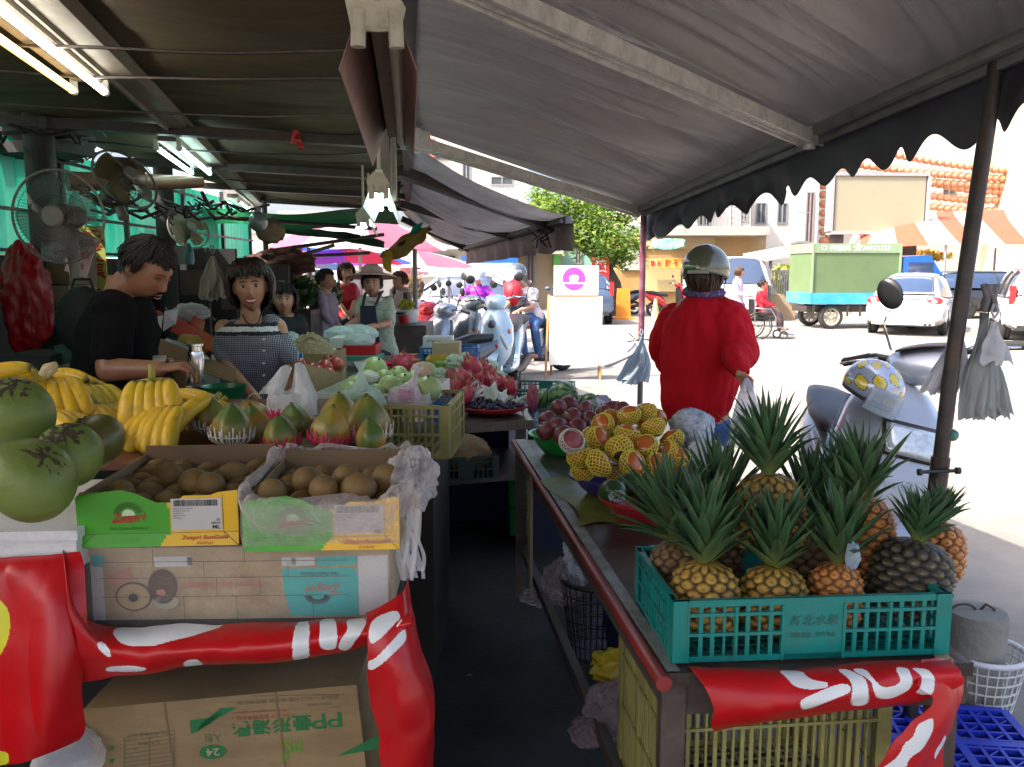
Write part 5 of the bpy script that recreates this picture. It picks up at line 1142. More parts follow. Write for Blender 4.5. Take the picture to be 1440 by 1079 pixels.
for k, (u, v, Y, r, lb) in enumerate(((505, 479, 5.5, (.10, .1, .05), 'clear bags of snacks heaped in the red tray'), (478, 471, 6.0, (.11, .1, .06), 'pale bagged goods left of the red tray'), (500, 466, 6.4, (.14, .1, .05), 'bluish bagged goods behind the red tray'), (412, 488, 5.3, (.06, .1, .09), 'bag of pale goods left of the mushrooms'), (520, 470, 6.0, (.06, .08, .04), 'small clear bag at the right behind the red tray'))):
 mesh_obj(crumple(at(u, v, Y), r, 50+k, .3), 'bagged_goods', film('goods_film', (.72, .80, .78), .75, .25), lb, 'bagged goods', 'bagged goods on the back counter', smooth=True)
pbox('small blue and white packet on the carton edge', 417, 425, 497, 505, 4.3, mat('packet_blue', (.02, .25, .6), .4), 'packet', 'packet', .02)
m_drag = mat('dragon_skin', (.45, .02, .07), .4, .25, 9, dirt=(.55, .10, .12), dirt_amt=.6, dscale=8); m_dleaf = mat('dragon_scale', (.45, .12, .08), .5, .2, 9, dirt=(.25, .32, .08), dirt_amt=.8, dscale=20)
df = thing('dragon_fruit', 'x', 'dragon fruit', (0, 0, 0), 0, 'dragon fruit heaped on the low table'); MB().ball((0, 0, 0), (.048, .048, .062), 24, 16).build('fruit', m_drag, df, smooth=True)
q = MB()
for k in range(22):
 t = .12+.8*k/22; a = k*2.4; th = PI*(1-t); c = Vector((.048*math.sin(th)*math.cos(a), .048*math.sin(th)*math.sin(a), -.062*math.cos(PI*t))); n = Vector((c.x/.048, c.y/.048, c.z/.062)).normalized(); up = (Vector((0, 0, 1))-n*n.z).normalized() if abs(n.z) < .98 else Vector((1, 0, 0)); sd = n.cross(up)*.011
 q.add([c-sd, c+sd, c+up*.022+n*.008+sd*.5, c+up*.036+n*.022, c+up*.022+n*.008-sd*.5], [(0, 1, 2, 3, 4)])
q.build('scales', m_dleaf, df, solid=.001)
DF = []
for u, v, Y, s in ((665, 518, 5.3, 1.25), (652, 535, 5.1, 1.2), (633, 533, 5.2, 1.0), (678, 534, 5.2, 1.1), (640, 548, 5.0, 1), (665, 545, 5.0, 1.05), (690, 540, 5.3, .9), (705, 540, 5.4, .95), (628, 552, 4.95, .9), (718, 545, 5.3, .9), (650, 520, 5.5, 1.1), (680, 520, 5.5, 1), (655, 556, 4.9, .95), (693, 530, 5.5, .9)): place(df, u, v, Y, s, None, DF)
order_labels(DF, 'magenta dragon fruit', ('top', 'middle', 'bottom'), 'of its heap')
o = place(df, 567, 512, 4.6, 1.25, (.3, 1.3, 0)); o['label'] = 'large dark dragon fruit lying behind the pale melons';
mesh_obj(crumple(at(527, 512, 4.6), (.09, .05, .025), 9, .3), 'net_bag', mat('red_netting', (.5, .03, .05), .6, .2), 'red net bag lying behind the pale melons', 'net bag', smooth=True)
og = MB(); og.ball(at(585, 521, 4.4), .026, 16, 10); mesh_obj(og, 'orange', m_pers, 'single small orange beside the large dark dragon fruit', 'orange', smooth=True)
bk = atz(692, 582, .765); bsk = thing('basket_tray', 'round red tray of black grapes in white paper', 'tray', (at(692, 575, 4.98).x, 4.98, .762))
MB().lathe([(.13, 0), (.19, .03), (.205, .05), (.215, .052), (.213, .044), (.195, .026), (.14, .004)], 48, wob=lambda a, i: 1+.008*math.sin(40*a)).build('tray', m_redp, bsk, smooth=True)
q = MB(); rr = random.Random(5)
for k in range(260):
 a = rr.uniform(0, 6.28); d = .165*math.sqrt(rr.random()); q.ball((d*math.cos(a)*1.15, d*math.sin(a), .045+.045*(1-(d/.17)**2)*rr.uniform(.6, 1)), .0125, 8, 6)
tag(mesh_obj_at(q, 'grapes', mat('black_grape', (.018, .012, .03), .3, .3), 'black grapes piled in the red tray', (bsk.location.x, bsk.location.y, .765), 'grapes', None), kind='stuff')
for k, (u, v, s, r_) in enumerate(((655, 563, .05, .3), (690, 552, .05, -.3), (710, 560, .04, .9), (728, 570, .05, .2), (742, 562, .035, 1.2), (700, 575, .05, .1), (668, 548, .04, .7))):
 p = at(u, v, 4.93); q = MB(); q.grid(8, 8, lambda a, b: Vector(((a-.5)*s*1.8, (b-.5)*.03+.02*math.sin(a*5+k), (b-.5)*s*1.7+.012*math.sin(a*7+k)))); o = q.build('paper_wrap', mat('white_paper', (.66, .66, .62), .7, .1, 12, tl=.2), smooth=True, solid=.001); o.location = p; o.rotation_euler = (0, r_, 0); tag(o, 'x', 'paper', 'papers round the grapes')
order_labels([o for o in bpy.data.objects if o.get('group') == 'papers round the grapes'], 'crumpled white paper round grapes', ('upper', 'lower'), 'of the red tray')
for k, (u, v, Y, r, lb, m) in enumerate(((640, 512, 5.5, .07, 'pale green cabbage in a foam net at the back left of the dragon fruit', 1), (618, 528, 5.2, .055, 'pale netted fruit at the left of the dragon fruit', 1), (690, 518, 5.7, .06, 'pale green netted fruit behind the dragon fruit', 1), (700, 530, 5.5, .05, 'white foam scrap right of the dragon fruit', 1), (618, 515, 5.5, .04, 'green leaves in a yellow box behind the netted fruit', 2), (655, 505, 5.8, .05, 'white netted cabbage at the top of the heap', 1))):
 mesh_obj(crumple(at(u, v, Y), (r, r, r*.85), 60+k, .35, 44, 30, 3), 'wrapped_cabbage', mat('leaf_pale', (.48, .58, .42), .6, .25, 12, .003, 30, tl=.2) if m == 1 else mat('leaf_lime', (.16, .32, .04), .6, .3, 12, .003, 30), lb, 'vegetable', 'wrapped vegetables by the dragon fruit', smooth=True)
ptray('yellow carton behind the netted cabbages', 598, 630, 505, 520, 5.6, mat('yellow_card', (.5, .36, .04), .7), 'fruit_box', 'box', .3, 'cardboard boxes of the stall')
pbox('small open tan carton standing on blue crates by the white scooter', 608, 646, 483, 502, 6.2, mat('tan_card', (.42, .32, .18), .8, .1), 'box', 'box', .25, 'cardboard boxes of the stall');
wb = pbox('white carton with black writing behind the small tan one', 595, 636, 474, 498, 6.6, m_white, 'box', 'box', .2, 'cardboard boxes of the stall')
q = MB(); put_text(q, 'JTheck Studio', lambda x, y: Vector((x, -.004, y)), .17, .026, 0, .10, mi=0, shear=.2); q.build('lettering', m_kk, wb)
crate('blue crate lying behind the tan carton', .45, .35, .16, mat('blue_plastic2', (.01, .14, .36), .4, .1), (at(590, 520, 6.5).x, 6.5, .85), 0, mid=True)
pbox('dark cabinet under the blue crate', 560, 670, 512, 640, 6.55, m_dark, 'cabinet', 'cabinet', .8, None)
mesh_obj(crumple(at(749, 560, 4.85), (.032, .03, .075), 71, .5), 'net_bag', mat('pink_netting', (.42, .10, .14), .6, .3, 20, tl=.2), 'bunched pink net bag hanging at the end of the low table', 'net bag', smooth=True)
mesh_obj(crumple(at(756, 592, 4.85), (.02, .03, .05), 72, .5), 'plastic_bag', f_blue, 'small blue bag below the pink net bag', 'plastic bag', 'loose plastic bags', smooth=True)
q = MB(); q.b2((.12, 4.75, 0), (.72, 6.4, .66)); mesh_obj(q, 'crate_stand', mat('navy_board', (.015, .02, .05), .7), 'dark stand under the watermelons', 'stand')
p = at(712, 553, 5.5); crate('dark green crate behind the grapes with pale holes in its wall', .42, .50, .12, m_teald, (p.x, 5.55, .70), -.14, mid=True)
m_wm = mat('watermelon_rind', (.05, .12, .04), .35, .2, 9, coat=.2, attr='col')
def melon(label, u, v, Y, r, rot, dark=1):
 q = MB(); q.ball((0, 0, 0), (r, r, r*1.12), 64, 40)
 for p in q.v:
  a = math.atan2(p.y, p.x)+.12*noise.noise(p*30)+.06*noise.noise(p*80)
  s = math.sin(a*9); k = 1 if s > .25 else 0
  q.c = (q.c or []) ; q.c.append(lerp3((.14, .26, .10), (.015, .055, .02), k*.9+.15*noise.noise(p*50)))
 t = thing('watermelon', label, 'watermelon', at(u, v, Y), 0, 'watermelons by the far crate', rot=rot); q.build('rind', m_wm, t, smooth=True); MB().tube([(0, 0, r*1.1), (.004, 0, r*1.1+.02)], .004, 6).build('stalk', m_calyx, t); return t
melon('large striped watermelon at the end of the table', 792, 557, 5.0, .088, (1.2, .3, .5)); melon('small dark watermelon left of the large striped one', 765, 560, 5.2, .055, (.5, .3, 0)); melon('watermelon showing its top below the large one', 785, 578, 4.7, .055, (.3, .1, 0)); melon('pale striped watermelon under plastic right of the large one', 828, 566, 5.0, .055, (.9, 0, 1.))
crate('olive crate with clear film behind the dusky red fruit', .28, .30, .12, m_olive, (at(800, 600, 4.75).x, 4.78, .665), -.1, mid=False)
mesh_obj(crumple(at(835, 572, 4.9), (.09, .09, .04), 73, .3), 'plastic_bag', f_clear, 'clear film spread over the pale striped watermelon', 'plastic bag', 'loose plastic bags', smooth=True)
q = crumple(at(972, 602, 3.3), (.085, .08, .075), 74, .3, 60, 40)
nb = mesh_obj(q, 'newspaper_bundle', mat('newsprint', (.42, .46, .52), .6, .5, 55, .003, 20, dirt=(.10, .18, .38), dirt_amt=.7, dscale=30), 'crumpled newspaper bundle in front of the customer in red', 'newspaper', smooth=True)
mesh_obj(crumple(at(992, 640, 3.1), (.07, .06, .06), 75, .4), 'plastic_bag', f_pale, 'clear bag behind the pineapple crowns beside the newspaper bundle', 'plastic bag', 'loose plastic bags', smooth=True)
# ================================================================ under the right table
for k in range(2): crate(['lower', 'upper'][k]+' bright green crate of the stack behind the table leg', .30, .36, .175, mat('vivid_green_plastic', (.01, .33, .06), .4, .1), (-.01, 5.0, .005+.18*k), .05, mid=False)
m_black = mat('black_plastic', (.02, .02, .022), .4, .1)
def wicker(label, c, r0, r1, h, m, rim, nh=7, nv=28, rimr=.012):
 t = thing('waste_basket', label, 'basket', c, 0, 'round lattice baskets'); q = MB()
 for k in range(nv):
  a = 2*PI*k/nv; d = Vector((math.cos(a), math.sin(a), 0)); q.tube([d*r0, d*r1+Vector((0, 0, h))], .0035, 4)
 for j in range(nh):
  f = j/(nh-1); rr_ = r0+(r1-r0)*f; q.tube([Vector((rr_*math.cos(2*PI*i/40), rr_*math.sin(2*PI*i/40), h*f)) for i in range(41)], .004, 4)
 q.lathe([(.001, .003), (r0, .003)], 32, cap=False)
 q.build('lattice', m, t); q = MB(); q.tube([Vector((r1*math.cos(2*PI*i/48), r1*math.sin(2*PI*i/48), h)) for i in range(49)], rimr, 8); q.build('rim', rim, t, smooth=True); return t
wicker('black lattice waste basket in the dark under the right table', (at(840, 860, 3.3).x, 3.42, .006), .10, .14, .32, m_black, m_black)
q = MB(); q.lathe([(.13, 0), (.17, .34), (.18, .35), (.165, .34), (.125, .01)], 32); mesh_obj_at(q, 'tub', mat('dark_blue_plastic', (.01, .02, .07), .4), 'dark blue tub behind the lattice waste basket', (at(890, 860, 3.2).x+.04, 3.15, .006), 'tub', None)
for k, (u, v, Y, r, m, lb) in enumerate(((830, 775, 3.4, (.11, .10, .12), f_clear, 'big crinkled clear bag bulging out of the lattice waste basket'), (790, 820, 3.45, (.09, .09, .09), f_pink, 'pinkish clear plastic spilling left of the waste basket'), (762, 840, 3.6, (.09, .06, .035), f_pink, 'flat end of the spilled plastic on the floor side of the basket'),
  (868, 1000, 2.45, (.10, .09, .085), film('dim_film', (.5, .35, .40), .35), 'dim purplish bag on the floor under the right table'), (825, 1030, 2.4, (.05, .06, .035), film('dim_film', (.5, .35, .40), .35), 'flat corner of clear plastic on the floor of the aisle'))):
 mesh_obj(crumple(at(u, v, Y), r, 80+k, .45, 60, 40, 2.6), 'plastic_bag', m, lb, 'plastic bag', 'loose plastic bags', smooth=True)
mesh_obj(crumple(at(870, 935, 2.6), (.085, .06, .05), 90, .6, 50, 34), 'yellow_bag', mat('yellow_bag_film', (.50, .38, .02), .4, .2, 8, tl=.3), 'torn yellow plastic bag under the right table', 'plastic bag', 'loose plastic bags', smooth=True)
q = MB(); q.b2((tp(.08, 0, 0)+OT).x and (.42, 1.75, .0), (.92, 2.2, .30)); mesh_obj(q, 'dark_box', m_dark, 'dark box standing behind the olive crate under the table', 'box')
for k, (u, v) in enumerate(((660, 950), (693, 750))):
 p = atz(u, v, .008); q = MB(); q.add([p+Vector(d) for d in ((-.012, 0, 0), (0, -.008, .003), (.014, .002, .001), (.002, .010, .004))], [(0, 1, 2, 3)]); tag(mesh_obj(q, 'fallen_leaf', mat('dry_leaf', (.30, .18, .06), .8), ['dry tan leaf on the dark aisle floor near the red vinyl', 'tiny pale scrap far up the dark aisle'][k], 'leaf'))
# ================================================================ right foreground: weight, basket, pallet
bp_ = atz(1380, 985, 0); bx_, by_ = 1.70, 2.93
wicker('white rimmed lattice basket holding the concrete weight', (bx_, by_, .004), .10, .145, .235, m_white, mat('white_plastic', (.6, .6, .62), .4), 7, 26, .011)
q = MB(); q.lathe([(.085, 0), (.092, .02), (.105, .33), (.098, .36), (.06, .365)], 28, wob=lambda a, i: 1+.03*noise.noise(Vector((math.cos(a)*2, math.sin(a)*2, i))))
cwt = thing('concrete_weight', 'rough concrete weight with a rusty loop standing in the white rimmed basket', 'weight', (bx_-.035, by_-.01, .03)); q.build('block', mat('concrete', (.24, .235, .20), .9, .25, 12, .006, 40, dirt=(.12, .12, .10), dirt_amt=.6, dscale=6), cwt, smooth=50)
MB().tube([Vector((-.05+.05*math.cos(a), 0, .35+.035*math.sin(a))) for a in [i*PI/10 for i in range(11)]]+[Vector((-.10, 0, .36))], .005, 6).build('loop', m_steel, cwt, smooth=True)
MB().tube([(.0, .0, .35), (.03, .0, .385), (.055, -.01, .37), (.06, -.02, .33)], .005, 6).build('loop', m_steel, cwt, smooth=True)
pl = thing('plastic_pallet', 'royal blue slotted plastic pallet on the ground at the bottom right corner', 'pallet', (1.28, 2.35, .0), -.12); mb_ = mat('royal_blue_plastic', (.015, .035, .42), .35, .15, 9)
q = MB()
for i in range(13): x = -.34+.68*i/12; q.b2((x-.006, -.48, .10), (x+.006, .42, .118))
for j in range(19): y = -.48+.90*j/18; q.b2((-.34, y-.005, .101), (.34, y+.005, .117))
for i in range(4): x = -.34+.68*i/3; q.b2((x-.014, -.48, .0), (x+.014, .42, .119))
for j in range(5): y = -.48+.9*j/4; q.b2((-.34, y-.014, .02), (.34, y+.014, .1195))
for i in range(12):
 for j in range(18):
  if (i+j) % 3 == 0: x = -.34+.68*(i+.5)/12; y = -.48+.9*(j+.5)/18; q.box((x, y, .109), (.052, .006, .012), 0, .7)
q.build('deck', mb_, pl)
q = MB()
for k in range(5): a = at(1330, 812-k*7, 2.2); q.b2((a.x-.035, 2.18, a.z), (a.x+.02, 2.28, a.z+.010))
mesh_obj(q, 'tray_stack', mat('cream_plastic', (.5, .45, .25), .5), 'short stack of cream plastic lids at the right end of the pineapple crate', 'lids', bevel=.002)
q = MB(); a = at(1328, 930, 1.74); q.b2((a.x-.02, 1.72, a.z-.004), (a.x+.012, 1.78, a.z+.010)); mesh_obj(q, 'wood_shim', mat('cream_wood', (.5, .43, .22), .7), 'cream wooden shim under the right corner of the pineapple crate', 'shim', bevel=.002)
# ================================================================ bag bundles hanging on the poles
def bundle(label, top, n, ln, w, m, fan=.15, seed=0, sway=(0, 0), nm='bag_bundle'):
 """hanging sheaf of carrier bags: loops gathered at the top, sheets fanned below"""
 t = thing(nm, label, 'plastic bags', top, 0, 'bundles of carrier bags'); rr = random.Random(seed); q = MB()
 for k in range(n):
  f = (k/(n-1)-.5)*2; dx = f*fan+rr.uniform(-.012, .012); L = ln*rr.uniform(.94, 1.05); ph = rr.uniform(0, 6)
  def fn(u, v):
   ww = w*(.10+.90*min(1, v*1.7)**1.1)*(1-.1*v); x = (u-.5)*ww*.55+dx*v**.9+sway[0]*v*v; y = (k/n-.5)*.05+.012*math.sin(u*6+ph+v*4)*min(1, v*2)+sway[1]*v+.008*noise.noise(Vector((u*6, v*3, k)))
   return Vector((x, y, -L*v+.010*math.sin(u*9+ph)*v))
  q.grid(8, 14, fn)
 q.build('bags', m, t, smooth=True)
 q = MB()
 for s in (-1, 1): q.tube([(0, 0, .01), (s*.012, 0, .03), (s*.004, 0, .055)], .004, 5)
 q.build('strap', m, t); return t
f_sheaf = mat('bag_sheaf', (.38, .41, .40), .35, .25, 4, .002, 40, tl=.35, stretch=(9, 9, .6)); f_sheafw = mat('bag_sheaf_white', (.62, .62, .66), .35, .12, 6, .002, 40, tl=.35)
bundle('sheaf of pale grey carrier bags hanging on the right of the near pole', at(1384, 440, 2.72), 18, .325, .14, f_sheaf, .06, 1, (.035, 0));
bundle('limp white carrier bag hanging on the left of the near pole', at(1348, 452, 2.74), 6, .22, .14, f_sheafw, .035, 2, (-.055, 0))
bundle('white bag corners sticking out over the grey sheaf on the near pole', at(1398, 452, 2.68), 3, .13, .14, f_sheafw, .03, 3, (.02, 0))
q = MB(); a = at(1392, 438, 2.70)
for k in range(7): d = Vector((R.uniform(-.03, .03), R.uniform(-.02, .02), 0)); q.tube([a+d, a+d*.5+Vector((0, 0, .04)), a+d*.3+Vector((R.uniform(-.03, .03), 0, .085))], [.012, .010, .007], 7)
mesh_obj(q, 'work_gloves', mat('grey_cotton', (.17, .16, .16), .9, .2, 30), 'pair of dirty grey cotton gloves tucked above the bags on the near pole', 'gloves', smooth=True)
q = MB(); a = at(1338, 612, 2.70); q.ball(a, (.022, .024, .02), 14, 8); mesh_obj(q, 'tape_wrap', mat('teal_tape', (.02, .22, .20), .5, .4, 30, dirt=(.4, .3, .02), dirt_amt=.8, dscale=30), 'teal and yellow tape wound round the near pole', 'tape', smooth=True)
bundle('bluish bundle of carrier bags hanging on the far pole', at(902, 474, 5.95), 12, .32, .20, mat('bag_sheaf_blue', (.46, .56, .64), .35, .12, 4, tl=.35), .06, 4, (-.06, 0)); bundle('single white bag drooping left of the bluish bundle', at(893, 482, 5.92), 3, .16, .2, f_sheafw, .02, 5, (-.20, 0))
# ================================================================ dark left back of the stall
m_cage = mat('fan_wire', (.10, .10, .09), .35, .2, metal=.6); m_blade = mat('fan_blade', (.09, .085, .075), .35, .1, alpha=.7); m_hub = mat('fan_hub', (.17, .165, .145), .5, .1)
def fan(label, c, r, rot, seed=0, stand=.25, bl=m_blade, dish=False):
 t = thing('electric_fan', label, 'fan', c, 0, 'old electric fans', rot=rot)   # faces local -y
 q = MB(); n = 72
 for side in (-1, 1):
  for k in range(n):
   a = 2*PI*k/n; d = Vector((math.cos(a), 0, math.sin(a))); q.tube([d*r*.18+Vector((0, side*.05, 0)), d*r*.75+Vector((0, side*.048, 0)), d*r+Vector((0, side*.012, 0))], .0009, 3, cap=False)
  for rr_ in (.25, .5, .75): q.tube([Vector((r*rr_*math.cos(2*PI*i/48), side*.05, r*rr_*math.sin(2*PI*i/48))) for i in range(49)], .0014, 4, cap=False)
 q.build('cage', m_cage, t); q = MB(); q.tube([Vector((r*math.cos(2*PI*i/64), 0, r*math.sin(2*PI*i/64))) for i in range(65)], .006, 6, cap=False); q.build('ring', m_hub, t, smooth=True)
 for k in range(4):
  a0 = k*PI/2+.4+seed; q = MB()
  q.grid(8, 8, lambda u, v: Vector((r*(.15+.74*v)*math.cos(a0+(u-.5)*(1.0+.35*math.sin(PI*v))), (u-.5)*.045, r*(.15+.74*v)*math.sin(a0+(u-.5)*(1.0+.35*math.sin(PI*v)))))); q.build('blade', bl, t, smooth=True)
 MB().lathe([(.001, -.066), (r*.20, -.062), (r*.24, -.050), (r*.2, -.04)], 24, M=Matrix.Rotation(-PI/2, 4, 'X') @ Matrix.Scale(-1, 4, (0, 0, 1)) @ Matrix.Identity(4)).build('badge', m_hub, t, smooth=True) if 0 else MB().tube([(0, -.052, 0), (0, -.062, 0)], [r*.24, r*.19], 24).build('badge', m_hub, t, smooth=40)
 MB().tube([(0, .0, 0), (0, .05, 0), (0, .15, 0), (0, .18, -.01)], [.04, .055, .05, .03], 16).build('motor', m_hub, t, smooth=40)
 MB().tube([(0, .11, -.03), (0, .10, -.16), (0, .10, -.16-stand)], [.02, .026, .022], 12).build('stand', m_hub, t, smooth=40); return t
fan('round cage fan with a pale hub facing the camera at the far left', at(82, 305, 3.7), .195, (.05, 0, 0), stand=.1)
fan('brown fan tilted up and turned to the right below the twin lamp', at(176, 252, 4.3), .165, (-.55, .1, 1.0), .6, 0, mat('fan_blade_brown', (.13, .10, .04), .35, .1))
fan('small distant yellowish fan turned to the right', at(265, 322, 6.4), .155, (-.4, .2, .75), .3, .3, mat('fan_blade_yellow', (.22, .20, .10), .35, .1))
q = MB(); a = at(75, 352, 3.8); q.lathe([(.03, .04), (.045, .03), (.05, -.02), (.042, -.05), (.02, -.055)], 24, wob=lambda an, i: 1); mesh_obj_at(q, 'fan_switch_box', mat('pale_blue_plastic', (.22, .27, .30), .4, .2), 'pale blue rounded switch box hanging under the cage fan', a, 'switch box', None)
mesh_obj(crumple(at(38, 425, 4.2), (.115, .10, .26), 95, .42, 60, 44, 1.6), 'red_sack', mat('red_bag', (.30, .005, .008), .38, .3, 4, .008, 14, tl=.15), 'tall glossy red plastic sack hanging at the far left', 'plastic bag', 'loose plastic bags', smooth=True)
m_signy = mat('sign_yellow', (.46, .44, .10), .7, .15, 6, dirt=(.2, .18, .05), dirt_amt=.5); m_signr = mat('sign_red', (.42, .02, .01), .6)
def signboard(label, u0, v0, u1, v1, Y, mb, mt_, texts, rz=0, ry=0, th=.006, nm='sign', lift=.0):
 a = at(u0, v1, Y); b = at(u1, v0, Y); W = b.x-a.x; H = b.z-a.z; t = thing(nm, label, 'sign', ((a.x+b.x)/2, Y, (a.z+b.z)/2), 0, None, rot=(0, ry, rz)); MB().b2((-W/2, 0, -H/2), (W/2, th, H/2)).build('board', mb, t, bevel=.001)
 for k, (s, x, y, w, h, *r_) in enumerate(texts):
  q = MB(); put_text(q, s, lambda X, Z: Vector((X, -.003, Z)), w*W, h*H, (x-.5)*W, (.5-y)*H, r_[0] if r_ else 0, mi=0, bold=.02); q.build('lettering', mt_, t)
 return t
signboard('tall yellow sign with big red Chinese characters behind the man in black', 103, 318, 146, 432, 4.9, m_signy, m_signr, [('感', .62, .17, .7, .25), ('蕉', .6, .52, .8, .26), ('工', .55, .85, .6, .16)])
signboard('pink paper price sheet with red scribbles hanging tilted beside the cage fan', 100, 328, 128, 388, 4.1, mat('pink_paper', (.62, .40, .38), .8), m_signr, [('中拜生禾', .5, .2, .9, .2, .3), ('木水果市', .5, .5, .8, .22, .3), ('日卡半', .5, .8, .6, .2, .3)], ry=.35)
q = MB(); q.ball((0, 0, 0), (.13, .06, .16), 24, 16, fn=lambda d: 1+.05*noise.noise(d*3)); q.tube([(-.05, 0, .13), (-.03, 0, .19), (.04, 0, .19), (.06, 0, .13)], .007, 6); mesh_obj_at(q, 'black_backpack', mat('black_nylon', (.012, .012, .013), .7, .2, 20, .002), 'black backpack hanging behind the man in black', at(118, 452, 3.9), 'backpack', None)
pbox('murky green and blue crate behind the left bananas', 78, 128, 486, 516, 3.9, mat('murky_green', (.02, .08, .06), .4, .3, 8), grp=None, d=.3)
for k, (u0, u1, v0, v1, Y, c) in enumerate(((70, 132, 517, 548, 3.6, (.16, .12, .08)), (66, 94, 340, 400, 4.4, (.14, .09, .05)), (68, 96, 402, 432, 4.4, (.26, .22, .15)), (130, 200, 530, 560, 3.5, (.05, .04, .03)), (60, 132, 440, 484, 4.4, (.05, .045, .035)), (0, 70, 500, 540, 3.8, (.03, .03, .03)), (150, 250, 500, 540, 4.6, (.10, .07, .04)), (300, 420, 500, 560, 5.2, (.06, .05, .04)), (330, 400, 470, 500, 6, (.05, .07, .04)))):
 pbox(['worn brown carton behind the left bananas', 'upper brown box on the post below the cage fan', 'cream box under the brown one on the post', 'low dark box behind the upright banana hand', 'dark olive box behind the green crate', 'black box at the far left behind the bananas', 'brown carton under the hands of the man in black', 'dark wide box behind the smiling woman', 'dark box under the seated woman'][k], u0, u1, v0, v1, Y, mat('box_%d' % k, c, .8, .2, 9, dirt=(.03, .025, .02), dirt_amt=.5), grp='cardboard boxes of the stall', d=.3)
def flat(label, pts, m, nm='paper', cat='paper', grp=None): q = MB(); panel(q, pts, .003); return mesh_obj(q, nm, m, label, cat, grp, fix=True)
flat('white sheet standing upright in the boxes by the chin of the man in black', [P(202, 472, 3.9), P(226, 470, 3.95), P(229, 444, 4.0), P(200, 447, 3.9)], mat('grey_white', (.42, .42, .42), .7)); flat('second white sheet leaning right of the first', [P(229, 466, 4.1), P(247, 455, 4.15), P(252, 433, 4.2), P(231, 438, 4.1)], mat('grey_white', (.42, .42, .42), .7))
m_rb = mat('red_fruit_box', (.36, .015, .012), .45, .2, 9, dirt=(.4, .22, .03), dirt_amt=.8, dscale=7)
flat('upper red printed fruit box side behind the sheets', [P(191, 424, 4.4), P(228, 440, 4.2), P(229, 448, 4.2), P(191, 436, 4.4)], m_rb, 'fruit_box', 'box', 'red printed fruit boxes'); flat('red printed fruit box slanting down beside the smiling woman', [P(240, 466, 4.1), P(302, 498, 3.9), P(304, 476, 4.0), P(250, 447, 4.2)], m_rb, 'fruit_box', 'box', 'red printed fruit boxes'); flat('small red box flap behind the slanting one', [P(268, 455, 4.4), P(286, 466, 4.3), P(288, 452, 4.35), P(274, 444, 4.45)], m_rb, 'fruit_box', 'box', 'red printed fruit boxes')
q = MB(); q.tube([P(258, 478, 4.05), P(272, 484, 4.0), P(285, 492, 3.96)], [.03, .045, .03], 12); mesh_obj(q, 'yellow_fruit', mat('dull_yellow', (.32, .22, .03), .5), 'dull yellow fruit in the red printed box', 'fruit', smooth=True)
flat('brown carton side slanting in front of the man in black', [P(212, 498, 3.7), P(330, 540, 3.5), P(332, 520, 3.6), P(215, 472, 3.8)], m_cardd, 'fruit_box', 'box', 'cardboard boxes of the stall'); flat('brown carton end beside the man in black', [P(214, 560, 3.4), P(262, 548, 3.35), P(262, 508, 3.4), P(214, 500, 3.5)], m_cardd, 'fruit_box', 'box', 'cardboard boxes of the stall')
mesh_obj(sheet([[(228, 480, 3.8), (262, 500, 3.7), (296, 505, 3.6)], [(236, 474, 3.95), (266, 488, 3.9), (290, 498, 3.85)]], 20, 6, .012, 12), 'plastic_sheet', mat('pale_blue_film', (.35, .45, .45), .3, tl=.2), 'pale blue plastic sheet over the brown carton beside the steel cup', 'plastic', smooth=True, solid=.001)
mesh_obj(crumple(at(268, 440, 4.5), (.095, .07, .05), 97, .35, 60, 40), 'plastic_bag', mat('dull_white_bag', (.42, .41, .40), .4, .15, 5, .004, 18, tl=.3), 'dull white carrier bag sitting behind the red printed boxes', 'plastic bag', 'loose plastic bags', smooth=True)
bundle('bundle of cream carrier bags hanging from a post left of the smiling woman', at(299, 360, 4.3), 14, .21, .10, mat('bag_sheaf_cream', (.34, .32, .25), .45, .2, 4, tl=.3, stretch=(9, 9, .6)), .045, 7)
q = MB(); q.lathe([(.026, 0), (.028, .01), (.028, .095), (.026, .11), (.022, .112), (.022, .128), (.027, .130), (.027, .137), (.02, .137)], 24); mesh_obj_at(q, 'steel_flask', mat('polished_steel', (.5, .52, .55), .15, metal=1), 'shiny steel flask standing near the hands of the man in black', at(277, 538, 3.0), 'flask', None)
q = MB(); q.lathe([(.06, 0), (.08, .05), (.083, .052), (.078, .047), (.055, .006)], 32); mesh_obj_at(q, 'tub', mat('deep_green_plastic', (.01, .13, .05), .3), 'deep green tub in front of the smiling woman', at(316, 562, 3.1), 'tub', None)
q = MB(); q.ball((0, 0, 0), (.055, .055, .06), 20, 14); q.cyl((0, 0, .05), (0, 0, .085), .02); mesh_obj_at(q, 'glass_globe', mat('smoky_glass', (.18, .2, .2), .15, trans=.3), 'smoky round globe lamp under the roof above the seated woman', at(363, 312, 5.2), 'lamp', None)
q = MB(); q.b2((-1.9, 3.35, 0), (-1.0, 3.75, .93)); q.b2((-2.3, 3.5, 0), (-1.5, 4.4, .9)); mesh_obj(q, 'wooden_bench', m_wood, 'dark low bench carrying the boxes in front of the man in black', 'bench')
flat('white card lying behind the bananas', [P(215, 500, 3.2), P(234, 500, 3.15), P(232, 508, 3.05), P(214, 508, 3.1)], mat('grey_white', (.42, .42, .42), .7))
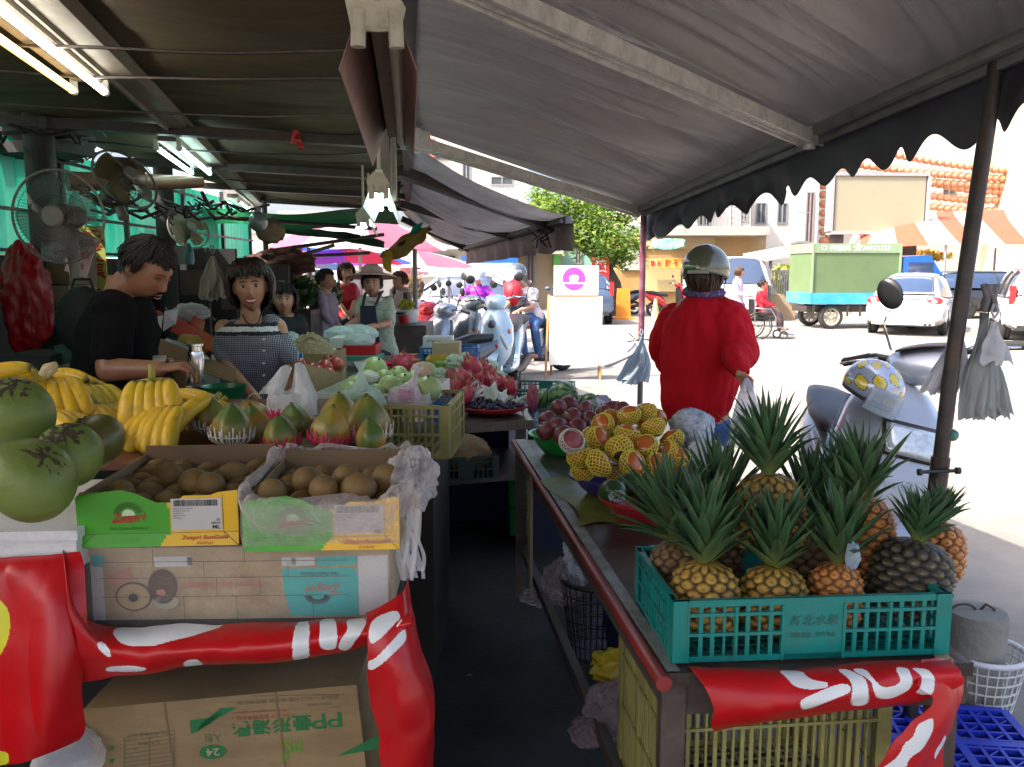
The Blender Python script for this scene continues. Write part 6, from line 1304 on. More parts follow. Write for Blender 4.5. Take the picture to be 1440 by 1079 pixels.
# ================================================================ people
m_skin = mat('skin', (.46, .24, .15), .5, .12, 14, .0006, 90, sub=.15, dirt=(.38, .15, .09), dirt_amt=.35, dscale=9); m_skind = mat('skin_tan', (.30, .14, .08), .45, .15, 14, .0006, 90, dirt=(.22, .09, .05), dirt_amt=.4)
m_hair = mat('black_hair', (.008, .006, .005), .6, .4, 30, stretch=(1, 1, .2)); m_hairb = mat('brown_hair', (.05, .022, .012), .4, .4, 30)
m_eye = mat('eye_white', (.6, .58, .55), .3, 0); m_iris = mat('eye_dark', (.012, .008, .006), .2, 0); m_lip = mat('lips', (.38, .02, .03), .35, .1); m_teeth = mat('teeth', (.72, .70, .64), .3, 0); m_brow = mat('eyebrow', (.03, .018, .012), .8)
def V3(p): return p if isinstance(p, Vector) else at(*p)
def limb(q, pts, rs, inf=0, n=16, fl=1, ax=None):
 P = [V3(p) for p in pts]; O = []; Q = []; m = 6
 for k in range((len(P)-1)*m+1):
  t = k/((len(P)-1)*m); x = t*(len(P)-1); i = min(int(x), len(P)-2); f = x-i; O.append(P[i].lerp(P[i+1], f) if len(P) < 3 else spl(P, t)); Q.append(rs[i]+(rs[i+1]-rs[i])*f+inf)
 q.tube(O, Q, n, ax=ax, fl=fl); q.ball(O[0], Q[0]*.98, 14, 10); q.ball(O[-1], Q[-1]*.98, 14, 10)
def torso(q, pel, nk, side, secs, inf=0, fwd=None, hipside=None):
 pel = V3(pel); nk = V3(nk); up = (nk-pel).normalized(); rings = []; L = (nk-pel).length
 for t, rx, ry, off in secs:
  s = Vector(side).lerp(Vector(hipside or side), 1-t); s = (s-up*s.dot(up)).normalized(); f = up.cross(s)*-1; c = pel+up*L*t+f*off
  rings.append([c+s*math.copysign(abs(math.cos(a))**.85, math.cos(a))*(rx+inf)+f*math.copysign(abs(math.sin(a))**.9, math.sin(a))*(ry+inf) for a in [2*PI*k/28 for k in range(28)]])
 q.loft(rings)
SEC_F = [(-.10, .12, .09, 0), (0, .165, .115, 0), (.12, .160, .112, 0), (.38, .122, .092, 0), (.62, .145, .112, .012), (.80, .150, .105, .01), (.93, .125, .078, 0), (1.0, .055, .052, 0), (1.1, .046, .048, 0)]
SEC_M = [(-.10, .12, .10, 0), (0, .160, .118, 0), (.12, .155, .118, 0), (.38, .148, .112, 0), (.62, .168, .120, .01), (.80, .180, .115, .005), (.93, .150, .088, 0), (1.0, .065, .060, 0), (1.1, .056, .056, 0)]
def headmb(q, M, s=1, nose=1, ears=True, wide=1):
 def g(a, b, s_): return math.exp(-((a-b)/s_)**2)
 o = MB()
 def fn(d):
  x, y, z = d; f = max(0, -y)
  px, py, pz = x*.074*wide, y*.095, z*.116
  if z < 0: px *= 1-.30*(-z)**1.6; py *= 1-.12*(-z) if y > 0 else 1-.06*(-z)**3
  if z > .3: py *= 1.02
  if y > 0: pz *= 1-.05*y;
  if y > 0 and z < -.2: py *= 1-.5*min(1, (-z-.2)*1.2)
  k = 0
  k += .026*nose*g(x, 0, .13)*(g(z, -.24, .13)+.62*g(z, -.04, .17))*f
  k += .004*(g(x, .17, .09)+g(x, -.17, .09))*g(z, -.27, .09)*f
  k -= .010*(g(x, .40, .20)+g(x, -.40, .20))*g(z, .05, .13)*f
  k += .004*g(z, .24, .10)*f*min(1, abs(x)*3+.4)
  k += .007*g(x, 0, .28)*(g(z, -.50, .06)+g(z, -.61, .06))*f-.003*g(x, 0, .3)*g(z, -.555, .025)*f
  k += .006*(g(x, .55, .2)+g(x, -.55, .2))*g(z, -.18, .2)*f
  k += .008*g(x, 0, .25)*g(z, -.86, .14)*f
  return Vector((px, py-k, pz))
 n, m = 72, 56; vs = []
 for i in range(m+1):
  th = PI*i/m
  for k in range(n):
   a = 2*PI*k/n; vs.append(fn(Vector((math.sin(th)*math.cos(a), math.sin(th)*math.sin(a), -math.cos(th)))))
 fs = [(i*n+k, i*n+(k+1) % n, (i+1)*n+(k+1) % n, (i+1)*n+k) for i in range(m) for k in range(n)]
 o.add([v*s for v in vs], fs)
 if ears:
  for sx in (-1, 1): o.ball((sx*.076*s*wide, .008*s, -.005*s), (.010*s, .020*s, .032*s), 14, 10)
 q.join(o, M)
def handmb(q, wrist, d, palm, s=1, curl=.8, thumb=1, spread=.12):
 """wrist point, direction of the fingers, palm normal; thumb = side"""
 M = frame(V3(wrist), d, -Vector(palm)); o = MB()
 o.loft([[Vector((x, math.cos(a)*w, math.sin(a)*h)) for a in [2*PI*k/14 for k in range(14)]] for x, w, h in ((-.02, .024, .019), (.0, .026, .018), (.03, .036, .016), (.065, .042, .014), (.088, .040, .012), (.094, .03, .008))])
 for k, (y, L, r) in enumerate(((.031, .068, .0085), (.0105, .077, .0088), (-.0105, .071, .0084), (-.030, .055, .0074))):
  a = spread*(1.5-k)/1.5; p = Vector((.086-.004*abs(k-1.2), y, 0)); pts = [p-Vector((.02, 0, 0)), p]; th = curl*.35*(1+.12*k)
  for j, f in enumerate((.45, .30, .25)):
   dd = Vector((math.cos(th)*math.cos(a), math.sin(a)*math.cos(th), -math.sin(th))); p = p+dd*L*f; pts.append(p); th += curl*.75
  o.tube(pts, [r*1.0, r*1.08, r, r*.92, r*.78], 10); o.ball(pts[-1], r*.78, 8, 6)
 t = thumb; pts = [Vector((.018, .024*t, -.004)), Vector((.040, .046*t, -.012)), Vector((.064, .058*t, -.022-.01*curl)), Vector((.084, .058*t-.008*curl*t, -.034-.012*curl))]
 o.tube(pts, [.014, .0125, .0105, .0085], 10); o.ball(pts[-1], .0085, 8, 6)
 q.join(o, M @ Matrix.Scale(s, 4))
def wr(amp, sc, st=(1, 1, 1), seed=0):
 def f(co, n):
  p = Vector((co.x*st[0], co.y*st[1], co.z*st[2]))*sc+Vector((seed, seed*2, 0))
  k = noise.noise(p)+.5*noise.noise(p*2.1); return co+n*amp*(k-.35*abs(noise.noise(p*1.3)))
 return f
def face(t, M, s=1, smile=0, wide=1, gaze=(0, -.2), lip=m_lip, brow=1, shut=0, eyem=None):
 """eyes, brows, lips as parts of the person"""
 for sx in (-1, 1):
  q = MB(); c = Vector((sx*.0300*wide, -.0800, .006))*s
  q.ball((0, 0, 0), (.0125*s, .008*s, (.0048 if not shut else .002)*s), 16, 10); q2 = MB().join(q, M @ Matrix.Translation(c)); e = q2.build('eye', eyem or m_eye, t, smooth=True)
  q = MB(); q.ball((0, 0, 0), (.0058*s, .005*s, (.0055 if not shut else .002)*s), 12, 8); MB().join(q, M @ Matrix.Translation(c+Vector((gaze[0]*.003, -.0050, gaze[1]*.002))*s)).build('iris', m_iris, e, smooth=True)
  q = MB(); q.tube([Vector((sx*x*wide, y, z))*s for x, y, z in ((.0170, -.0845, .0075), (.024, -.0880, .0135), (.032, -.0865, .0140), (.0440, -.0765, .0085))], [.0012*s, .0018*s, .0019*s, .0010*s], 6); MB().join(q, M).build('eyelid', m_brow, t, smooth=True)
  if brow: q = MB(); q.tube([Vector((sx*x*wide, y, z))*s for x, y, z in ((.012, -.0930, .026), (.024, -.0925, .031), (.036, -.0860, .030), (.046, -.0760, .024))], [.0020*s, .0028*s, .0024*s, .0010*s], 6); MB().join(q, M).build('eyebrow', m_brow, t, smooth=True)
 q = MB(); w = .022+.004*smile; up = .007*smile
 def lipc(k, z0, bow): x = (k/8-.5)*2*w; return Vector((x, -.1020+.30*x*x/.03, z0+bow*(1-(x/w)**2)+up*(x/w)**2))*s
 q.tube([lipc(k, -.0545, .002) for k in range(9)], [(.0012+.0026*math.sin(PI*k/8))*s for k in range(9)], 8); q.tube([lipc(k, -.0640-.003*smile, -.003*(1+smile)) for k in range(9)], [(.0012+.0032*math.sin(PI*k/8))*s for k in range(9)], 8)
 MB().join(q, M).build('lips', lip, t, smooth=True)
 if smile:
  q = MB(); q.loft([[lipc(k, -.0565, .0015)+Vector((0, .0020*s, 0)) for k in range(1, 8)], [lipc(k, -.0625-.002*smile, -.001)+Vector((0, .0025*s, 0)) for k in range(1, 8)]], close=False, cap=False); MB().join(q, M).build('teeth', m_teeth, t)
def headM(c, yaw=0, pitch=0, roll=0): return Matrix.Translation(V3(c)) @ Matrix.Rotation(yaw, 4, 'Z') @ Matrix.Rotation(pitch, 4, 'X') @ Matrix.Rotation(roll, 4, 'Y')
def hair(t, M, s=1, kind='bob', m=m_hair, seed=0, n=420):
 """cap plus many locks; head faces local -y"""
 rr = random.Random(seed); q = MB()
 P = {'bob': (.027, -.066, .080), 'short': (.010, .0, .096), 'bun': (.008, -.03, .070), 'mid': (.014, -.075, .062)}[kind]; th, low, front = P
 def keep(d):
  x, y, z = d
  if y < -.15: return z > (.50 if kind != 'bob' else .40)+.12*math.sin(x*9)
  if y < .25: return z > (-.15 if kind in ('short', 'bun') else -.75)
  return z > (-.45 if kind in ('short', 'bun') else -.95)
 nn, mm = 48, 30; o = []; fs = []
 for i in range(mm+1):
  a = PI*i/mm
  for k in range(nn):
   b = 2*PI*k/nn; d = Vector((math.sin(a)*math.cos(b), math.sin(a)*math.sin(b), -math.cos(a))); g_ = 1+.05*noise.noise(d*5+Vector((seed, 0, 0)))
   o.append(Vector((d.x*(.074+th), d.y*(.095+th)+.004, d.z*(.116+th*.7)))*g_)
 for i in range(mm):
  for k in range(nn):
   a = PI*(i+.5)/mm; b = 2*PI*(k+.5)/nn
   if keep((math.sin(a)*math.cos(b), math.sin(a)*math.sin(b), -math.cos(a))): fs.append((i*nn+k, i*nn+(k+1) % nn, (i+1)*nn+(k+1) % nn, (i+1)*nn+k))
 q.add([v*s for v in o], fs)
 for k in range(n):
  b = rr.uniform(0, 2*PI); top = Vector((rr.uniform(-.02, .02), rr.uniform(-.01, .03), .116+th*.75)); fr = math.sin(b) < -.35
  d = Vector((math.cos(b), math.sin(b), 0)); pts = []; r0 = th+rr.uniform(-.006, .011)
  zend = (front*rr.uniform(.55, 1.1) if fr else low+rr.uniform(-.024, .030)); st = rr.uniform(0, .5);
  for j in range(7):
   f = st+(1-st)*j/6; z = (.116+th*.7)*(1-f)+zend*f; zz = max(-.98, min(.98, z/(.116+th))); c = math.sqrt(1-zz*zz); w_ = max(c, .80 if (kind in ('bob', 'mid') and z < 0) else 0)
   if kind == 'short' and z < -.02 and not fr: w_ *= .93
   pts.append((d*1.0).copy()); p = Vector((d.x*(.074+r0)*w_, d.y*(.095+r0)*w_+.004, z)); pts[-1] = (p+Vector((rr.uniform(-.005, .005), rr.uniform(-.005, .005), 0)))*s
  q.tube(pts, [.0035*s, .006*s, .0068*s, .006*s, .005*s, .004*s, .0008*s], 5, fl=.5, cap=False)
 MB().join(q, M).build('hair', m, t, smooth=True)
def person(label, base): return thing('person', label, 'person', Vector((base[0], base[1], 0)), 0, None)
def fin(t):
 """children were modelled in world coordinates: give them back their thing's frame"""
 bpy.context.view_layer.update(); inv = Matrix.Translation(-t.location)
 for c in [x for x in bpy.data.objects if x.parent == t]:
  c.data.transform(inv)
  for g in [x for x in bpy.data.objects if x.parent == c]: g.data.transform(inv)
def shoe(q, p, d, s=1):
 d = Vector(d).normalized(); q.tube([p-d*.05*s+Vector((0, 0, .035)), p+Vector((0, 0, .04)), p+d*.10*s+Vector((0, 0, .03)), p+d*.17*s+Vector((0, 0, .02))], [.034*s, .040*s, .040*s, .022*s], 12, ax=(0, 0, 1), fl=1)
t = person('man in a black shirt looking down at his hands at the left', (at(165, 500, 3.25).x, 3.25))
SDm = Vector((.12, -1, 0)); B = MB()
torso(B, (158, 640, 3.28), (172, 413, 3.25), (.25, -.95, 0), SEC_M)
HM = headM((206, 377, 3.22), D(74), D(36), 0)
headmb(B, HM, 1.0, .95); limb(B, [(170, 415, 3.25), (180, 400, 3.24), (196, 388, 3.23)], [.064, .060, .056])
ARn = [(162, 440, 3.08), (153, 520, 3.0), (224, 519, 2.95)]; ARf = [(185, 436, 3.42), (196, 520, 3.38), (238, 514, 3.22)]
limb(B, ARn[:2], [.055, .045]); limb(B, ARn[1:], [.044, .029]); limb(B, ARf[:2], [.052, .044]); limb(B, ARf[1:], [.042, .029])
handmb(B, ARn[2], (1, .15, .12), (.1, .2, -1), .92, .95, 1); handmb(B, ARf[2], (1, -.3, .05), (.1, -.5, -.8), .9, .8, -1)
limb(B, [(150, 640, 3.18), (165, 760, 3.15), (160, 880, 3.2)], [.09, .06, .045]); limb(B, [(165, 640, 3.38), (178, 760, 3.36), (172, 870, 3.4)], [.09, .06, .045])
remesh(B, .0055, 2, m_skind, 'body', t)
q = MB(); torso(q, (158, 655, 3.28), (172, 412, 3.25), (.25, -.95, 0), [(a, b*1.0, c*1.05, d) for a, b, c, d in SEC_M if a < .95]+[(.975, .082, .078, 0), (.995, .062, .062, 0)], .022); q.ball(V3((160, 436, 3.09)), .078, 18, 12); q.ball(V3((184, 432, 3.40)), .072, 18, 12);
limb(q, [(162, 440, 3.09), (156, 492, 3.03)], [.074, .074]); limb(q, [(185, 436, 3.40), (192, 495, 3.38)], [.066, .062]); limb(q, [(160, 470, 3.25), (165, 445, 3.25)], [.11, .09])
remesh(q, .009, 3, mat('black_shirt', (.007, .007, .008), .95, .2, 12, .002, 80, spec=.1), 'shirt', t, wr(.010, 7, (1, 1, 2.2), 1))
q = MB(); limb(q, [(150, 640, 3.18), (165, 760, 3.15), (160, 870, 3.2)], [.105, .078, .06]); limb(q, [(165, 640, 3.38), (178, 760, 3.36), (172, 865, 3.4)], [.105, .078, .06]); q.ball(V3((158, 640, 3.28)), (.16, .19, .13), 20, 14)
remesh(q, .012, 2, mat('dark_trousers', (.02, .02, .025), .8, .2), 'trousers', t, wr(.006, 8))
hair(t, HM, 1.0, 'short', m_hair, 2, 520)
face(t, HM, 1.0, 0, gaze=(0, -1), lip=mat('lips_pale', (.24, .10, .07), .6), shut=1, eyem=m_skind)
fin(t)
t = person('smiling woman with a dark bob in a grey checked blouse with striped band', (at(355, 500, 3.95).x, 3.95))
B = MB(); SD = Vector((1, .12, 0))
torso(B, (357, 602, 3.98), (353, 450, 3.93), SD, [(a, b*.92, c*.9, d) for a, b, c, d in SEC_F])
HM = headM((352, 403, 3.88), D(15), D(3), D(-4))
headmb(B, HM, .94, .95, True, .98); limb(B, [(353, 452, 3.94), (352, 436, 3.93), (352, 422, 3.92)], [.05, .044, .047])
AR = [(315, 462, 3.92), (322, 522, 3.82), (363, 565, 3.62)]; AL = [(390, 460, 3.95), (407, 515, 3.92), (410, 570, 3.72)]
for A in (AR, AL): limb(B, A[:2], [.043, .035]); limb(B, A[1:], [.035, .023])
handmb(B, AR[2], (1, -.25, -.35), (0, -.3, -1), .86, .6, 1); handmb(B, AL[2], (-.2, -.4, -1), (-1, 0, 0), .86, .6, -1)
for x in (343, 372): limb(B, [(x, 612, 3.98), (x, 720, 3.95), (x, 815, 4.0)], [.085, .055, .04])
remesh(B, .0045, 2, m_skin, 'body', t)
m_check = bpy.data.materials.new('checked_blouse'); m_check.use_nodes = True; N = m_check.node_tree.nodes; L = m_check.node_tree.links
tc = N.new('ShaderNodeTexCoord'); outs = []
for ax_ in (0, 1):
 wv = N.new('ShaderNodeTexWave'); wv.bands_direction = 'XZ'[ax_]; wv.inputs['Scale'].default_value = 38; wv.inputs['Distortion'].default_value = .4; L.new(tc.outputs['Object'], wv.inputs['Vector']); outs.append(wv.outputs['Fac'])
mx = N.new('ShaderNodeMath'); mx.operation = 'MULTIPLY'; L.new(outs[0], mx.inputs[0]); L.new(outs[1], mx.inputs[1])
cr_ = N.new('ShaderNodeValToRGB'); cr_.color_ramp.elements[0].color = (.045, .045, .085, 1); cr_.color_ramp.elements[1].color = (.40, .40, .46, 1); cr_.color_ramp.elements[1].position = .6; L.new(mx.outputs[0], cr_.inputs[0]); L.new(cr_.outputs[0], N['Principled BSDF'].inputs['Base Color']); N['Principled BSDF'].inputs['Roughness'].default_value = .85
q = MB(); torso(q, (357, 580, 3.98), (353, 451, 3.93), SD, [(-.15, .158, .12, 0), (0, .148, .115, 0), (.3, .120, .10, .0), (.6, .128, .108, .01), (.82, .145, .105, .008), (.90, .136, .094, .0), (.95, .108, .080, 0), (.985, .078, .068, 0)], .020)
limb(q, [(314, 484, 3.90), (322, 508, 3.86)], [.052, .056]); limb(q, [(394, 476, 3.94), (404, 500, 3.92)], [.050, .054]); limb(q, [(388, 462, 3.95), (380, 456, 3.95)], [.05, .05])
remesh(q, .006, 3, m_check, 'blouse', t, wr(.008, 9, (1, 1, 1.6), 2))
bl = [x for x in bpy.data.objects if x.parent == t and x.name.startswith('blouse')][0]; bl.data.materials.append(mat('navy_cloth', (.012, .012, .03), .8)); bl.data.materials.append(mat('white_cloth', (.66, .66, .68), .8))
zb0 = V3((350, 471, 3.85)).z
for pg in bl.data.polygons:
 h = pg.center.z-zb0-.10*(pg.center.x-V3((350, 471, 3.85)).x)**2*0+.02*abs(pg.center.x-V3((350, 471, 3.85)).x)
 if 0 <= h < .055: pg.material_index = 2 if .016 < h < .038 else 1
for k, v in enumerate((477, 493, 511, 528, 546)):
 p = V3((371, v, 3.77)); MB().tube([p, p+Vector((0, -.004, 0))], .0055, 10).build('button', m_teeth, t)
q = MB(); q.tube([V3((340, 441, 3.90)), V3((346, 452, 3.82)), V3((355, 460, 3.80)), V3((364, 452, 3.83)), V3((367, 441, 3.90))], .0028, 6); q.build('necklace', m_iris, t)
q = MB(); c = V3((356, 562, 3.64)); ax_ = (V3(AR[2])-V3(AR[1])).normalized(); u_ = ax_.orthogonal().normalized(); w_ = ax_.cross(u_); q.tube([c+u_*math.cos(a)*.028+w_*math.sin(a)*.028 for a in [2*PI*k/24 for k in range(25)]], .0035, 6); q.build('bracelet', m_alu, t)
q = MB(); torso(q, (357, 612, 3.98), (357, 575, 3.98), SD, [(-.5, .14, .11, 0), (0, .165, .125, 0), (1, .155, .115, 0)])
for x in (343, 372): limb(q, [(x, 612, 3.98), (x, 720, 3.95), (x, 810, 4.0)], [.095, .07, .055])
remesh(q, .012, 2, mat('black_trousers', (.015, .015, .018), .8, .1), 'trousers', t)
hair(t, HM, .97, 'bob', mat('dark_brown_hair', (.022, .012, .009), .35, .4, 30, stretch=(1, 1, .2)), 5, 800)
face(t, HM, .94, 1, .98); fin(t)
def helmet(t, M, r, m, visor=None, nm='helmet', low=-.35, scheme=None):
 q = MB(); mats = [m, m_black] if not scheme else scheme
 def fm(u, v): return 0
 n, mm = (144, 78) if scheme else (48, 26); o = []; fs = []; ms = []; K = mm/26
 for i in range(mm+1):
  th = PI*(i/mm)*(.5+math.asin(-low)/PI)
  for k in range(n):
   b = 2*PI*k/n; f = 1.0; z = math.cos(th);
   o.append(Vector((math.sin(th)*math.cos(b)*r*.92, math.sin(th)*math.sin(b)*r*1.08, z*r*.98+(.10*r*(1 if math.sin(b) < -.2 else 0)*(i/mm)**6))))
 for i in range(mm):
  for k in range(n):
   fs.append((i*n+k, i*n+(k+1) % n, (i+1)*n+(k+1) % n, (i+1)*n+k)); b = 2*PI*k/n
   ms.append(0 if not scheme else (1 if (math.sin(b*4+i/K*.5)+.9*math.sin(b*7-i/K*.6)) > .45 and 3 < i/K < 23 else 2 if abs(math.sin(b*4+i/K*.5)+.9*math.sin(b*7-i/K*.6)-.3) < .12 or i/K > 24 else 0))
 q.add(o, fs, ms); e = q.join(MB()) and None
 MB().join(q, M).build(nm, mats, t, smooth=True, solid=.012)
 q = MB(); th = PI*(.5+math.asin(-low)/PI); q.tube([Vector((math.sin(th)*math.cos(b)*r*.93, math.sin(th)*math.sin(b)*r*1.09, math.cos(th)*r*.98)) for b in [2*PI*k/48 for k in range(49)]], .007, 6); MB().join(q, M).build('trim', m_black, t, smooth=True)
 if visor:
  q = MB(); q.grid(18, 8, lambda u, v: Vector((math.cos(PI*(1.02+.96*u))*r*(1.0+.05*v), math.sin(PI*(1.02+.96*u))*r*(1.16+.14*v), r*(.28-.95*v)))); MB().join(q, M).build('visor', visor, t, smooth=True, solid=.002)
t = person('customer seen from behind in a puffy red jacket and olive helmet holding a bag', (at(985, 500, 4.7).x, 4.7))
B = MB(); SD = Vector((.93, -.37, 0)); torso(B, (985, 598, 4.75), (992, 412, 4.72), SD, SEC_M)
HM = headM((992, 388, 4.68), D(152), D(8), 0); headmb(B, HM, 1.0, 1, True); limb(B, [(992, 415, 4.72), (992, 398, 4.70)], [.058, .055])
AR = [(1030, 445, 4.62), (1046, 500, 4.50), (1040, 524, 4.30)]; AL = [(942, 440, 4.88), (930, 500, 4.95), (960, 530, 5.1)]
for A in (AR, AL): limb(B, A[:2], [.055, .045]); limb(B, A[1:], [.045, .030])
handmb(B, (1040, 526, 4.30), (.65, -.55, -.55), (-.6, -.5, -.5), .92, 1.5, 1)
handmb(B, AL[2], (.3, .8, -.1), (0, 0, -1), .9, .8, 1)
for x, y in ((968, 4.8), (1003, 4.72)): limb(B, [(x, 600, y), (x, 700, y), (x, 778, y+.03)], [.085, .06, .045]); shoe(B, V3((x, 783, y+.03))*1+Vector((0, 0, -.0)), (-.4, 1, 0))
remesh(B, .0065, 2, m_skin, 'body', t)
m_jacket = mat('red_nylon', (.50, .006, .014), .8, .1, 5, .002, 18, dirt=(.38, .004, .01), dirt_amt=.4, dscale=3, spec=.15)
q = MB(); torso(q, (980, 590, 4.75), (990, 412, 4.72), SD, [(.0, .155, .13, 0), (.07, .170, .145, 0), (.12, .190, .165, -.01), (.3, .212, .185, -.015), (.55, .218, .185, -.015), (.75, .214, .168, -.01), (.88, .175, .135, 0), (.97, .095, .085, 0), (1.0, .08, .075, 0)], .008)
limb(q, [(1016, 444, 4.68), (1026, 452, 4.62), (1040, 495, 4.52), (1034, 512, 4.38)], [.112, .112, .092, .068]); limb(q, [(1034, 510, 4.38), (1040, 522, 4.32)], [.062, .052]); limb(q, [(950, 448, 4.86), (936, 498, 4.95), (955, 522, 5.08)], [.10, .092, .06])
jk = remesh(q, .009, 4, m_jacket, 'jacket', t, lambda co, n: wr(.024, 4.5, (1, 1, .8), 3)(wr(.011, 11, (1.8, 1.8, .5), 4)(co, n), n))
q = MB(); c = V3((990, 411, 4.71)); q.tube([c+Vector((math.cos(a)*.095, math.sin(a)*.088, .008*math.sin(a))) for a in [2*PI*k/28 for k in range(29)]], .024, 10); remesh(q, .006, 1, mat('navy_check_scarf', (.05, .04, .13), .8, .6, 45, dirt=(.45, .25, .4), dirt_amt=.9, dscale=60), 'scarf', t, wr(.006, 20))
q = MB();
for x, y in ((968, 4.8), (1003, 4.72)): limb(q, [(x, 600, y), (x, 700, y), (x, 772, y+.03)], [.105, .08, .062])
q.ball(V3((985, 600, 4.75)), (.17, .15, .12), 20, 14); remesh(q, .012, 2, mat('blue_jeans', (.035, .09, .24), .85, .3, 20, dirt=(.12, .2, .35), dirt_amt=.5), 'jeans', t, wr(.006, 9))
hair(t, HM, 1.0, 'mid', m_hairb, 8, 200); helmet(t, HM @ Matrix.Translation((0, .0, .035)), .132, mat('olive_helmet', (.16, .155, .10), .22, .05, coat=.6, metal=.3), low=-.30)
q = MB(); q.tube([Vector((.115, .0, .0)), Vector((.10, -.03, -.06)), Vector((.06, -.06, -.12)), Vector((0, -.07, -.135)), Vector((-.06, -.06, -.12)), Vector((-.10, -.03, -.06)), Vector((-.115, 0, 0))], .008, 6, fl=.4); MB().join(q, HM).build('chin_strap', m_black, t, smooth=True)
q = MB(); q.box((0, .142, .05), (.045, .006, .012)); q.box((0, .150, .0), (.11, .008, .016)); MB().join(q, HM).build('helmet_label', mat('helmet_tag', (.35, .35, .33), .4), t)
fin(t)
hb = thing('carrier_bag', 'full white carrier bag of greens hanging from the hand of the customer in red', 'plastic bag', at(1050, 532, 4.22), 0, None)
q = MB();
def hbf(u, v):
 a = 2*PI*u; w_ = .008+.095*v**.75*(1-.25*max(0, v-.8)*5*.3); return Vector((math.cos(a)*w_*1.0+.015*v, math.sin(a)*w_*.7, -.34*v))+noise.noise_vector(Vector((math.cos(a)*2, math.sin(a)*2, v*4)))*.022*v
q.grid(48, 26, hbf); q.build('bag', film('handbag_film', (.82, .78, .86), .62), hb, smooth=True)
q = MB(); q.ball((.02, 0, -.27), (.065, .05, .07), 16, 12); q.ball((-.02, .0, -.25), (.04, .04, .07), 12, 8); q.build('greens', mat('green_content', (.10, .26, .07), .5), hb, smooth=True)
def simple(label, H, yaw, pel, nk, head, arms, legs, top, bottom, hk='mid', hm=m_hair, skin=m_skin, sec=SEC_F, sc=1, longs=False, vox=.010, side=None, dress=0, fc=True, pitch=0, seed=1, extra=None, mask=None):
 t = person(label, V3(pel)); B = MB(); sd_ = Vector(side) if side else Vector((math.cos(yaw), math.sin(yaw), 0))
 torso(B, pel, nk, sd_, sec); HM = headM(head, yaw, pitch); headmb(B, HM, sc, 1); limb(B, [nk, (head[0], head[1]+12/1200*0+6, head[2])], [.05, .048])
 for A in arms: limb(B, A[:2], [.046, .038]); limb(B, A[1:], [.037, .025]); dd = (V3(A[2])-V3(A[1])).normalized(); handmb(B, A[2], dd, (0, 0, -1) if abs(dd.z) < .8 else (1, 0, 0), .9, .7)
 for Lg in legs: limb(B, Lg, [.085, .058, .042][:len(Lg)]); shoe(B, V3(Lg[-1])-Vector((0, 0, .04)), (math.sin(yaw), -math.cos(yaw), 0))
 remesh(B, vox*.8, 2, skin, 'body', t); q = MB()
 torso(q, V3(pel)-Vector((0, 0, .04)), V3(nk), sd_, [s_ for s_ in sec if s_[0] < .95]+[(.975, .075, .068, 0), (.99, .055, .056, 0)], .018); [q.ball(V3(A[0]), .064, 16, 10) for A in arms]
 for A in arms:
  limb(q, [V3(A[0]), V3(A[1]) if longs else V3(A[0]).lerp(V3(A[1]), .75)], [.062, .055])
  if longs: limb(q, [V3(A[1]), V3(A[2])], [.052, .038])
 remesh(q, vox, 3, top, 'shirt', t, wr(.010, 7, (1, 1, 1.6), seed))
 q = MB()
 for Lg in legs: limb(q, [V3(x) for x in Lg], [.10, .075, .058][:len(Lg)])
 q.ball(V3(pel), (.17, .16, .12), 18, 12); remesh(q, vox*1.3, 2, bottom, 'trousers', t, wr(.006, 8, (1, 1, 1), seed))
 if hk: hair(t, HM, sc, hk, hm, seed, 320)
 if fc: face(t, HM, sc, 0)
 if extra: extra(t, HM)
 fin(t); return t
m_dk = mat('black_top', (.014, .013, .016), .8, .2, 12); m_dkt = mat('dark_slacks', (.03, .03, .045), .8, .2)
Y = 6.5
simple('woman in a black top sitting low behind the smiling woman', 1.5, D(14), (405, 516, Y), (403, 444, Y), (399, 422, Y-.05), [[(388, 452, Y), (386, 488, Y-.05), (402, 500, Y-.25)], [(420, 452, Y), (426, 488, Y-.05), (412, 500, Y-.25)]],
       [[(397, 518, Y), (395, 516, Y-.45), (396, 560, Y-.5)], [(413, 518, Y), (415, 516, Y-.45), (414, 560, Y-.5)]], m_dk, m_dkt, 'bob', m_hair, seed=3)
q = MB(); q.b2((at(405, 500, Y).x-.2, Y-.18, 0), (at(405, 500, Y).x+.2, Y+.2, .74)); mesh_obj(q, 'stool', m_wood, 'dark stool under the seated woman in black', 'stool')
def sunhat(t, HM):
 q = MB(); q.lathe([(.001, .115), (.05, .112), (.085, .085), (.098, .04), (.105, .03), (.15, .028), (.20, .012), (.218, .002)], 40, wob=lambda a, i: 1+.04*math.sin(3*a)*(i > 4), cap=False); MB().join(q, HM @ Matrix.Translation((0, .01, .052)) @ Matrix.Rotation(-.12, 4, 'X')).build('sun_hat', mat('straw_hat', (.60, .40, .34), .8, .2, 20, dirt=(.4, .2, .2), dirt_amt=.4), t, smooth=True, solid=.004)
 q = MB(); q.lathe([(.085, -.12), (.10, -.10), (.105, -.02), (.10, .02)], 24, cap=False); MB().join(q, HM @ Matrix.Translation((0, .02, -.03))).build('neck_flap', mat('mauve_cloth', (.25, .12, .17), .8), t, smooth=True, solid=.004) if 0 else None
 q = MB(); c = HM @ Vector((0, 0, -.135)); q.tube([c+Vector((math.cos(a)*.07, math.sin(a)*.07, 0)) for a in [2*PI*k/20 for k in range(21)]], .022, 8); q.build('scarf', mat('white_scarf', (.55, .50, .5), .8), t, smooth=True)
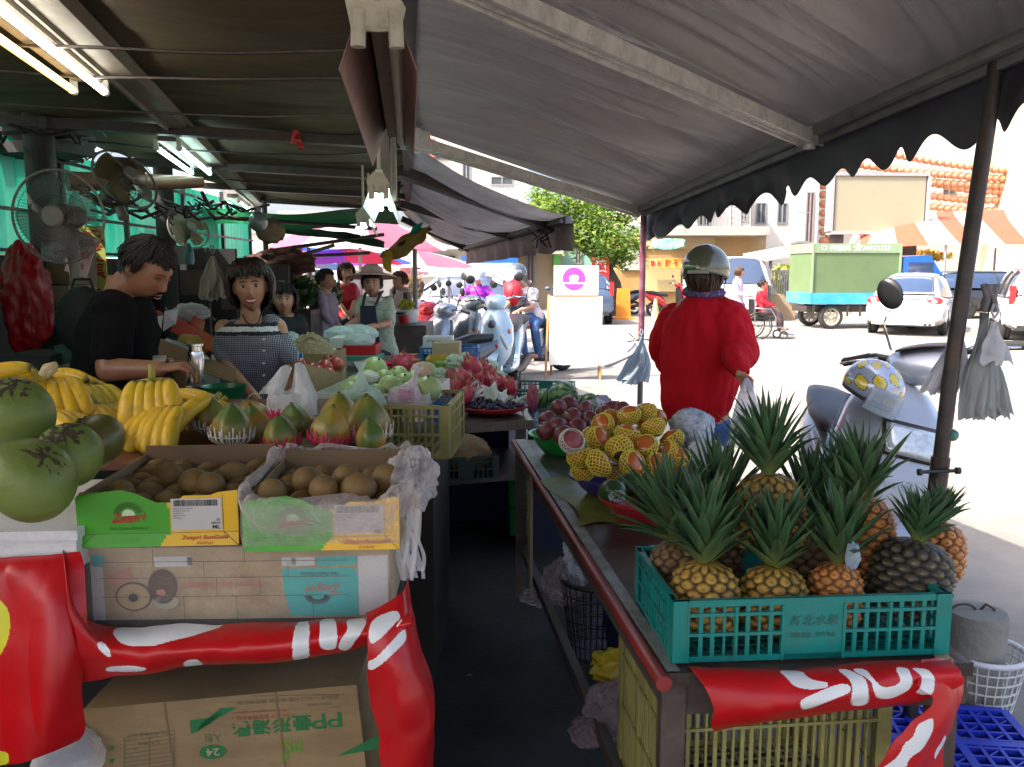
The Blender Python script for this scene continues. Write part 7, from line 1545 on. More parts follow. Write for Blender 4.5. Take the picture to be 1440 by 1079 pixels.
def apron(t, HM):
 sunhat(t, HM); q = MB(); o_ = [V3((507, 430, 7.18)), V3((528, 430, 7.16)), V3((536, 495, 7.2)), V3((508, 495, 7.2))]; panel(q, o_, -.01); q.tube([V3((510, 432, 7.2)), V3((513, 414, 7.4)), V3((518, 410, 7.6))], .012, 6); q.tube([V3((527, 432, 7.17)), V3((535, 414, 7.4)), V3((538, 410, 7.6))], .012, 6); q.build('apron', mat('navy_apron', (.02, .025, .06), .8, .2), t)
Y = 7.5
simple('woman in a wide straw sun hat and dark apron reaching left over the goods', 1.6, D(4), (533, 500, Y), (528, 417, Y), (523, 399, Y-.08), [[(511, 424, Y-.1), (506, 448, Y-.25), (487, 460, Y-.5)], [(545, 426, Y), (545, 455, Y-.15), (508, 463, Y-.5)]],
       [[(526, 500, Y), (526, 560, Y), (526, 622, Y)], [(540, 500, Y), (542, 560, Y), (542, 622, Y)]], mat('pale_print_blouse', (.36, .42, .30), .8, .4, 40, dirt=(.5, .5, .45), dirt_amt=.7, dscale=50), m_dkt, 'bun', m_hair, extra=apron, seed=4)
Y = 9.2
simple('person in a pale lilac shirt standing beside the flowers', 1.6, D(75), (455, 470, Y), (455, 412, Y), (458, 394, Y), [[(450, 417, Y-.15), (455, 440, Y-.2), (466, 455, Y-.1)], [(460, 416, Y+.18), (466, 440, Y+.1), (472, 452, Y)]],
       [[(452, 470, Y), (452, 520, Y), (452, 578, Y)], [(458, 470, Y+.15), (458, 520, Y+.15), (458, 574, Y+.15)]], mat('lilac_shirt', (.33, .28, .36), .8, .15, 12, dirt=(.22, .2, .25)), m_dkt, 'short', m_hair, sec=SEC_M, longs=True, seed=5)
Y = 10.5
simple('woman in a bright red sleeveless top standing beyond the lilac shirt', 1.6, D(20), (488, 452, Y), (487, 400, Y), (487, 384, Y), [[(478, 405, Y), (476, 425, Y-.1), (484, 436, Y-.25)], [(496, 405, Y), (499, 425, Y-.1), (494, 438, Y-.25)]],
       [[(484, 452, Y), (484, 500, Y), (484, 556, Y)], [(492, 452, Y), (492, 500, Y), (492, 556, Y)]], mat('bright_red_top', (.5, .01, .025), .6, .15), m_dkt, 'bob', mat('auburn_hair', (.10, .03, .015), .4, .3), seed=6)
Y = 10.5
simple('woman in a pale pink print blouse just right of the sun hat', 1.55, D(-40), (563, 455, Y), (563, 408, Y), (562, 395, Y), [[(555, 411, Y), (554, 430, Y-.1), (560, 440, Y-.25)], [(571, 411, Y), (574, 430, Y-.1), (569, 440, Y-.25)]],
       [[(560, 455, Y), (560, 500, Y), (560, 556, Y)], [(567, 455, Y), (567, 500, Y), (567, 556, Y)]], mat('pink_print', (.5, .36, .36), .8, .4, 30, dirt=(.5, .45, .4), dirt_amt=.8, dscale=40), m_dkt, 'bun', mat('auburn_hair', (.10, .03, .015), .4, .3), seed=7)
# ================================================================ scooters
m_rub = mat('tyre_rubber', (.02, .02, .02), .8, .2, 20); m_rim = mat('wheel_rim', (.35, .35, .36), .35, .1, metal=.6); m_seat = mat('black_seat', (.018, .018, .02), .45, .15, 12)
m_glass = mat('clear_lens', (.55, .6, .62), .08, .3, 30, coat=1, metal=.3); m_chrome = mat('chrome', (.6, .6, .6), .12, 0, metal=1); m_orange = mat('orange_lens', (.6, .18, .01), .2); m_redl = mat('red_lens', (.5, .01, .01), .15, 0, coat=1)
def ringz(x, z, w, d, n=20, p=.75, back=.35):
 """horizontal ring: front bulges to +x"""
 o = []
 for k in range(n):
  a = 2*PI*k/n; c = math.cos(a); s = math.sin(a); o.append(Vector((x+(c*d if c > 0 else c*d*back), math.copysign(abs(s)**p, s)*w, z)))
 return o
def ringx(x, z0, z1, w, n=20, p=.7): return [Vector((x, math.copysign(abs(math.cos(a))**p, math.cos(a))*w, (z0+z1)/2+math.copysign(abs(math.sin(a))**p, math.sin(a))*(z1-z0)/2)) for a in [2*PI*k/n for k in range(n)]]
def wheel(t, c, r, tw, nm='wheel', spokes=5, rim=m_rim, hub=.35):
 w = thing_part(nm, t, c); q = MB(); q.lathe([(r*.70, -tw/2), (r*.90, -tw/2), (r*.99, -tw*.3), (r, 0), (r*.99, tw*.3), (r*.90, tw/2), (r*.70, tw/2), (r*.70, -tw/2)], 32, cap=False, M=Matrix.Rotation(PI/2, 4, 'X')); q.build('tyre', m_rub, w, smooth=35)
 q = MB(); R90 = Matrix.Rotation(PI/2, 4, 'X'); q.lathe([(r*.71, -tw*.4), (r*.71, tw*.4), (r*.62, tw*.35), (r*.60, 0), (r*.62, -tw*.35), (r*.71, -tw*.4)], 32, cap=False, M=R90); q.lathe([(.001, -tw*.3), (r*.16, -tw*.3), (r*.16, tw*.3), (.001, tw*.3)], 20, M=R90)
 for k in range(spokes): a = 2*PI*k/spokes; d = Vector((math.cos(a), 0, math.sin(a))); q.tube([d*r*.12, d*r*.64], [r*.09, r*.06], 6)
 q.build('rim', rim, w, smooth=35); return w
def thing_part(nm, t, c):
 o = bpy.data.objects.new(nm, None); C.objects.link(o); o.parent = t; o.location = c; return o
def scooter(label, loc, heading, m1, m2=m_black, lean=.12, scale=1, steer=.25, hl='cowl', group='scooters parked in the street', box=False):
 t = thing('scooter', label, 'scooter', loc, 0, group, rot=(lean, 0, heading), scale=scale)      # faces local +x
 wheel(t, (.63, 0, .235), .235, .095); wheel(t, (-.60, 0, .235), .235, .105)
 q = MB(); q.loft([ringz(*a) for a in ((.53, .34, .10, .10), (.50, .45, .17, .14), (.46, .60, .205, .16), (.42, .76, .20, .16), (.37, .88, .15, .13), (.33, .97, .08, .08))]); q.build('front_cowl', m1, t, smooth=50)
 q = MB(); q.loft([ringz(*a) for a in ((.40, .30, .16, .05), (.37, .5, .205, .05), (.33, .75, .19, .05), (.28, .92, .10, .05))]); q.build('leg_shield', m2, t, smooth=50)
 q = MB(); q.loft([ringx(*a) for a in ((.44, .26, .34, .15), (.30, .22, .33, .17), (0, .22, .33, .17), (-.12, .22, .40, .16), (-.25, .26, .62, .15), (-.45, .40, .72, .17), (-.70, .50, .76, .14), (-.92, .66, .78, .06))]); q.build('body', m1, t, smooth=50)
 q = MB(); q.loft([ringx(*a) for a in ((-.10, .66, .72, .10), (-.18, .64, .77, .15), (-.45, .68, .79, .16), (-.62, .73, .84, .15), (-.86, .76, .84, .10))]); q.build('seat', m_seat, t, smooth=50)
 q = MB(); q.grid(14, 8, lambda u, v: Vector((.63+.255*math.cos(PI*(.12+.80*u)), (v-.5)*.14, .235+.26*math.sin(PI*(.12+.80*u))-.02*abs(v-.5)))); q.build('front_fender', m1, t, smooth=True, solid=.006)
 for s in (-1, 1): MB().tube([(.63, s*.07, .235), (.50, s*.07, .50)], .018, 8).build('fork', m_chrome, t, smooth=40)
 H = thing_part('handlebar', t, (.30, 0, .98)); H.rotation_euler = (0, 0, steer)
 q = MB(); q.loft([ringx(*a) for a in ((.14, -.02, .04, .05), (.10, -.05, .10, .10), (.02, -.05, .13, .13), (-.08, -.02, .12, .10), (-.12, .02, .10, .05))]); q.build('headset', m1, H, smooth=50)
 q = MB(); q.tube([(-.02, .10, .06), (-.05, .20, .09), (-.10, .34, .08)], .014, 8); q.tube([(-.02, -.10, .06), (-.05, -.20, .09), (-.10, -.34, .08)], .014, 8); q.build('bar', m_chrome, H, smooth=True)
 for s in (-1, 1):
  MB().tube([(-.065, s*.23, .088), (-.10, s*.35, .08)], .019, 10).build('grip', m_black, H, smooth=40)
  MB().tube([(-.03, s*.19, .09), (.02, s*.28, .085), (.0, s*.34, .08)], .006, 6).build('brake_lever', m_chrome, H, smooth=True)
  q = MB(); q.tube([(-.03, s*.17, .09), (-.02, s*.22, .20), (-.02, s*.25, .27)], .006, 6); q.ball((-.02, s*.27, .31), (.014, .055, .05), 16, 10); q.build('mirror', m_black, H, smooth=True)
 if hl == 'bar': MB().ball((.11, 0, .04), (.05, .075, .055), 18, 12).build('headlight', m_glass, H, smooth=True)
 elif hl == 'twin':
  for s in (-1, 1): MB().ball((0, 0, 0), (.035, .038, .10), 16, 12, M=Matrix.Translation((.575, s*.115, .60)) @ Matrix.Rotation(s*.35, 4, 'X')).build('headlight', m_glass, t, smooth=True)
 for s in (-1, 1): MB().ball((.52, s*.16, .70), (.025, .03, .04), 12, 8).build('turn_signal', m_orange, t, smooth=True)
 MB().ball((-.90, 0, .70), (.04, .09, .035), 14, 8).build('tail_lamp', m_redl, t, smooth=True)
 q = MB(); q.tube([(-.05, .12, .20), (-.30, .15, .22), (-.75, .16, .30)], [.02, .05, .055], 12); q.build('exhaust', m_steel, t, smooth=40)
 q = MB(); q.b2((-.65, -.13, .16), (-.15, -.05, .32)); q.build('engine', m_steel, t, bevel=.02)
 MB().tube([(-.05, -.12, .22), (.0, -.26, -.0)], .010, 6).build('side_stand', m_steel, t)
 MB().b2((.70, -.09, .34), (.705, .09, .42)).build('number_plate', m_white, t) if 0 else None
 return t
def paint(nm, c, metal=.3): return mat(nm, c, .25, .05, 4, coat=.8, metal=metal)
p_white = paint('white_paint', (.62, .64, .66), 0); p_silver = paint('silver_paint', (.36, .42, .48), .5); p_red = paint('red_paint', (.45, .01, .02)); p_grey = paint('grey_paint', (.10, .12, .14), .4); p_ice = paint('ice_blue_paint', (.42, .56, .64), .2)
def gpos(u, v): return atz(u, v, 0)
ov = atz
def onY(u, Y): p = at(u, 500, Y); return Vector((p.x, Y, 0))
sx = onY(1222, 4.0)
sc_h = D(-112)
t = thing('scooter', 'near silver scooter leaning beside the awning pole with a helmet hung on it', 'scooter', sx+Vector((0, .35, 0)), 0, 'scooters parked in the street', rot=(0, 0, 0), scale=1.07); WT = t.matrix_basis.copy(); O6 = t.location.copy()
rotS = Matrix.Rotation(D(-98), 4, 'Z') @ Matrix.Rotation(D(-9), 4, 'X')
def SP(x, y, z): return rotS @ Vector((x, y, z))
SM = rotS.copy()
wheel_ = wheel(t, tuple(SP(.60, 0, .235)), .235, .10); wheel_.rotation_euler = (D(-9), 0, D(-98)); wheel_ = wheel(t, tuple(SP(-.60, 0, .235)), .235, .11); wheel_.rotation_euler = (D(-9), 0, D(-98))
def sj(q, nm, m, **k): return MB().join(q, SM).build(nm, m, t, **k)
p_near = mat('near_silver_paint', (.33, .36, .42), .28, .05, 4, coat=.7, metal=.25, dirt=(.3, .33, .38), dirt_amt=.3)
q = MB(); q.loft([ringz(*a) for a in ((.56, .30, .13, .10), (.53, .42, .19, .15), (.49, .60, .225, .18), (.44, .78, .235, .18), (.38, .90, .20, .16), (.33, .98, .15, .12), (.28, 1.03, .08, .07))]); sj(q, 'front_cowl', p_near, smooth=50)
q = MB(); q.loft([ringz(*a) for a in ((.42, .28, .19, .05), (.38, .5, .24, .06), (.33, .75, .235, .06), (.27, .93, .17, .06))]); sj(q, 'leg_shield', paint('blue_grey_paint', (.17, .22, .38), .3), smooth=50)
q = MB(); q.loft([ringx(*a) for a in ((.44, .26, .34, .15), (.30, .22, .33, .17), (0, .22, .33, .17), (-.12, .22, .40, .16), (-.25, .26, .62, .15), (-.45, .40, .72, .17), (-.70, .50, .76, .14), (-.92, .66, .78, .06))]); sj(q, 'body', p_near, smooth=50)
q = MB(); q.loft([ringx(*a) for a in ((-.10, .66, .72, .10), (-.18, .64, .77, .15), (-.45, .68, .79, .16), (-.62, .73, .84, .15), (-.86, .76, .84, .10))]); sj(q, 'seat', m_seat, smooth=50)
q = MB(); q.grid(14, 8, lambda u, v: Vector((.60+.255*math.cos(PI*(.12+.80*u)), (v-.5)*.15, .235+.27*math.sin(PI*(.12+.80*u))-.02*abs(v-.5)))); sj(q, 'front_fender', p_near, smooth=True, solid=.006)
def cowl(y, z, e=.0):       # point on the front of the cowl
 T = ((.30, .56, .13, .10), (.42, .53, .19, .15), (.60, .49, .225, .18), (.78, .44, .235, .18), (.90, .38, .20, .16), (.98, .33, .15, .12), (1.03, .28, .08, .07))
 for a, b in zip(T, T[1:]):
  if a[0] <= z <= b[0]:
   f = (z-a[0])/(b[0]-a[0]); x, w, d = [a[i]+(b[i]-a[i])*f for i in (1, 2, 3)]; s = min(.97, abs(y/w))**(1/.75); return Vector((x+math.sqrt(max(0, 1-s*s))*d+e, y, z))
 return Vector((.3, y, z))
def rrect(y0, y1, z0, z1, e, n=12, skew=0):
 q = MB(); q.grid(n, 8, lambda u, v: cowl(y0+(y1-y0)*u, z0+(z1-z0)*v+skew*(u-.5), e+.012*math.sin(PI*u)**.3*math.sin(PI*v)**.3)); return q
sj(rrect(-.085, .165, .735, .875, .004, skew=-.02), 'headlight_frame', m_steel, smooth=True, solid=.006);
q = rrect(-.073, .153, .749, .861, .016, skew=-.018)
sj(q, 'headlight', m_glass, smooth=True, solid=.008)
for k, (s_, w_, h_, y_, z_, m_) in enumerate((('Sentra', .17, .042, -.01, .635, mat('silver_script', (.32, .34, .37), .3, metal=.4)),)):
 q = MB(); put_text(q, s_, lambda X, Z: cowl(-X, Z, .006), w_, h_, -y_, z_, .05, mi=0, shear=.4, sub=1); sj(q, 'lettering', m_)
q = MB(); q.tube([cowl(.04+.030*math.cos(a), .47+.020*math.sin(a), .006) for a in [2*PI*k/24 for k in range(25)]], .003, 5); put_text(q, 'K', lambda X, Z: cowl(-X, Z, .007), .022, .024, -.04, .47, 0, mi=0, shear=.3, bold=.03); sj(q, 'emblem', mat('emblem_red', (.5, .05, .03), .3))
q = MB();
for k in range(4): q.tube([cowl(y, .40-.02*k-.03*(y/.2)**2, .004) for y in [(-.16+.32*i/10) for i in range(11)]], .005, 5)
sj(q, 'grille', m_black)
SM = rotS @ Matrix.Translation((.28, .11, 1.14)) @ Matrix.Rotation(D(-30), 4, 'Z') @ Matrix.Rotation(D(17), 4, 'X') @ Matrix.Translation((-.28, 0, -1.07))
q = MB(); q.loft([ringx(*a) for a in ((.40, .97, 1.00, .04), (.36, .95, 1.07, .12), (.28, .97, 1.12, .16), (.18, 1.0, 1.12, .13), (.13, 1.03, 1.10, .07))]); sj(q, 'headset', p_near, smooth=50)
q = MB(); q.grid(10, 8, lambda u, v: Vector((.20+.14*v, -.10+.20*u, 1.125+.008*math.sin(PI*u)-.015*v))); sj(q, 'instrument_panel', m_steel, smooth=True, solid=.008)
for s in (-1, 1):
 q = MB(); q.tube([(.22, s*.12, 1.07), (.20, s*.22, 1.10), (.14, s*.36, 1.09)], .016, 10); sj(q, 'bar', m_black, smooth=True)
 q = MB(); q.tube([(.185, s*.25, 1.098), (.135, s*.37, 1.088)], .021, 12); q.ball((.134, s*.375, 1.088), .022, 10, 8); sj(q, 'grip', m_rub, smooth=40)
 q = MB(); q.tube([(.24, s*.20, 1.09), (.28, s*.30, 1.085), (.24, s*.37, 1.08)], .006, 6); sj(q, 'brake_lever', m_chrome, smooth=True)
for s in (-1,):
 if True:
  q = MB(); q.tube([(.24, s*.14, 1.12), (.25, s*.16, 1.24), (.25, s*.13, 1.30)], .006, 8); sj(q, 'mirror_stalk', m_chrome, smooth=True)
  q = MB(); q.ball((0, 0, 0), (.018, .055, .074), 24, 16, M=Matrix.Translation((.25, s*.12, 1.375)) @ Matrix.Rotation(.3, 4, 'X')); sj(q, 'mirror', m_black, smooth=True)
SM = rotS.copy()
for s in (-1, 1): sj(MB().ball((.47, s*.20, .70), (.03, .03, .05), 12, 8), 'turn_signal', m_orange, smooth=True)
for s in (-1, 1): sj(MB().tube([(.60, s*.075, .235), (.50, s*.075, .50)], .018, 8), 'fork', m_chrome, smooth=40)
q = MB(); q.tube([(-.05, .12, .20), (-.30, .15, .22), (-.75, .16, .30)], [.02, .05, .055], 12); sj(q, 'exhaust', m_steel, smooth=40)
sj(MB().tube([(-.05, -.12, .22), (.0, -.26, -.03)], .010, 6), 'side_stand', m_steel)
hl = thing('helmet', 'silver and yellow patterned helmet with a clear visor hanging on the near scooter', 'helmet', at(1228, 544, 3.78), 0, None)
helmet(hl, Matrix.Rotation(D(60), 4, 'Z') @ Matrix.Rotation(D(28), 4, 'X'), .118, p_silver, mat('visor_film', (.5, .6, .7), .08, 0, alpha=.35, coat=1), 'shell', -.45, [mat('helmet_silver', (.42, .46, .58), .2, .1, coat=1, metal=.3), mat('helmet_yellow', (.65, .48, .02), .25, .1, coat=1), p_grey])
S = scooter('white and grey scooter facing the camera at the end of the parked row', onY(712, 11.4), D(-100), p_ice, p_grey, .06, 1.16, .2, 'twin')
q = MB(); q.ball((.625, 0, .80), (.03, .05, .05), 12, 8); q.build('front_badge', p_grey, S, smooth=True)
scooter('dark scooter with a pale flank between the white one and the silver one', onY(672, 11.8), D(-122), p_grey, p_silver, -.15, 1.15, -.3, 'bar')
scooter('silver scooter leaning in the middle of the parked row', onY(636, 11.4), D(-128), p_silver, p_grey, -.18, 1.08, -.3, 'bar')
scooter('bright red scooter in the parked row behind the silver one', onY(612, 12.6), D(-125), p_red, m_black, -.15, 1.05, -.3, 'cowl')
S = scooter('black seated scooter nearest the sun hat woman with white script on its flank', onY(585, 9.4), D(200), p_grey, m_black, .1, 1.05, .1, 'bar')
q = MB(); put_text(q, 'Cuxi', lambda X, Z: Vector((-.45-X, .178, Z)), .22, .07, 0, .60, .1, mi=0, shear=.3); q.build('lettering', m_white, S)
scooter('pale scooter with many mirrors at the left end of the parked row', onY(588, 13.8), D(-110), p_white, p_grey, -.1, 1.05, .2, 'bar')
scooter('grey scooter half hidden behind the red and silver ones', onY(640, 14.6), D(-80), p_silver, p_grey, -.1, 1.05, .3, 'bar')
scooter('small dark scooter parked under the tree beyond the red sign', onY(866, 31), D(175), p_grey, m_black, .1, 1.05, .2, 'bar'); scooter('second dark scooter under the tree left of the other', onY(843, 33), D(160), p_grey, m_black, .1, 1.05, .2, 'bar'); scooter('scooter parked by the shop front behind the customer in red', onY(938, 30), D(20), p_red, m_black, .1, 1.05, .2, 'bar')
def hm_(col, visor=None, nm='helmet_paint'):
 return lambda t, HM: helmet(t, HM @ Matrix.Translation((0, 0, .03)), .135, col, visor)
Y = 14.5
simple('rider in a purple jacket with a white helmet and mask facing the camera', 1.6, D(5), (672, 432, Y), (672, 402, Y), (672, 388, Y-.1), [[(660, 406, Y), (650, 418, Y-.2), (656, 426, Y-.5)], [(684, 406, Y), (694, 418, Y-.2), (686, 426, Y-.5)]],
       [[(666, 434, Y), (658, 440, Y-.4), (660, 474, Y-.45)], [(678, 434, Y), (686, 440, Y-.4), (684, 474, Y-.45)]], mat('purple_jacket', (.36, .02, .50), .6, .15), m_dkt, None, fc=False, longs=True, extra=lambda t, HM: (helmet(t, HM @ Matrix.Translation((0, 0, .03)), .135, p_white, mat('visor_film', (.5, .6, .7), .08)), MB().ball(tuple(HM @ Vector((0, -.075, -.04))), (.06, .04, .05), 14, 10).build('mask', m_white, t, smooth=True)), seed=9, sc=1.0)
scooter('scooter ridden by the person in purple', onY(672, 14.4), D(-90), p_white, p_grey, 0, 1.05, 0, 'bar')
Y = 13.2
simple('rider in a white shirt and red bib with a dark silver helmet', 1.65, D(-55), (752, 446, Y), (738, 404, Y), (727, 386, Y-.1), [[(724, 410, Y-.2), (714, 428, Y-.4), (706, 436, Y-.6)], [(752, 410, Y), (748, 432, Y-.2), (728, 438, Y-.5)]],
       [[(748, 448, Y-.1), (734, 458, Y-.5), (738, 500, Y-.5)], [(758, 448, Y+.1), (752, 460, Y-.3), (758, 500, Y-.3)]], mat('white_shirt', (.62, .58, .6), .7, .1, 8, dirt=(.6, .25, .28), dirt_amt=.5), mat('blue_jeans', (.035, .09, .24), .85), None, fc=False,
       extra=lambda t, HM: (helmet(t, HM @ Matrix.Translation((0, 0, .03)), .14, p_grey, mat('visor_film', (.5, .6, .7), .08)), MB().tube([V3((718, 398, Y-.25)), V3((722, 412, Y-.3)), V3((718, 428, Y-.3))], [.12, .15, .10], 14).build('red_bib', mat('bright_red_top', (.5, .01, .025), .6), t, smooth=True)), seed=10)
scooter('grey scooter ridden by the person in the dark silver helmet', onY(748, 13.2), D(-140), p_grey, m_black, 0, 1.08, 0, 'bar')
# ================================================================ cars
m_cwhite = mat('car_white', (.60, .60, .62), .25, .02, 4, coat=.8); m_cglass = mat('car_glass', (.03, .05, .10), .06, .1, coat=1, spec=.8); m_trim = mat('car_trim', (.02, .02, .02), .5)
def car(label, loc, heading, L=4.5, W=1.78, H=1.42, kind='sedan', m=m_cwhite, cat='car', group='cars in the street'):
 t = thing('parked_car', label, cat, loc, heading, group)         # faces local +x
 if kind == 'sedan':
  P = [(-.5, .55, .86, .80), (-.485, .34, .96, .95), (-.42, .22, 1.02, .99), (-.30, .20, 1.0, 1), (-.05, .20, .96, 1), (.15, .20, .95, 1), (.30, .20, .90, .99), (.42, .22, .80, .95), (.485, .26, .68, .86), (.5, .36, .58, .74)]
  G = [(-.42, .0, .62), (-.24, .90, .70), (-.14, 1, .72), (.02, 1, .72), (.10, .92, .71), (.26, 0, .66)]
 elif kind == 'van':
  P = [(-.5, .45, 1.0, .90), (-.49, .28, 1.15, .97), (-.3, .2, 1.15, 1), (.2, .2, 1.12, 1), (.40, .22, 1.02, .97), (.49, .3, .85, .88), (.5, .4, .7, .8)]
  G = [(-.492, .05, .90), (-.46, .95, .86), (-.3, 1, .84), (.1, 1, .84), (.22, .95, .84), (.40, 0, .84)]
 else:
  P = [(-.5, .50, .95, .86), (-.49, .30, 1.05, .95), (-.42, .24, 1.08, .99), (-.1, .22, 1.06, 1), (.15, .22, 1.04, 1), (.30, .22, .98, .98), (.44, .26, .88, .93), (.5, .4, .7, .8)]
  G = [(-.485, .0, .80), (-.44, .88, .76), (-.30, 1, .76), (.02, 1, .76), (.10, .95, .76), (.25, 0, .72)]
 n = 32; belt = lambda x: next((a[2]+(b[2]-a[2])*(x-a[0])/(b[0]-a[0]) for a, b in zip(P, P[1:]) if a[0] <= x <= b[0]), .9)
 def sect(x, z0, z1, w):
  o = []
  for k in range(n):
   a = 2*PI*k/n; c = math.copysign(abs(math.cos(a))**.38, math.cos(a)); s = math.copysign(abs(math.sin(a))**.5, math.sin(a)); o.append(Vector((x*L, c*w*W/2*(1-.05*max(0, s)), (z0+z1)/2+s*(z1-z0)/2)))
  return o
 q = MB(); q.loft([sect(*p) for p in P]); q.build('body', m, t, smooth=45)
 def gs(x, f, w, e=0, zt=None):
  zb = belt(x)-.06; top = belt(x)+.01+(H-belt(x)-.01)*f; o = []
  for k in range(17): a = PI*k/16; c = math.copysign(abs(math.cos(a))**.45, math.cos(a)); s = math.sin(a)**.55; o.append(Vector((x*L, c*(W/2*(w+(1-s)*.20)+e), zb+(top-zb)*s+e)))
  return o
 q = MB(); q.loft([gs(*g_) for g_ in G], close=False, cap=False); q.build('window_glass', m_cglass, t, smooth=45)
 q = MB(); rr_ = [gs(*g_, .012) for g_ in G]; q.loft([r_[5:12] for r_ in rr_[1:-1]], close=False, cap=False)
 for i in (1, len(G)-2): j = 0 if i == 1 else len(G)-1; q.loft([rr_[j][0:3], rr_[i][3:6]], close=False, cap=False); q.loft([rr_[j][14:17], rr_[i][11:14]], close=False, cap=False)
 q.build('roof', m, t, smooth=45, solid=.02)
 for xf in (-.06,)+((-.30,) if kind != 'sedan' else ()):
  for s in (-1, 1):
   r_ = gs(xf, 1, G[2][2], .014); a_ = r_[0 if s > 0 else 16]; b_ = r_[4 if s > 0 else 12]; q = MB(); q.tube([a_, r_[2 if s > 0 else 14], b_], .03, 6); q.build('pillar', m if kind == 'sedan' else m_trim, t)
 wr_ = .32 if kind == 'sedan' else .35
 for x in (.315, -.30):
  for s in (-1, 1):
   w_ = wheel(t, (x*L, s*(W/2-.10), wr_), wr_, .20, spokes=10 if kind != 'van' else 6)
   q = MB(); q.tube([Vector((x*L+(wr_+.05)*math.cos(a), s*(W/2-.012), wr_+.02+(wr_+.05)*math.sin(a))) for a in [PI*(k/12) for k in range(13)]], .03, 6); q.build('wheel_arch', m, t, smooth=True)
   q = MB(); q.tube([(x*L, s*(W/2-.06), wr_), (x*L, s*(W/2-.02), wr_)], wr_+.045, 24); q.build('wheel_well', m_trim, t)
 for s in (-1, 1):
  if kind == 'sedan': MB().ball((-.488*L, s*W*.36, .86), (.07, .20, .10), 18, 12).build('tail_lamp', m_redl, t, smooth=True); MB().ball((-.494*L, s*W*.37, .84), (.07, .09, .045), 14, 8).build('reverse_lamp', m_glass, t, smooth=True)
  else: MB().b2((-.497*L, s*W*.44-.06, .85), (-.47*L, s*W*.44+.06, 1.25)).build('tail_lamp', m_redl, t, bevel=.02)
  MB().ball((.475*L, s*W*.34, .66), (.08, .18, .08), 16, 10).build('headlight', m_glass, t, smooth=True)
  MB().ball((.14*L, s*(W/2+.08), 1.0), (.06, .10, .07), 14, 10).build('door_mirror', m, t, smooth=True)
  MB().b2((-.16*L, s*W*.497-.01, .80), (-.12*L, s*W*.497+.015, .825)).build('door_handle', m_chrome, t, bevel=.004)
 if kind == 'sedan':
  q = MB(); q.b2((-.47*L, -.62, 1.03), (-.42*L, .62, 1.06)); q.b2((-.44*L, -.52, .98), (-.425*L, -.46, 1.04)); q.b2((-.44*L, .46, .98), (-.425*L, .52, 1.04)); q.build('spoiler', m, t, bevel=.01)
  for y in (.50, .60): MB().tube([(-.505*L, -y, .30), (-.46*L, -y, .30)], .035, 14).build('exhaust', m_steel, t, smooth=40)
  MB().b2((-.4995*L, -.20, .60), (-.492*L, .20, .72)).build('number_plate', m_white, t)
  MB().b2((-.503*L, -.35, .90), (-.480*L, .35, .915)).build('boot_trim', m_chrome, t, bevel=.003)
 MB().b2((-.502*L, -.7, .28), (-.47*L, .7, .38)).build('bumper', m_trim if kind != 'sedan' else m, t, bevel=.015)
 return t
def gXY(u, v): return atz(u, v, 0)
p = at(1272, 470, 21.3); car('white sedan with a boot spoiler and red tail lamps parked beyond the near scooter', (at(1285, 470, 22.6).x, 22.6, 0), D(58), 4.45, 1.80, 1.50)
car('white sport utility car cut off by the right edge of the photo', (at(1462, 470, 20.5).x, 20.6, 0), D(66), 4.5, 1.86, 1.68, 'suv'); car('white van parked facing away behind the customer in red', (at(1028, 430, 29).x, 29, 0), D(80), 4.8, 1.9, 2.0, 'van', cat='van');
car('black car in the shade of the striped canopy at the right', (at(1390, 430, 29).x, 29, 0), D(5), 4.6, 1.8, 1.55, 'suv', mat('car_black', (.02, .02, .022), .25, coat=1)); car('pale car seen small behind the parked scooters at left', (at(632, 430, 21).x, 24, 0), D(175), 4.4, 1.75, 1.5, 'sedan'); car('dark blue car glimpsed behind the white board', (at(818, 430, 26).x, 27, 0), D(90), 4.4, 1.75, 1.5, 'suv', mat('car_navy', (.05, .08, .14), .25, coat=1))
tx = at(1180, 430, 24.0); k_ = 24.0/1200
t = thing('box_truck', 'small truck with a green canvas box and blue bed beside the white sedan', 'truck', (tx.x, 24.0, 0), D(4), 'cars in the street'); G1 = mat('green_canvas', (.095, .145, .06), .6, .1, 2, dirt=(.10, .16, .07), dirt_amt=.4); G2 = mat('pale_green_canvas', (.19, .26, .15), .6, .1)
MB().b2((-1.15, -.8, .98), (1.25, .8, 2.25)).build('canvas_box', G1, t, bevel=.03); MB().b2((-1.18, -.83, 2.05), (1.28, .83, 2.30)).build('canvas_valance', G2, t, bevel=.03)
q = MB();
for x in (-1.19, 1.24): q.b2((x, -.84, .95), (x+.05, -.80, 2.3))
q.build('corner_trim', G2, t)
q = MB(); put_text(q, '○ 利佳民 ☎26922223', lambda X, Z: Vector((X, -.84, Z)), 1.9, .17, .0, 2.18, mi=0, bold=.01); q.build('lettering', m_white, t)
B1_m = mat('truck_blue', (.02, .26, .46), .4, .1, 4, dirt=(.2, .3, .35), dirt_amt=.4); MB().b2((-1.2, -.84, .68), (1.3, .82, .98)).build('bed', B1_m, t, bevel=.01)
q = MB(); q.loft([[Vector((x, y, z)) for y, z in ((-.8, .5), (.8, .5), (.8, zt), (-.8, zt))] for x, zt in ((1.35, 1.95), (2.1, 2.0), (2.55, 1.35), (2.6, .9))]); q.build('cab', mat('truck_cab_blue', (.01, .10, .50), .3, coat=.6), t, bevel=.05); MB().b2((1.5, -.815, 1.25), (2.2, -.805, 1.8)).build('cab_window', m_cglass, t)
for x in (-.55, 1.75):
 for s in (-1, 1): wheel(t, (x, s*.68, .33), .33, .2, spokes=8, rim=mat('cream_rim', (.4, .36, .28), .5))
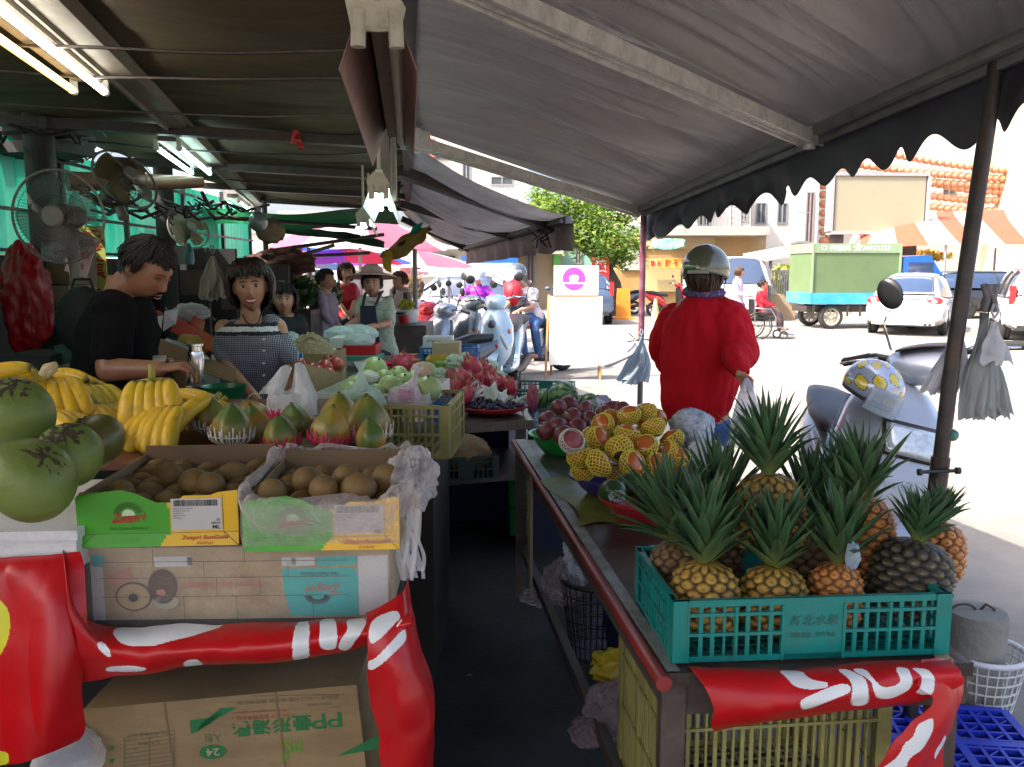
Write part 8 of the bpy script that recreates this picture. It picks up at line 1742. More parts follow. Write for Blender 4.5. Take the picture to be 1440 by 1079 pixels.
q = MB(); q.b2((-1.15, -.5, .45), (2.3, .5, .62));
for x in (-1.1, -.15, .2): q.b2((x, -.8, .35), (x+.05, -.78, .7))
q.build('chassis', m_steel, t)
t = thing('small_truck', 'bright blue truck front far behind the rider in purple', 'truck', (at(690, 430, 27).x, 27, 0), D(-90), 'cars in the street'); MB().b2((.2, -.85, .5), (1.1, .85, 2.0)).build('cab', mat('truck_cab_blue', (.01, .10, .50), .3), t, bevel=.1); MB().b2((1.09, -.7, 1.2), (1.12, .7, 1.8)).build('windscreen', m_glass, t); MB().b2((-2, -.85, .7), (.15, .85, 1.2)).build('bed', B1_m, t)
for s in (-1, 1): wheel(t, (.7, s*.7, .3), .3, .2)
# ================================================================ wheelchair and its pusher
Y = 20.0
simple('young woman in white and purple pushing the wheelchair', 1.6, D(75), (1038, 430, Y), (1037, 392, Y), (1040, 383, Y), [[(1034, 398, Y-.2), (1036, 412, Y-.2), (1052, 416, Y-.2)], [(1040, 398, Y+.2), (1042, 412, Y+.2), (1054, 416, Y+.2)]],
       [[(1034, 430, Y-.1), (1036, 450, Y-.1), (1036, 472, Y-.1)], [(1041, 430, Y+.1), (1040, 450, Y+.1), (1044, 472, Y+.1)]], mat('white_purple_top', (.62, .58, .66), .7, .2, 8, dirt=(.25, .08, .4), dirt_amt=.7, dscale=4), mat('light_jeans', (.10, .24, .5), .8), 'mid', m_hairb, longs=True, seed=12, vox=.014)
simple('old person in a red top sitting in the wheelchair', 1.3, D(80), (1071, 437, Y), (1070, 408, Y), (1072, 401, Y), [[(1068, 412, Y-.2), (1072, 424, Y-.22), (1084, 430, Y-.2)], [(1074, 412, Y+.2), (1078, 424, Y+.2), (1088, 430, Y+.2)]],
       [[(1072, 440, Y-.1), (1092, 440, Y-.1), (1096, 462, Y-.1)], [(1072, 440, Y+.1), (1094, 440, Y+.1), (1099, 462, Y+.1)]], mat('bright_red_top', (.5, .01, .025), .6), mat('brown_slacks', (.10, .06, .06), .8), 'short', m_hair, longs=True, seed=13, vox=.014)
t = thing('wheelchair', 'steel wheelchair with an old person in red being pushed across the street', 'wheelchair', (at(1072, 470, Y).x, Y, 0), 0, None)
for s in (-1, 1):
 q = MB(); q.tube([Vector((-.18+.31*math.cos(a), s*.29, .31+.31*math.sin(a))) for a in [2*PI*k/36 for k in range(37)]], .018, 6); q.tube([Vector((-.18+.26*math.cos(a), s*.32, .31+.26*math.sin(a))) for a in [2*PI*k/36 for k in range(37)]], .008, 5)
 for k in range(14): a = 2*PI*k/14; q.tube([(-.18, s*.29, .31), (-.18+.30*math.cos(a), s*.29, .31+.30*math.sin(a))], .003, 4)
 q.build('wheel', m_steel, t); q = MB(); q.tube([Vector((.42+.09*math.cos(a), s*.25, .09+.09*math.sin(a))) for a in [2*PI*k/20 for k in range(21)]], .02, 6); q.build('caster', m_rub, t)
 q = MB(); q.tube([(-.45, s*.25, .95), (-.28, s*.25, .95), (-.25, s*.25, .30), (.40, s*.25, .28), (.50, s*.25, .12), (.62, s*.25, .10)], .014, 6); q.tube([(-.26, s*.25, .72), (.10, s*.25, .70), (.22, s*.25, .52), (.24, s*.25, .28)], .014, 6); q.build('side_frame', m_chrome, t, smooth=True)
MB().b2((-.25, -.24, .46), (.22, .24, .50)).build('seat', m_black, t); MB().b2((-.28, -.24, .50), (-.25, .24, .92)).build('backrest', m_black, t); MB().b2((.50, -.22, .09), (.68, .22, .11)).build('footrest', m_steel, t)
# ================================================================ street behind
def wcol(n, c, d=(.3, .27, .22), a=.5): return mat(n, c, .8, .12, .6, .004, 12, dirt=d, dirt_amt=a, dscale=.5, stretch=(1, 1, .35))
m_wall1 = wcol('white_render', (.58, .55, .50)); m_wall2 = wcol('beige_render', (.50, .42, .30), (.18, .16, .13), .8); m_wall3 = wcol('ochre_wall', (.34, .20, .07)); m_wall4 = wcol('grey_concrete', (.32, .31, .29)); m_wall5 = wcol('green_facade', (.16, .36, .30)); m_wall6 = wcol('tan_wall', (.42, .30, .18)); m_winb = mat('window_brown', (.12, .05, .03), .4, .3); m_wing = mat('window_dark', (.06, .07, .08), .15, .3, 3); m_shut = mat('roller_shutter', (.36, .34, .31), .6, .1, 3, stretch=(1, 1, 12)); m_rail = mat('iron_rail', (.20, .20, .21), .5)
def building(label, u0, u1, v0, Y, m, dep=8, wins=(), extra=None, cat='building', nm='building'):
 a = at(u0, v0, Y); b = at(u1, v0, Y); W = b.x-a.x; H = a.z; t = thing(nm, label, cat, (a.x, Y, 0), 0, None)
 MB().b2((0, 0, 0), (W, dep, H)).build('wall', m, t)
 MB().b2((-.1, -.15, H-.25), (W+.1, .05, H+.1)).build('cornice', m_wall4, t)
 for (wu0, wu1, wv0, wv1, mm, *k) in wins:
  p = at(wu0, wv1, Y); q_ = at(wu1, wv0, Y); x0, x1, z0, z1 = p.x-a.x, q_.x-a.x, p.z, q_.z; f = MB(); fr = .07
  for bx in ((x0, z0, x1, z0+fr), (x0, z1-fr, x1, z1), (x0, z0+fr, x0+fr, z1-fr), (x1-fr, z0+fr, x1, z1-fr), ((x0+x1)/2-fr/2, z0+fr, (x0+x1)/2+fr/2, z1-fr)): f.b2((bx[0], -.06, bx[1]), (bx[2], .02, bx[3]))
  w_ = f.build('window' if not k else k[0], m_rail, t); MB().b2((x0+fr, -.02, z0+fr), (x1-fr, .015, z1-fr)).build('pane', mm, w_)
 if extra: extra(t, lambda u, v: (at(u, v, Y).x-a.x, at(u, v, Y).z))
 return t
def balcony(t, f, u0, u1, v0, v1, dep=1.0, m=m_rail):
 x0, z0 = f(u0, v1); x1, z1 = f(u1, v0); q = MB(); q.b2((x0, -dep, z0-.12), (x1, 0, z0)); n = int((x1-x0)/.16)
 for k in range(n+1): q.b2((x0+(x1-x0)*k/n-.012, -dep, z0), (x0+(x1-x0)*k/n+.012, -dep+.03, z1))
 q.b2((x0, -dep-.01, z1-.05), (x1, -dep+.04, z1)); q.build('balcony', m, t)
def streaks(t, f, *R_):
 for u0, u1, v0, v1, m in R_: x0, z0 = f(u0, v1); x1, z1 = f(u1, v0); MB().b2((x0, -.03, z0), (x1, -.004, z1)).build('stain_panel', m, t)
def slab(t, f, u0, u1, v0, v1, dep, m, nm='canopy_slab', lift=0): x0, z0 = f(u0, v1); x1, z1 = f(u1, v0); MB().b2((x0, -dep, z0), (x1, -.003, z1)).build(nm, m, t)
building('tall beige building with soot streaks behind the lanterns at the right edge', 1318, 1520, 60, 62, m_wall2, 12, [(1395, 1412, 205, 232, m_wing), (1420, 1436, 205, 232, m_wing), (1408, 1426, 262, 292, m_wing), (1430, 1446, 262, 292, m_wing)], lambda t, f: (streaks(t, f, (1328, 1362, 165, 200, mat('soot_streak', (.16, .15, .13), .9, .5, 2, stretch=(3, 1, .2))), (1405, 1436, 175, 200, m_wall4)), balcony(t, f, 1388, 1450, 265, 285)))
building('broad white temple hall hung with rows of orange lanterns', 1156, 1425, 150, 52, m_wall1, 10, [(1325, 1345, 255, 275, m_wing), (1180, 1195, 250, 268, m_winb), (1400, 1418, 245, 262, m_wing), (1398, 1416, 272, 290, m_wing), (1358, 1372, 250, 266, m_winb), (1206, 1222, 196, 215, m_wing)])
m_lan = mat('orange_lantern', (.70, .34, .20), .6, .15, 2, tl=.3)
ln0 = thing('lantern', 'x', 'lantern', (0, 0, 0), 0, 'lanterns strung across the temple hall')
MB().lathe([(.10, -.26), (.22, -.20), (.31, -.08), (.32, .0), (.31, .08), (.22, .20), (.10, .26)], 10).build('shade', m_lan, ln0, smooth=True)
ln0.scale = (.8,)*3; LN = []; rows = [(213, 240, 1236, 1418), (228, 252, 1180, 1418), (243, 262, 1175, 1418), (258, 270, 1312, 1418), (276, 281, 1312, 1418), (291, 295, 1312, 1418)]
wires = MB()
for i, (va, vb, ua, ub) in enumerate(rows):
 n = int((ub-ua)/9.5); pp = []
 for k in range(n+1):
  f = k/n; u = ua+(ub-ua)*f; v = va+(vb-va)*f+3*math.sin(PI*f); p = at(u, v, 50.0+.15*i); pp.append(p+Vector((0, 0, .28)))
  o = ln0 if not LN else dup(ln0); o.location = p; LN.append((o, i, k, n))
 wires.tube(pp, .02, 4)
for c_, (uu, va, vb) in enumerate(((1158, 235, 352), (1167, 262, 352))):
 for k in range(10): o = dup(ln0); o.location = at(uu, va+(vb-va)*k/9, 48.5); LN.append((o, 6+c_, k, 9))
for o, i, k, n in LN:
 if i < 6: o['label'] = 'orange lantern on the %s string from the top, %s lantern from its left' % (ORD[i], ORD[k] if k < 12 else ('%d%s' % (k+1, 'st' if (k+1) % 10 == 1 and k > 19 else 'nd' if (k+1) % 10 == 2 and k > 19 else 'rd' if (k+1) % 10 == 3 and k > 19 else 'th')))
 else: o['label'] = 'orange lantern in the hanging column %s of the billboard, %s from the top' % (['farther left', 'just left'][i-6], ORD[k])
mesh_obj(wires, 'lantern_wires', m_rail, 'thin wires carrying the rows of orange lanterns', 'wires')
def legbb(t, x): MB().b2((x-.22, .1, 0), (x+.22, .5, 3.6)).build('post', m_steel, t)
a = at(1166, 330, 33); b = at(1309, 243, 33); bb = thing('billboard', 'large blank grey green billboard on two dark posts in front of the lanterns', 'billboard', ((a.x+b.x)/2, 33, 0), D(3), None); W = (b.x-a.x)/2
MB().b2((-W+.12, -.02, a.z+.12), (W-.12, .3, b.z-.12)).build('panel', mat('blank_panel', (.27, .25, .17), .7, .03, 3), bb); q = MB()
for z0, z1 in ((a.z, a.z+.12), (b.z-.12, b.z)): q.b2((-W, -.08, z0), (W, .4, z1))
for s in (-1, 1): q.b2((s*W-.06, -.08, a.z+.12), (s*W+.06, .4, b.z-.12))
q.build('frame', mat('billboard_frame', (.30, .29, .30), .5), bb)
for uu in (1178, 1284): x = at(uu, 350, 33).x-(a.x+b.x)/2; MB().b2((x-.2, .05, 0), (x+.2, .4, a.z)).build('post', m_steel, bb)
q = MB(); x = at(1276, 350, 33).x-(a.x+b.x)/2; q.b2((x-.38, .0, .3), (x-.35, .04, 2.8)); q.b2((x, .0, .3), (x+.03, .04, 2.8))
for k in range(7): q.b2((x-.35, .0, .6+.3*k), (x+.0, .04, .65+.3*k))
q.build('ladder', m_steel, bb)
A_ = at(1195, 352, 34); cn = thing('striped_canopy', 'big orange and white striped canopy standing right of the billboard', 'canopy', (A_.x, 34, 0), 0, None)
f_ = net([[(1190, 352, 36), (1215, 318, 36), (1300, 300, 37), (1380, 296, 37), (1500, 292, 37)], [(1196, 354, 33), (1222, 330, 33), (1305, 312, 33), (1390, 312, 33), (1500, 312, 33)], [(1196, 356, 31), (1212, 350, 31), (1330, 344, 31), (1420, 344, 31), (1520, 346, 31)]])
q = MB(); q.grid(60, 16, lambda u, v: f_(u, v)-Vector((A_.x, 34, 0)), fm=lambda u, v: int(u*11) % 2); q.build('canvas', [mat('canopy_orange', (.6, .11, .06), .7, .1, 3, tl=.3), mat('canopy_cream', (.62, .55, .48), .7, .1, 3, tl=.3)], cn, smooth=True)
for uu, yy in ((1200, 31.1), (1330, 31.1), (1460, 31.1), (1210, 36), (1400, 36)): x = at(uu, 350, yy).x-A_.x; MB().tube([(x, yy-34, 0), (x, yy-34, 2.5)], .05, 8).build('pole', m_rail, cn)
def bush(label, u0, u1, v0, v1, Y, cols, n=500, ls=.16, seed=0, nm='bush', dep=1.5, cat='plant', stuff=False, flowers=None):
 rr = random.Random(seed); a = at(u0, v1, Y); b = at(u1, v0, Y); c = (a+b)/2; rx = (b.x-a.x)/2; rz = (b.z-a.z)/2; q = MB(); cc = []
 for k in range(n):
  while True:
   d = Vector((rr.uniform(-1, 1), rr.uniform(-1, 1), rr.uniform(-1, 1)))
   if d.length < 1: break
  d = d*(1+.15*noise.noise(d*3)); p = Vector((d.x*rx, d.y*dep/2, d.z*rz)); e = Vector((rr.gauss(0, 1), rr.gauss(0, 1), rr.gauss(0, 1))).normalized(); g = e.orthogonal().normalized()*ls*rr.uniform(.5, 1.1); h = e.cross(g).normalized()*ls*.45
  q.add([p-g, p-h, p+g, p+h], [(0, 1, 2, 3)]); col = rr.choice(cols); cc += [col]*4
 q.c = cc; t = thing(nm, label, cat, (c.x, Y, max(0, a.z-.0)), 0, None);
 for v in q.v: v.z += c.z-t.location.z
 q.build('foliage', mat('foliage_attr', (.1, .2, .05), .6, .15, 5, attr='col', tl=.3), t)
 if a.z > .3: t.location.z = 0; bpy.data.objects[t.children[0].name].location.z = a.z; MB().tube([(0, 0, 0), (0, 0, a.z+.2)], .05, 6).build('stem', m_wood, t)
 return t
bush('yellow orange flowering hedge behind the striped canopy', 1225, 1340, 352, 368, 38, [(.5, .35, .03), (.45, .12, .03), (.12, .2, .04), (.3, .25, .04)], 900, .16, 3); bush('yellow flowering plants behind the wire fence left of the green truck', 1083, 1118, 372, 412, 31, [(.45, .38, .06), (.35, .32, .08), (.15, .2, .05)], 700, .13, 5)
q = MB(); a = at(1080, 412, 29.5); b = at(1120, 380, 29.5)
for k in range(13): x = a.x+(b.x-a.x)*k/12; q.b2((x-.02, 29.5, 0), (x+.02, 29.53, b.z))
q.b2((a.x, 29.48, b.z-.08), (b.x, 29.55, b.z)); q.b2((a.x, 29.48, .6), (b.x, 29.55, .68)); mesh_obj(q, 'fence', m_wall1, 'pale railing fence in front of the yellow plants', 'fence')
t = thing('roadside_shelter', 'low grey tin roofed shelter left of the green truck', 'shelter', (at(1090, 430, 28).x, 28, 0)); x0 = at(1068, 360, 28).x-t.location.x; x1 = at(1126, 360, 28).x-t.location.x
q = MB(); q.loft([[Vector((x0, -.8, at(1, 368, 27.2).z)), Vector((x1, -.8, at(1, 356, 27.2).z)), Vector((x1, 2, at(1, 350, 30).z)), Vector((x0, 2, at(1, 360, 30).z))], [Vector((x0, -.8, at(1, 366, 27.2).z)), Vector((x1, -.8, at(1, 353, 27.2).z)), Vector((x1, 2, at(1, 347, 30).z)), Vector((x0, 2, at(1, 357, 30).z))]]); q.build('roof', m_wall4, t)
for x in (x0+.2, x1-.1): MB().b2((x-.04, -.6, 0), (x+.04, -.52, 2.0)).build('post', m_rail, t)
MB().b2((x0+.3, 0, 0), (x1-.1, .8, .8)).build('counter', m_wall6, t)
building('bright white house with a narrow brown window left of the billboard', 1052, 1158, 140, 46, m_wall1, 10, [(1131, 1146, 270, 342, m_winb), (1086, 1096, 258, 275, m_wing), (1066, 1082, 240, 262, m_wing), (1062, 1078, 285, 315, m_wing), (1092, 1108, 285, 315, m_wing), (1100, 1120, 222, 245, m_winb)], lambda t, f: balcony(t, f, 1112, 1130, 300, 340))
q = MB(); m_tr = m_rail
for uu in (1028, 1042, 1056): p0 = at(uu, 330, 40); p1 = at(uu, 262, 40); q.tube([p0, p1], .05, 5)
for k in range(9): v = 330-k*8; q.tube([at(1028, v, 40), at(1056, v-8, 40)], .03, 4); q.tube([at(1056, v, 40), at(1028, v-8, 40)], .03, 4)
mesh_obj(q, 'lattice_mast', m_tr, 'rusty lattice mast standing on the shop roof', 'frame')
building('long shop house with ochre front and railed terrace behind the customer in red', 868, 1078, 322, 38, m_wall3, 7, [(1005, 1048, 362, 410, m_shut, 'shutter')],
 lambda t, f: (slab(t, f, 925, 1062, 322, 333, 1.6, m_wall4), slab(t, f, 958, 1000, 378, 412, .2, mat('white_shutter', (.52, .52, .5), .6), 'shutter'), slab(t, f, 872, 905, 352, 380, .12, m_shut, 'shutter'), slab(t, f, 905, 956, 378, 410, .25, mat('cream_shutter', (.42, .33, .16), .6), 'stall_box'), slab(t, f, 880, 1005, 334, 350, .1, m_wall6, 'fascia')))
building('pale upper storey set back above the ochre shops', 868, 1058, 240, 43, m_wall1, 7, [(948, 966, 290, 318, m_wing), (980, 1000, 288, 318, m_wing), (1040, 1052, 286, 312, m_wing)], lambda t, f: (balcony(t, f, 926, 1020, 296, 322, 2.5), slab(t, f, 970, 1003, 268, 300, .5, mat('orange_panel', (.62, .30, .15), .7), 'sign_panel')))
def bsign(label, u0, v0, u1, v1, Y, mb, mt_, txt, vert=False, group=None):
 a = at(u0, v1, Y); b = at(u1, v0, Y); W = b.x-a.x; H = b.z-a.z; t = thing('shop_sign', label, 'sign', ((a.x+b.x)/2, Y, (a.z+b.z)/2), 0, group); MB().b2((-W/2, 0, -H/2), (W/2, .12, H/2)).build('board', mb, t); q = MB()
 n = len(txt)
 for k, ch in enumerate(txt):
  if vert: put_text(q, ch, lambda X, Z: Vector((X, -.03, Z)), W*.72, H/n*.78, 0, H/2-H/n*(k+.5), mi=0, bold=.03)
  else: put_text(q, ch, lambda X, Z: Vector((X, -.03, Z)), W/n*.72, H*.7, -W/2+W/n*(k+.5), 0, mi=0, bold=.03)
 q.build('lettering', mt_, t); return t
m_sgold = mat('sign_gold', (.55, .33, .06), .5); m_sred = mat('sign_red2', (.5, .03, .02), .5); m_swhite = mat('sign_white', (.7, .7, .68), .5)
bsign('yellow shop sign with red Chinese characters above the shutters behind the helmet', 933, 363, 968, 377, 37.2, m_sgold, m_sred, '甜不辣'); bsign('faded yellow shop sign left of the one with large red characters', 905, 364, 931, 377, 37.3, mat('sign_pale', (.55, .36, .14), .5), m_sred, '黑輪米')
bsign('tall red sign with pale Chinese characters beside the tree trunk', 832, 362, 857, 411, 29, m_sred, mat('sign_pink', (.66, .45, .42), .5), '檳榔', True)
q = MB(); q.b2((at(836, 400, 29).x, 29.02, 0), (at(839, 400, 29).x, 29.1, 1.3)); q.b2((at(851, 400, 29).x, 29.02, 0), (at(854, 400, 29).x, 29.1, 1.3)); mesh_obj(q, 'sign_posts', m_steel, 'pair of short posts under the tall red sign', 'posts')
q = MB(); a = at(876, 430, 28); q.prism([(-.25, 0), (.25, 0), (.2, 1.0), (-.2, 1.0)], .12, 0, Matrix.Translation((a.x, 28, 0)) @ Matrix.Rotation(PI/2, 4, 'X')); q.b2((a.x-.35, 27.6, 0), (a.x+.35, 28.1, .06)); mesh_obj(q, 'barrier_stand', mat('orange_plastic', (.62, .24, .02), .5), 'orange standing road board by the tree', 'road board')
q = MB(); a = at(922, 425, 27); q.lathe([(.22, 0), (.22, .03), (.15, .04), (.04, .7), (.001, .7)], 16, M=Matrix.Translation((a.x, 27, 0))); mesh_obj(q, 'traffic_cone', mat('orange_plastic2', (.62, .34, .18), .5), 'faded traffic cone left of the customer in red', 'cone', smooth=40)
mesh_obj(sheet([[(918, 338, 36), (940, 336, 36), (963, 337, 36)], [(915, 348, 35.8), (940, 352, 35.8), (962, 346, 35.8)]], 20, 6, .05), 'green_awning', mat('mint_canvas', (.2, .5, .38), .6, tl=.3), 'small mint green awning under the concrete canopy', 'awning', smooth=True, solid=.02)
def tree(label, base, crown_pts, n, ls, cols, seed=0, limbs=()):
 rr = random.Random(seed); t = thing('tree', label, 'tree', base, 0, None); base = Vector(base); q = MB(); cc = []
 for (c, r) in crown_pts:
  c = Vector(c); m = int(n*r*r)
  for k in range(m):
   d = Vector((rr.gauss(0, 1), rr.gauss(0, 1), rr.gauss(0, 1))).normalized()*rr.random()**.45; d *= 1+.35*noise.noise(d*2.5+c); p = c-base+d*r; e = Vector((rr.gauss(0, .6), rr.gauss(0, .6), 1)).normalized(); g = e.orthogonal().normalized(); g = (Matrix.Rotation(rr.uniform(0, 6), 3, e) @ g)*ls*rr.uniform(.6, 1.2); h = e.cross(g).normalized()*ls*.45
   q.add([p-g, p-h*1.0, p+g, p+h], [(0, 1, 2, 3)]); col = lerp3(rr.choice(cols), (.04, .09, .02), .6*max(0, noise.noise(p*1.2)*1.6)); cc += [col]*4
 q.c = cc; q.build('crown', mat('tree_leaves', (.1, .2, .05), .55, .1, 5, attr='col', tl=.45), t); q = MB()
 for L_ in limbs: q.tube([Vector(x)-base for x in L_[0]], L_[1], 10)
 q.jitter(.03, 2); q.build('trunk', mat('tree_bark', (.07, .05, .035), .9, .3, 4, .02, 14), t, smooth=True); return t
Y = 30; g_ = lambda u, v, y=Y: at(u, v, y)
b0 = Vector((g_(868, 420).x, Y, 0)); cr0 = [((g_(u, v, Y+dy)), r) for u, v, r, dy in ((775, 308, .8, 0), (800, 290, 1.0, .5), (765, 280, .7, 1), (832, 322, .9, 0), (858, 340, .7, -.5), (812, 335, .7, -.4), (875, 362, .5, -.6), (790, 322, .6, 0), (845, 355, .5, -1), (835, 285, 1.0, 1.5), (870, 310, .9, 1.5), (892, 345, .6, .5))]
tree('bright yellow green street tree between the two awnings', b0, cr0, 1100, .11, [(.20, .30, .04), (.12, .22, .03), (.30, .38, .07), (.08, .16, .02)], 3, [([b0, g_(862, 400), g_(852, 380), g_(840, 362), g_(828, 345)], [.34, .30, .26, .2, .12]), ([g_(852, 380), g_(868, 360), g_(880, 345)], [.18, .12, .06]), ([g_(840, 362), g_(812, 345), g_(790, 320)], [.16, .11, .05]), ([g_(828, 345), g_(835, 325), g_(850, 305)], [.12, .08, .04])])
building('white apartment house seen through the gap between the awnings', 596, 742, 120, 48, m_wall1, 9, [(650, 662, 224, 262, m_wing), (690, 722, 248, 262, m_wing), (612, 630, 205, 225, m_wing)], lambda t, f: (balcony(t, f, 686, 730, 262, 282, 1.2), slab(t, f, 556, 612, 196, 222, .4, mat('faded_red_sign', (.5, .10, .08), .6), 'sign_panel')))
building('green fronted house under the tree', 745, 862, 335, 40, m_wall5, 6, [(808, 818, 350, 372, m_wing), (752, 790, 352, 372, m_wing)]); building('tan two storey house behind the second awning valance', 640, 790, 330, 36, m_wall6, 6, [(700, 724, 345, 400, m_wing), (740, 752, 345, 400, m_winb)], lambda t, f: (slab(t, f, 640, 790, 352, 358, 1.2, m_wall4), slab(t, f, 778, 787, 345, 400, .2, mat('vivid_green_pillar', (.15, .55, .10), .6), 'pillar')))
def shopint(t, f): slab(t, f, 560, 690, 342, 352, 2.0, m_wall1); slab(t, f, 655, 680, 360, 400, .1, m_winb, 'door'); slab(t, f, 580, 640, 360, 378, .1, m_wing, 'shade_panel')  # dark slab on the wall stands in for the shaded shop interior
building('pale low shop with a dark open front beyond the parked scooters', 470, 700, 325, 33, m_wall1, 6, [], shopint); building('white columned house at the far end of the market', 395, 480, 300, 31, m_wall1, 6, [(430, 452, 345, 395, m_wing)])
building('pale house seen far down the market lane', 300, 420, 320, 36, m_wall1, 6, [(330, 352, 345, 385, m_wing)]); building('pale distant block closing the street at far left', 60, 310, 250, 42, m_wall1, 6, [(200, 220, 300, 340, m_wing)])
building('long pale block filling the far right end of the street', 1500, 1800, 150, 45, m_wall2, 8, [(1550, 1580, 230, 270, m_wing), (1620, 1650, 230, 270, m_wing)]);
Y = 12.4; p = at(806, 523, Y); sb = thing('sandwich_board', 'white standing board with a purple round logo poster on its top', 'board', (at(808, 500, Y).x, Y, 0), D(-4), None); k_ = Y/1200
MB().b2((-36*k_, 0, .22), (38*k_, .04, 1.22)).build('board', mat('board_white', (.78, .77, .74), .5, .02), sb); MB().b2((-30*k_, -.01, 1.24), (32*k_, .03, 1.66)).build('poster', mat('poster_white', (.75, .73, .76), .5, .02), sb)
q = MB(); q.add([Vector((-.02+.165*math.cos(a), -.014, 1.47+.165*math.sin(a))) for a in [2*PI*k/32 for k in range(32)]], [tuple(range(32))], 0); q.add([Vector((-.02+.07*math.cos(a)*(1.0 if math.sin(a) > 0 else 1), -.017, 1.49+.075*math.sin(a)*(.5 if math.sin(a) > 0 else 1.1))) for a in [2*PI*k/24 for k in range(24)]], [tuple(range(24))], 1); q.add([Vector(c_) for c_ in ((-.19, -.017, 1.395), (.15, -.017, 1.395), (.15, -.017, 1.42), (-.19, -.017, 1.42))], [(0, 1, 2, 3)], 1)
q.build('logo', [mat('logo_purple', (.40, .05, .55), .5), mat('logo_white', (.7, .6, .72), .5)], sb); MB().b2((-30*k_, -.012, 1.22), (32*k_, .02, 1.245)).build('orange_edge', mat('orange_edge', (.6, .3, .05), .5), sb)
for x, y0, y1 in ((-41, .0, .07), (37, .05, .07)): MB().tube([(x*k_, y0, 0), (x*k_*.9, y1, 1.24)], .018, 6).build('leg', mat('pine_wood', (.42, .24, .09), .6), sb)
for x in (-34, 36): MB().tube([(x*k_, .55, 0), (x*k_, .06, 1.2)], .02, 6).build('leg', mat('pine_wood', (.42, .24, .09), .6), sb)
# ================================================================ market lane beyond the stall: umbrellas, posts, flowers
def parasol(label, u, v, Y, r, h, cols, post=True, n=8, tilt=0):
 top = at(u, v, Y); t = thing('parasol', label, 'parasol', (top.x, Y, 0), 0, 'market parasols', rot=(0, 0, .3)); q = MB();
 for k in range(n):
  a0, a1 = 2*PI*k/n, 2*PI*(k+1)/n
  q.grid(4, 6, lambda u_, v_: Vector((math.cos(a0+(a1-a0)*u_)*r*v_*(1-.06*math.sin(PI*u_)), math.sin(a0+(a1-a0)*u_)*r*v_*(1-.06*math.sin(PI*u_)), top.z-h*v_**1.3+.05*h*math.sin(PI*v_)-.04*math.sin(PI*u_)*v_)), mi=k % len(cols))
 q.build('canopy', cols, t, smooth=30)
 MB().tube([(0, 0, 0), (0, 0, top.z)], .025, 8).build('pole', m_rail, t)
 q = MB()
 for k in range(n): a = 2*PI*k/n; q.tube([(0, 0, top.z-h*.9), (math.cos(a)*r*.6, math.sin(a)*r*.6, top.z-h*.52)], .008, 4)
 q.build('stretchers', m_rail, t); return t
def cv(nm, c): return mat(nm, c, .7, .06, 3, tl=.55)
c_pink = cv('canvas_pink', (.50, .16, .24)); c_white = cv('canvas_white', (.66, .62, .62)); c_blue = cv('canvas_blue', (.05, .12, .55)); c_yel = cv('canvas_yellow', (.62, .42, .04)); c_grn = cv('canvas_green', (.03, .35, .12)); c_red = cv('canvas_red', (.55, .02, .08)); c_pur = cv('canvas_purple', (.25, .05, .45)); c_ltb = cv('canvas_lightblue', (.15, .45, .65)); c_org = cv('canvas_orange', (.6, .2, .04))
parasol('big rainbow parasol glowing under the far end of the roof', 505, 300, 12.5, 1.3, .50, [c_pink, c_white, c_blue, c_yel, c_pink, c_white]); parasol('red and purple parasol below the rainbow one', 475, 343, 14.0, 1.2, .30, [c_red, c_pur, c_red, c_blue]); parasol('pink and white parasol right of the rainbow one', 580, 352, 16.5, 1.3, .30, [c_pink, c_white])
parasol('light blue parasol low at the left of the market lane', 437, 360, 15.5, .9, .22, [c_ltb, c_white]); parasol('plain white parasol beyond the parked scooters', 631, 370, 19, 1.0, .26, [c_white]); parasol('red parasol far down the lane', 512, 356, 18, 1.3, .28, [c_red, c_pink])
mesh_obj(sheet([[(385, 318, 9.2), (440, 322, 9.4), (500, 330, 9.6), (540, 340, 9.8)], [(380, 325, 8.6), (440, 333, 8.9), (500, 343, 9.3), (540, 350, 9.6)]], 40, 8, .03, 2), 'green_awning', mat('deep_green_canvas', (.02, .14, .06), .6, .1, tl=.4), 'deep green cloth awning edge running under the rainbow parasol', 'awning', smooth=True, solid=.01)
mesh_obj(sheet([[(604, 318, 9.8), (590, 322, 9.9), (560, 340, 10), (540, 350, 10)], [(602, 332, 9.6), (582, 346, 9.7), (556, 355, 9.8), (538, 356, 9.9)], [(596, 346, 9.6), (572, 362, 9.7), (552, 366, 9.8), (536, 362, 9.9)]], 24, 14, .05, 3), 'cloth_swag', mat('mustard_cloth', (.38, .22, .03), .7, .3, 5, tl=.4), 'mustard and orange cloth swag gathered at the far roof corner', 'cloth', smooth=True, solid=.01)
mesh_obj(sheet([[(540, 352, 9.7), (552, 352, 9.7)], [(537, 368, 9.7), (553, 370, 9.7)], [(544, 382, 9.7), (550, 384, 9.7)]], 10, 12, .04, 5), 'yellow_cloth', mat('yellow_cloth', (.55, .40, .05), .7, .2, tl=.4), 'knotted yellow cloth hanging above the sun hat', 'cloth', smooth=True, solid=.01)
mesh_obj(sheet([[(585, 318, 9.9), (597, 312, 9.9)], [(575, 332, 9.9), (592, 326, 9.9)]], 8, 6, .03, 5), 'teal_cloth', mat('teal_cloth', (.03, .45, .36), .7, tl=.5), 'scrap of teal cloth beside the mustard swag', 'cloth', smooth=True, solid=.01)
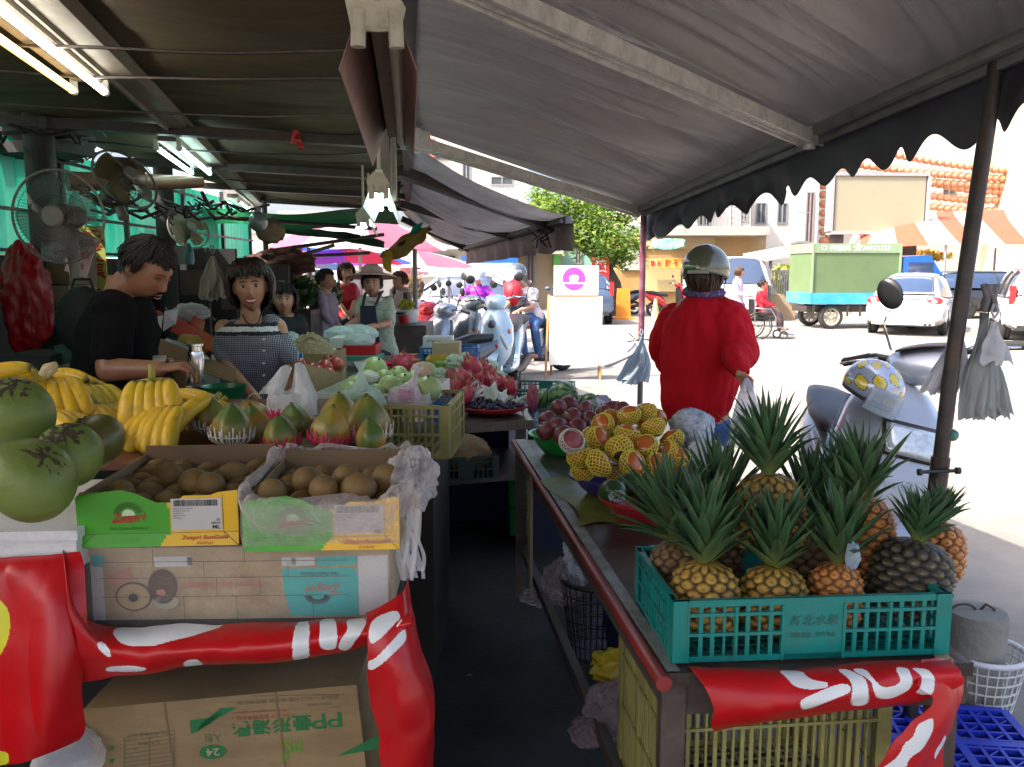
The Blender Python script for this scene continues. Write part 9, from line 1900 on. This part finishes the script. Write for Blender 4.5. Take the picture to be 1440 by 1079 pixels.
for k, (u, v0, Y, r, m, lb) in enumerate(((418, 345, 11, .06, mat('rust_red_post', (.20, .05, .03), .6), 'rusty red post behind the seated woman'), (434, 348, 12, .03, m_steel, 'thin dark post left of the lilac shirt'), (583, 350, 10.4, .028, m_rail, 'thin pale pole right of the pink print blouse'), (408, 335, 13, .16, m_wall1, 'thick white column left of the rusty post'), (572, 372, 19, .16, m_wall1, 'white column behind the pink print blouse'))):
 p = at(u, v0, Y); mesh_obj(MB().tube([(p.x, Y, 0), (p.x, Y, p.z)], r, 12), 'post', m, lb, 'post', smooth=40)
q = MB()
for (u0, v0, u1, v1, Y) in ((385, 352, 540, 330, 9.0), (400, 362, 520, 356, 10), (372, 375, 470, 345, 8.6), (560, 345, 610, 320, 9.8), (300, 305, 530, 322, 8.2)): q.tube([at(u0, v0, Y), at(u1, v1, Y+.4)], .02, 6)
tag(mesh_obj(q, 'roof_struts', m_steel, 'thin dark struts crossing under the far end of the tarpaulin roof', 'struts'))
bush('dark leafy potted plants behind the seated woman', 392, 442, 392, 432, 8.8, [(.04, .10, .03), (.02, .06, .02), (.08, .12, .04)], 900, .09, 11, 'potted_plant', .7); bush('yellow flowers among leaves right of the potted plants', 436, 452, 392, 412, 9.8, [(.6, .45, .05), (.6, .5, .3), (.1, .2, .05)], 260, .05, 12, 'flowers', .4)
bush('white and green flowers between the lilac shirt and the red top', 462, 478, 395, 436, 9.9, [(.6, .6, .5), (.1, .2, .05), (.5, .45, .3), (.05, .12, .03)], 380, .055, 13, 'flowers', .4); bush('yellow chrysanthemums in a white tub by the thin pale pole', 564, 580, 422, 436, 9.6, [(.55, .5, .03), (.35, .4, .05)], 260, .05, 14, 'flowers', .35); bush('pink and yellow potted flowers far behind the pink print blouse', 575, 596, 385, 425, 14, [(.6, .3, .3), (.6, .5, .1), (.2, .3, .1)], 300, .07, 15, 'flowers', .6)
q = MB(); a = at(572, 455, 9.6); q.lathe([(.10, 0), (.13, at(1, 435, 9.6).z-.0), (.12, at(1, 435, 9.6).z)], 20, M=Matrix.Translation((a.x, 9.6, 0))); mesh_obj(q, 'tub', m_white, 'white tub holding the yellow chrysanthemums', 'tub', smooth=40)
q = MB(); a = at(568, 455, 9.2); q.lathe([(.05, 0), (.065, .09), (.06, .09)], 16, M=Matrix.Translation((a.x, 9.2, a.z))); mesh_obj(q, 'red_bowl', m_redp, 'small red bowl in front of the white flower tub', 'bowl', smooth=40)
q = MB(); q.b2((at(545, 460, 9.1).x, 9.05, 0), (at(600, 460, 9.1).x, 9.9, at(1, 456, 9.1).z-.01)); mesh_obj(q, 'flower_stand', m_wood, 'low dark stand under the flower tub', 'stand')
q = MB(); q.b2((at(385, 432, 8.6).x, 8.5, 0), (at(440, 436, 8.6).x, 9.0, at(1, 436, 8.6).z)); mesh_obj(q, 'flower_counter', m_wood, 'dark counter under the leafy plants', 'counter')
mesh_obj(crumple(at(395, 370, 8.3), (.3, .3, .13), 111, .5, 50, 34), 'dried_bundle', mat('rusty_leaves', (.05, .015, .01), .8, .5, 20), 'rusty brown bundle hanging above the seated woman', 'bundle', smooth=True); mesh_obj(crumple(at(380, 325, 7.0), (.11, .1, .10), 112, .4), 'brown_bag', mat('brown_cloth_bag', (.16, .10, .06), .8, .3), 'brown bag hanging behind the smoky globe lamp', 'bag', smooth=True)
q = MB();
for u0, u1, v0, v1, Y in ((215, 290, 348, 480, 7.0), (285, 330, 350, 520, 7.4), (325, 405, 372, 470, 7.8)): a = at(u0, v1, Y); b = at(u1, v0, Y); q.b2((a.x, Y, 0), (b.x, Y+.06, b.z))
mesh_obj(q, 'partition', m_dark, 'dark patched partition behind the sellers', 'partition')
for k, (u0, u1, v0, v1, Y, c) in enumerate(((312, 340, 400, 435, 5.4, (.08, .05, .035)), (372, 392, 395, 425, 6.9, (.10, .08, .06)), (225, 245, 345, 372, 5.0, (.04, .05, .04)), (255, 290, 380, 415, 5.6, (.07, .04, .03)))):
 pbox(['brown box stacked right of the cream bag bundle', 'small grey brown box left of the seated woman', 'dark tin box on the partition above the black shirt', 'dark box behind the dull white bag'][k], u0, u1, v0, v1, Y, mat('bgbox_%d' % k, c, .8, .3, 9), grp='boxes in the dark back of the stall', d=.2)
q = MB(); a = at(267, 372, 4.7); q.lathe([(.02, 0), (.025, .02), (.022, .08), (.01, .10), (.01, .115)], 16); mesh_obj_at(q, 'spray_bottle', mat('teal_bottle', (.02, .14, .14), .3, trans=.3), 'small teal bottle hanging right of the head of the man in black', a, 'bottle', None)
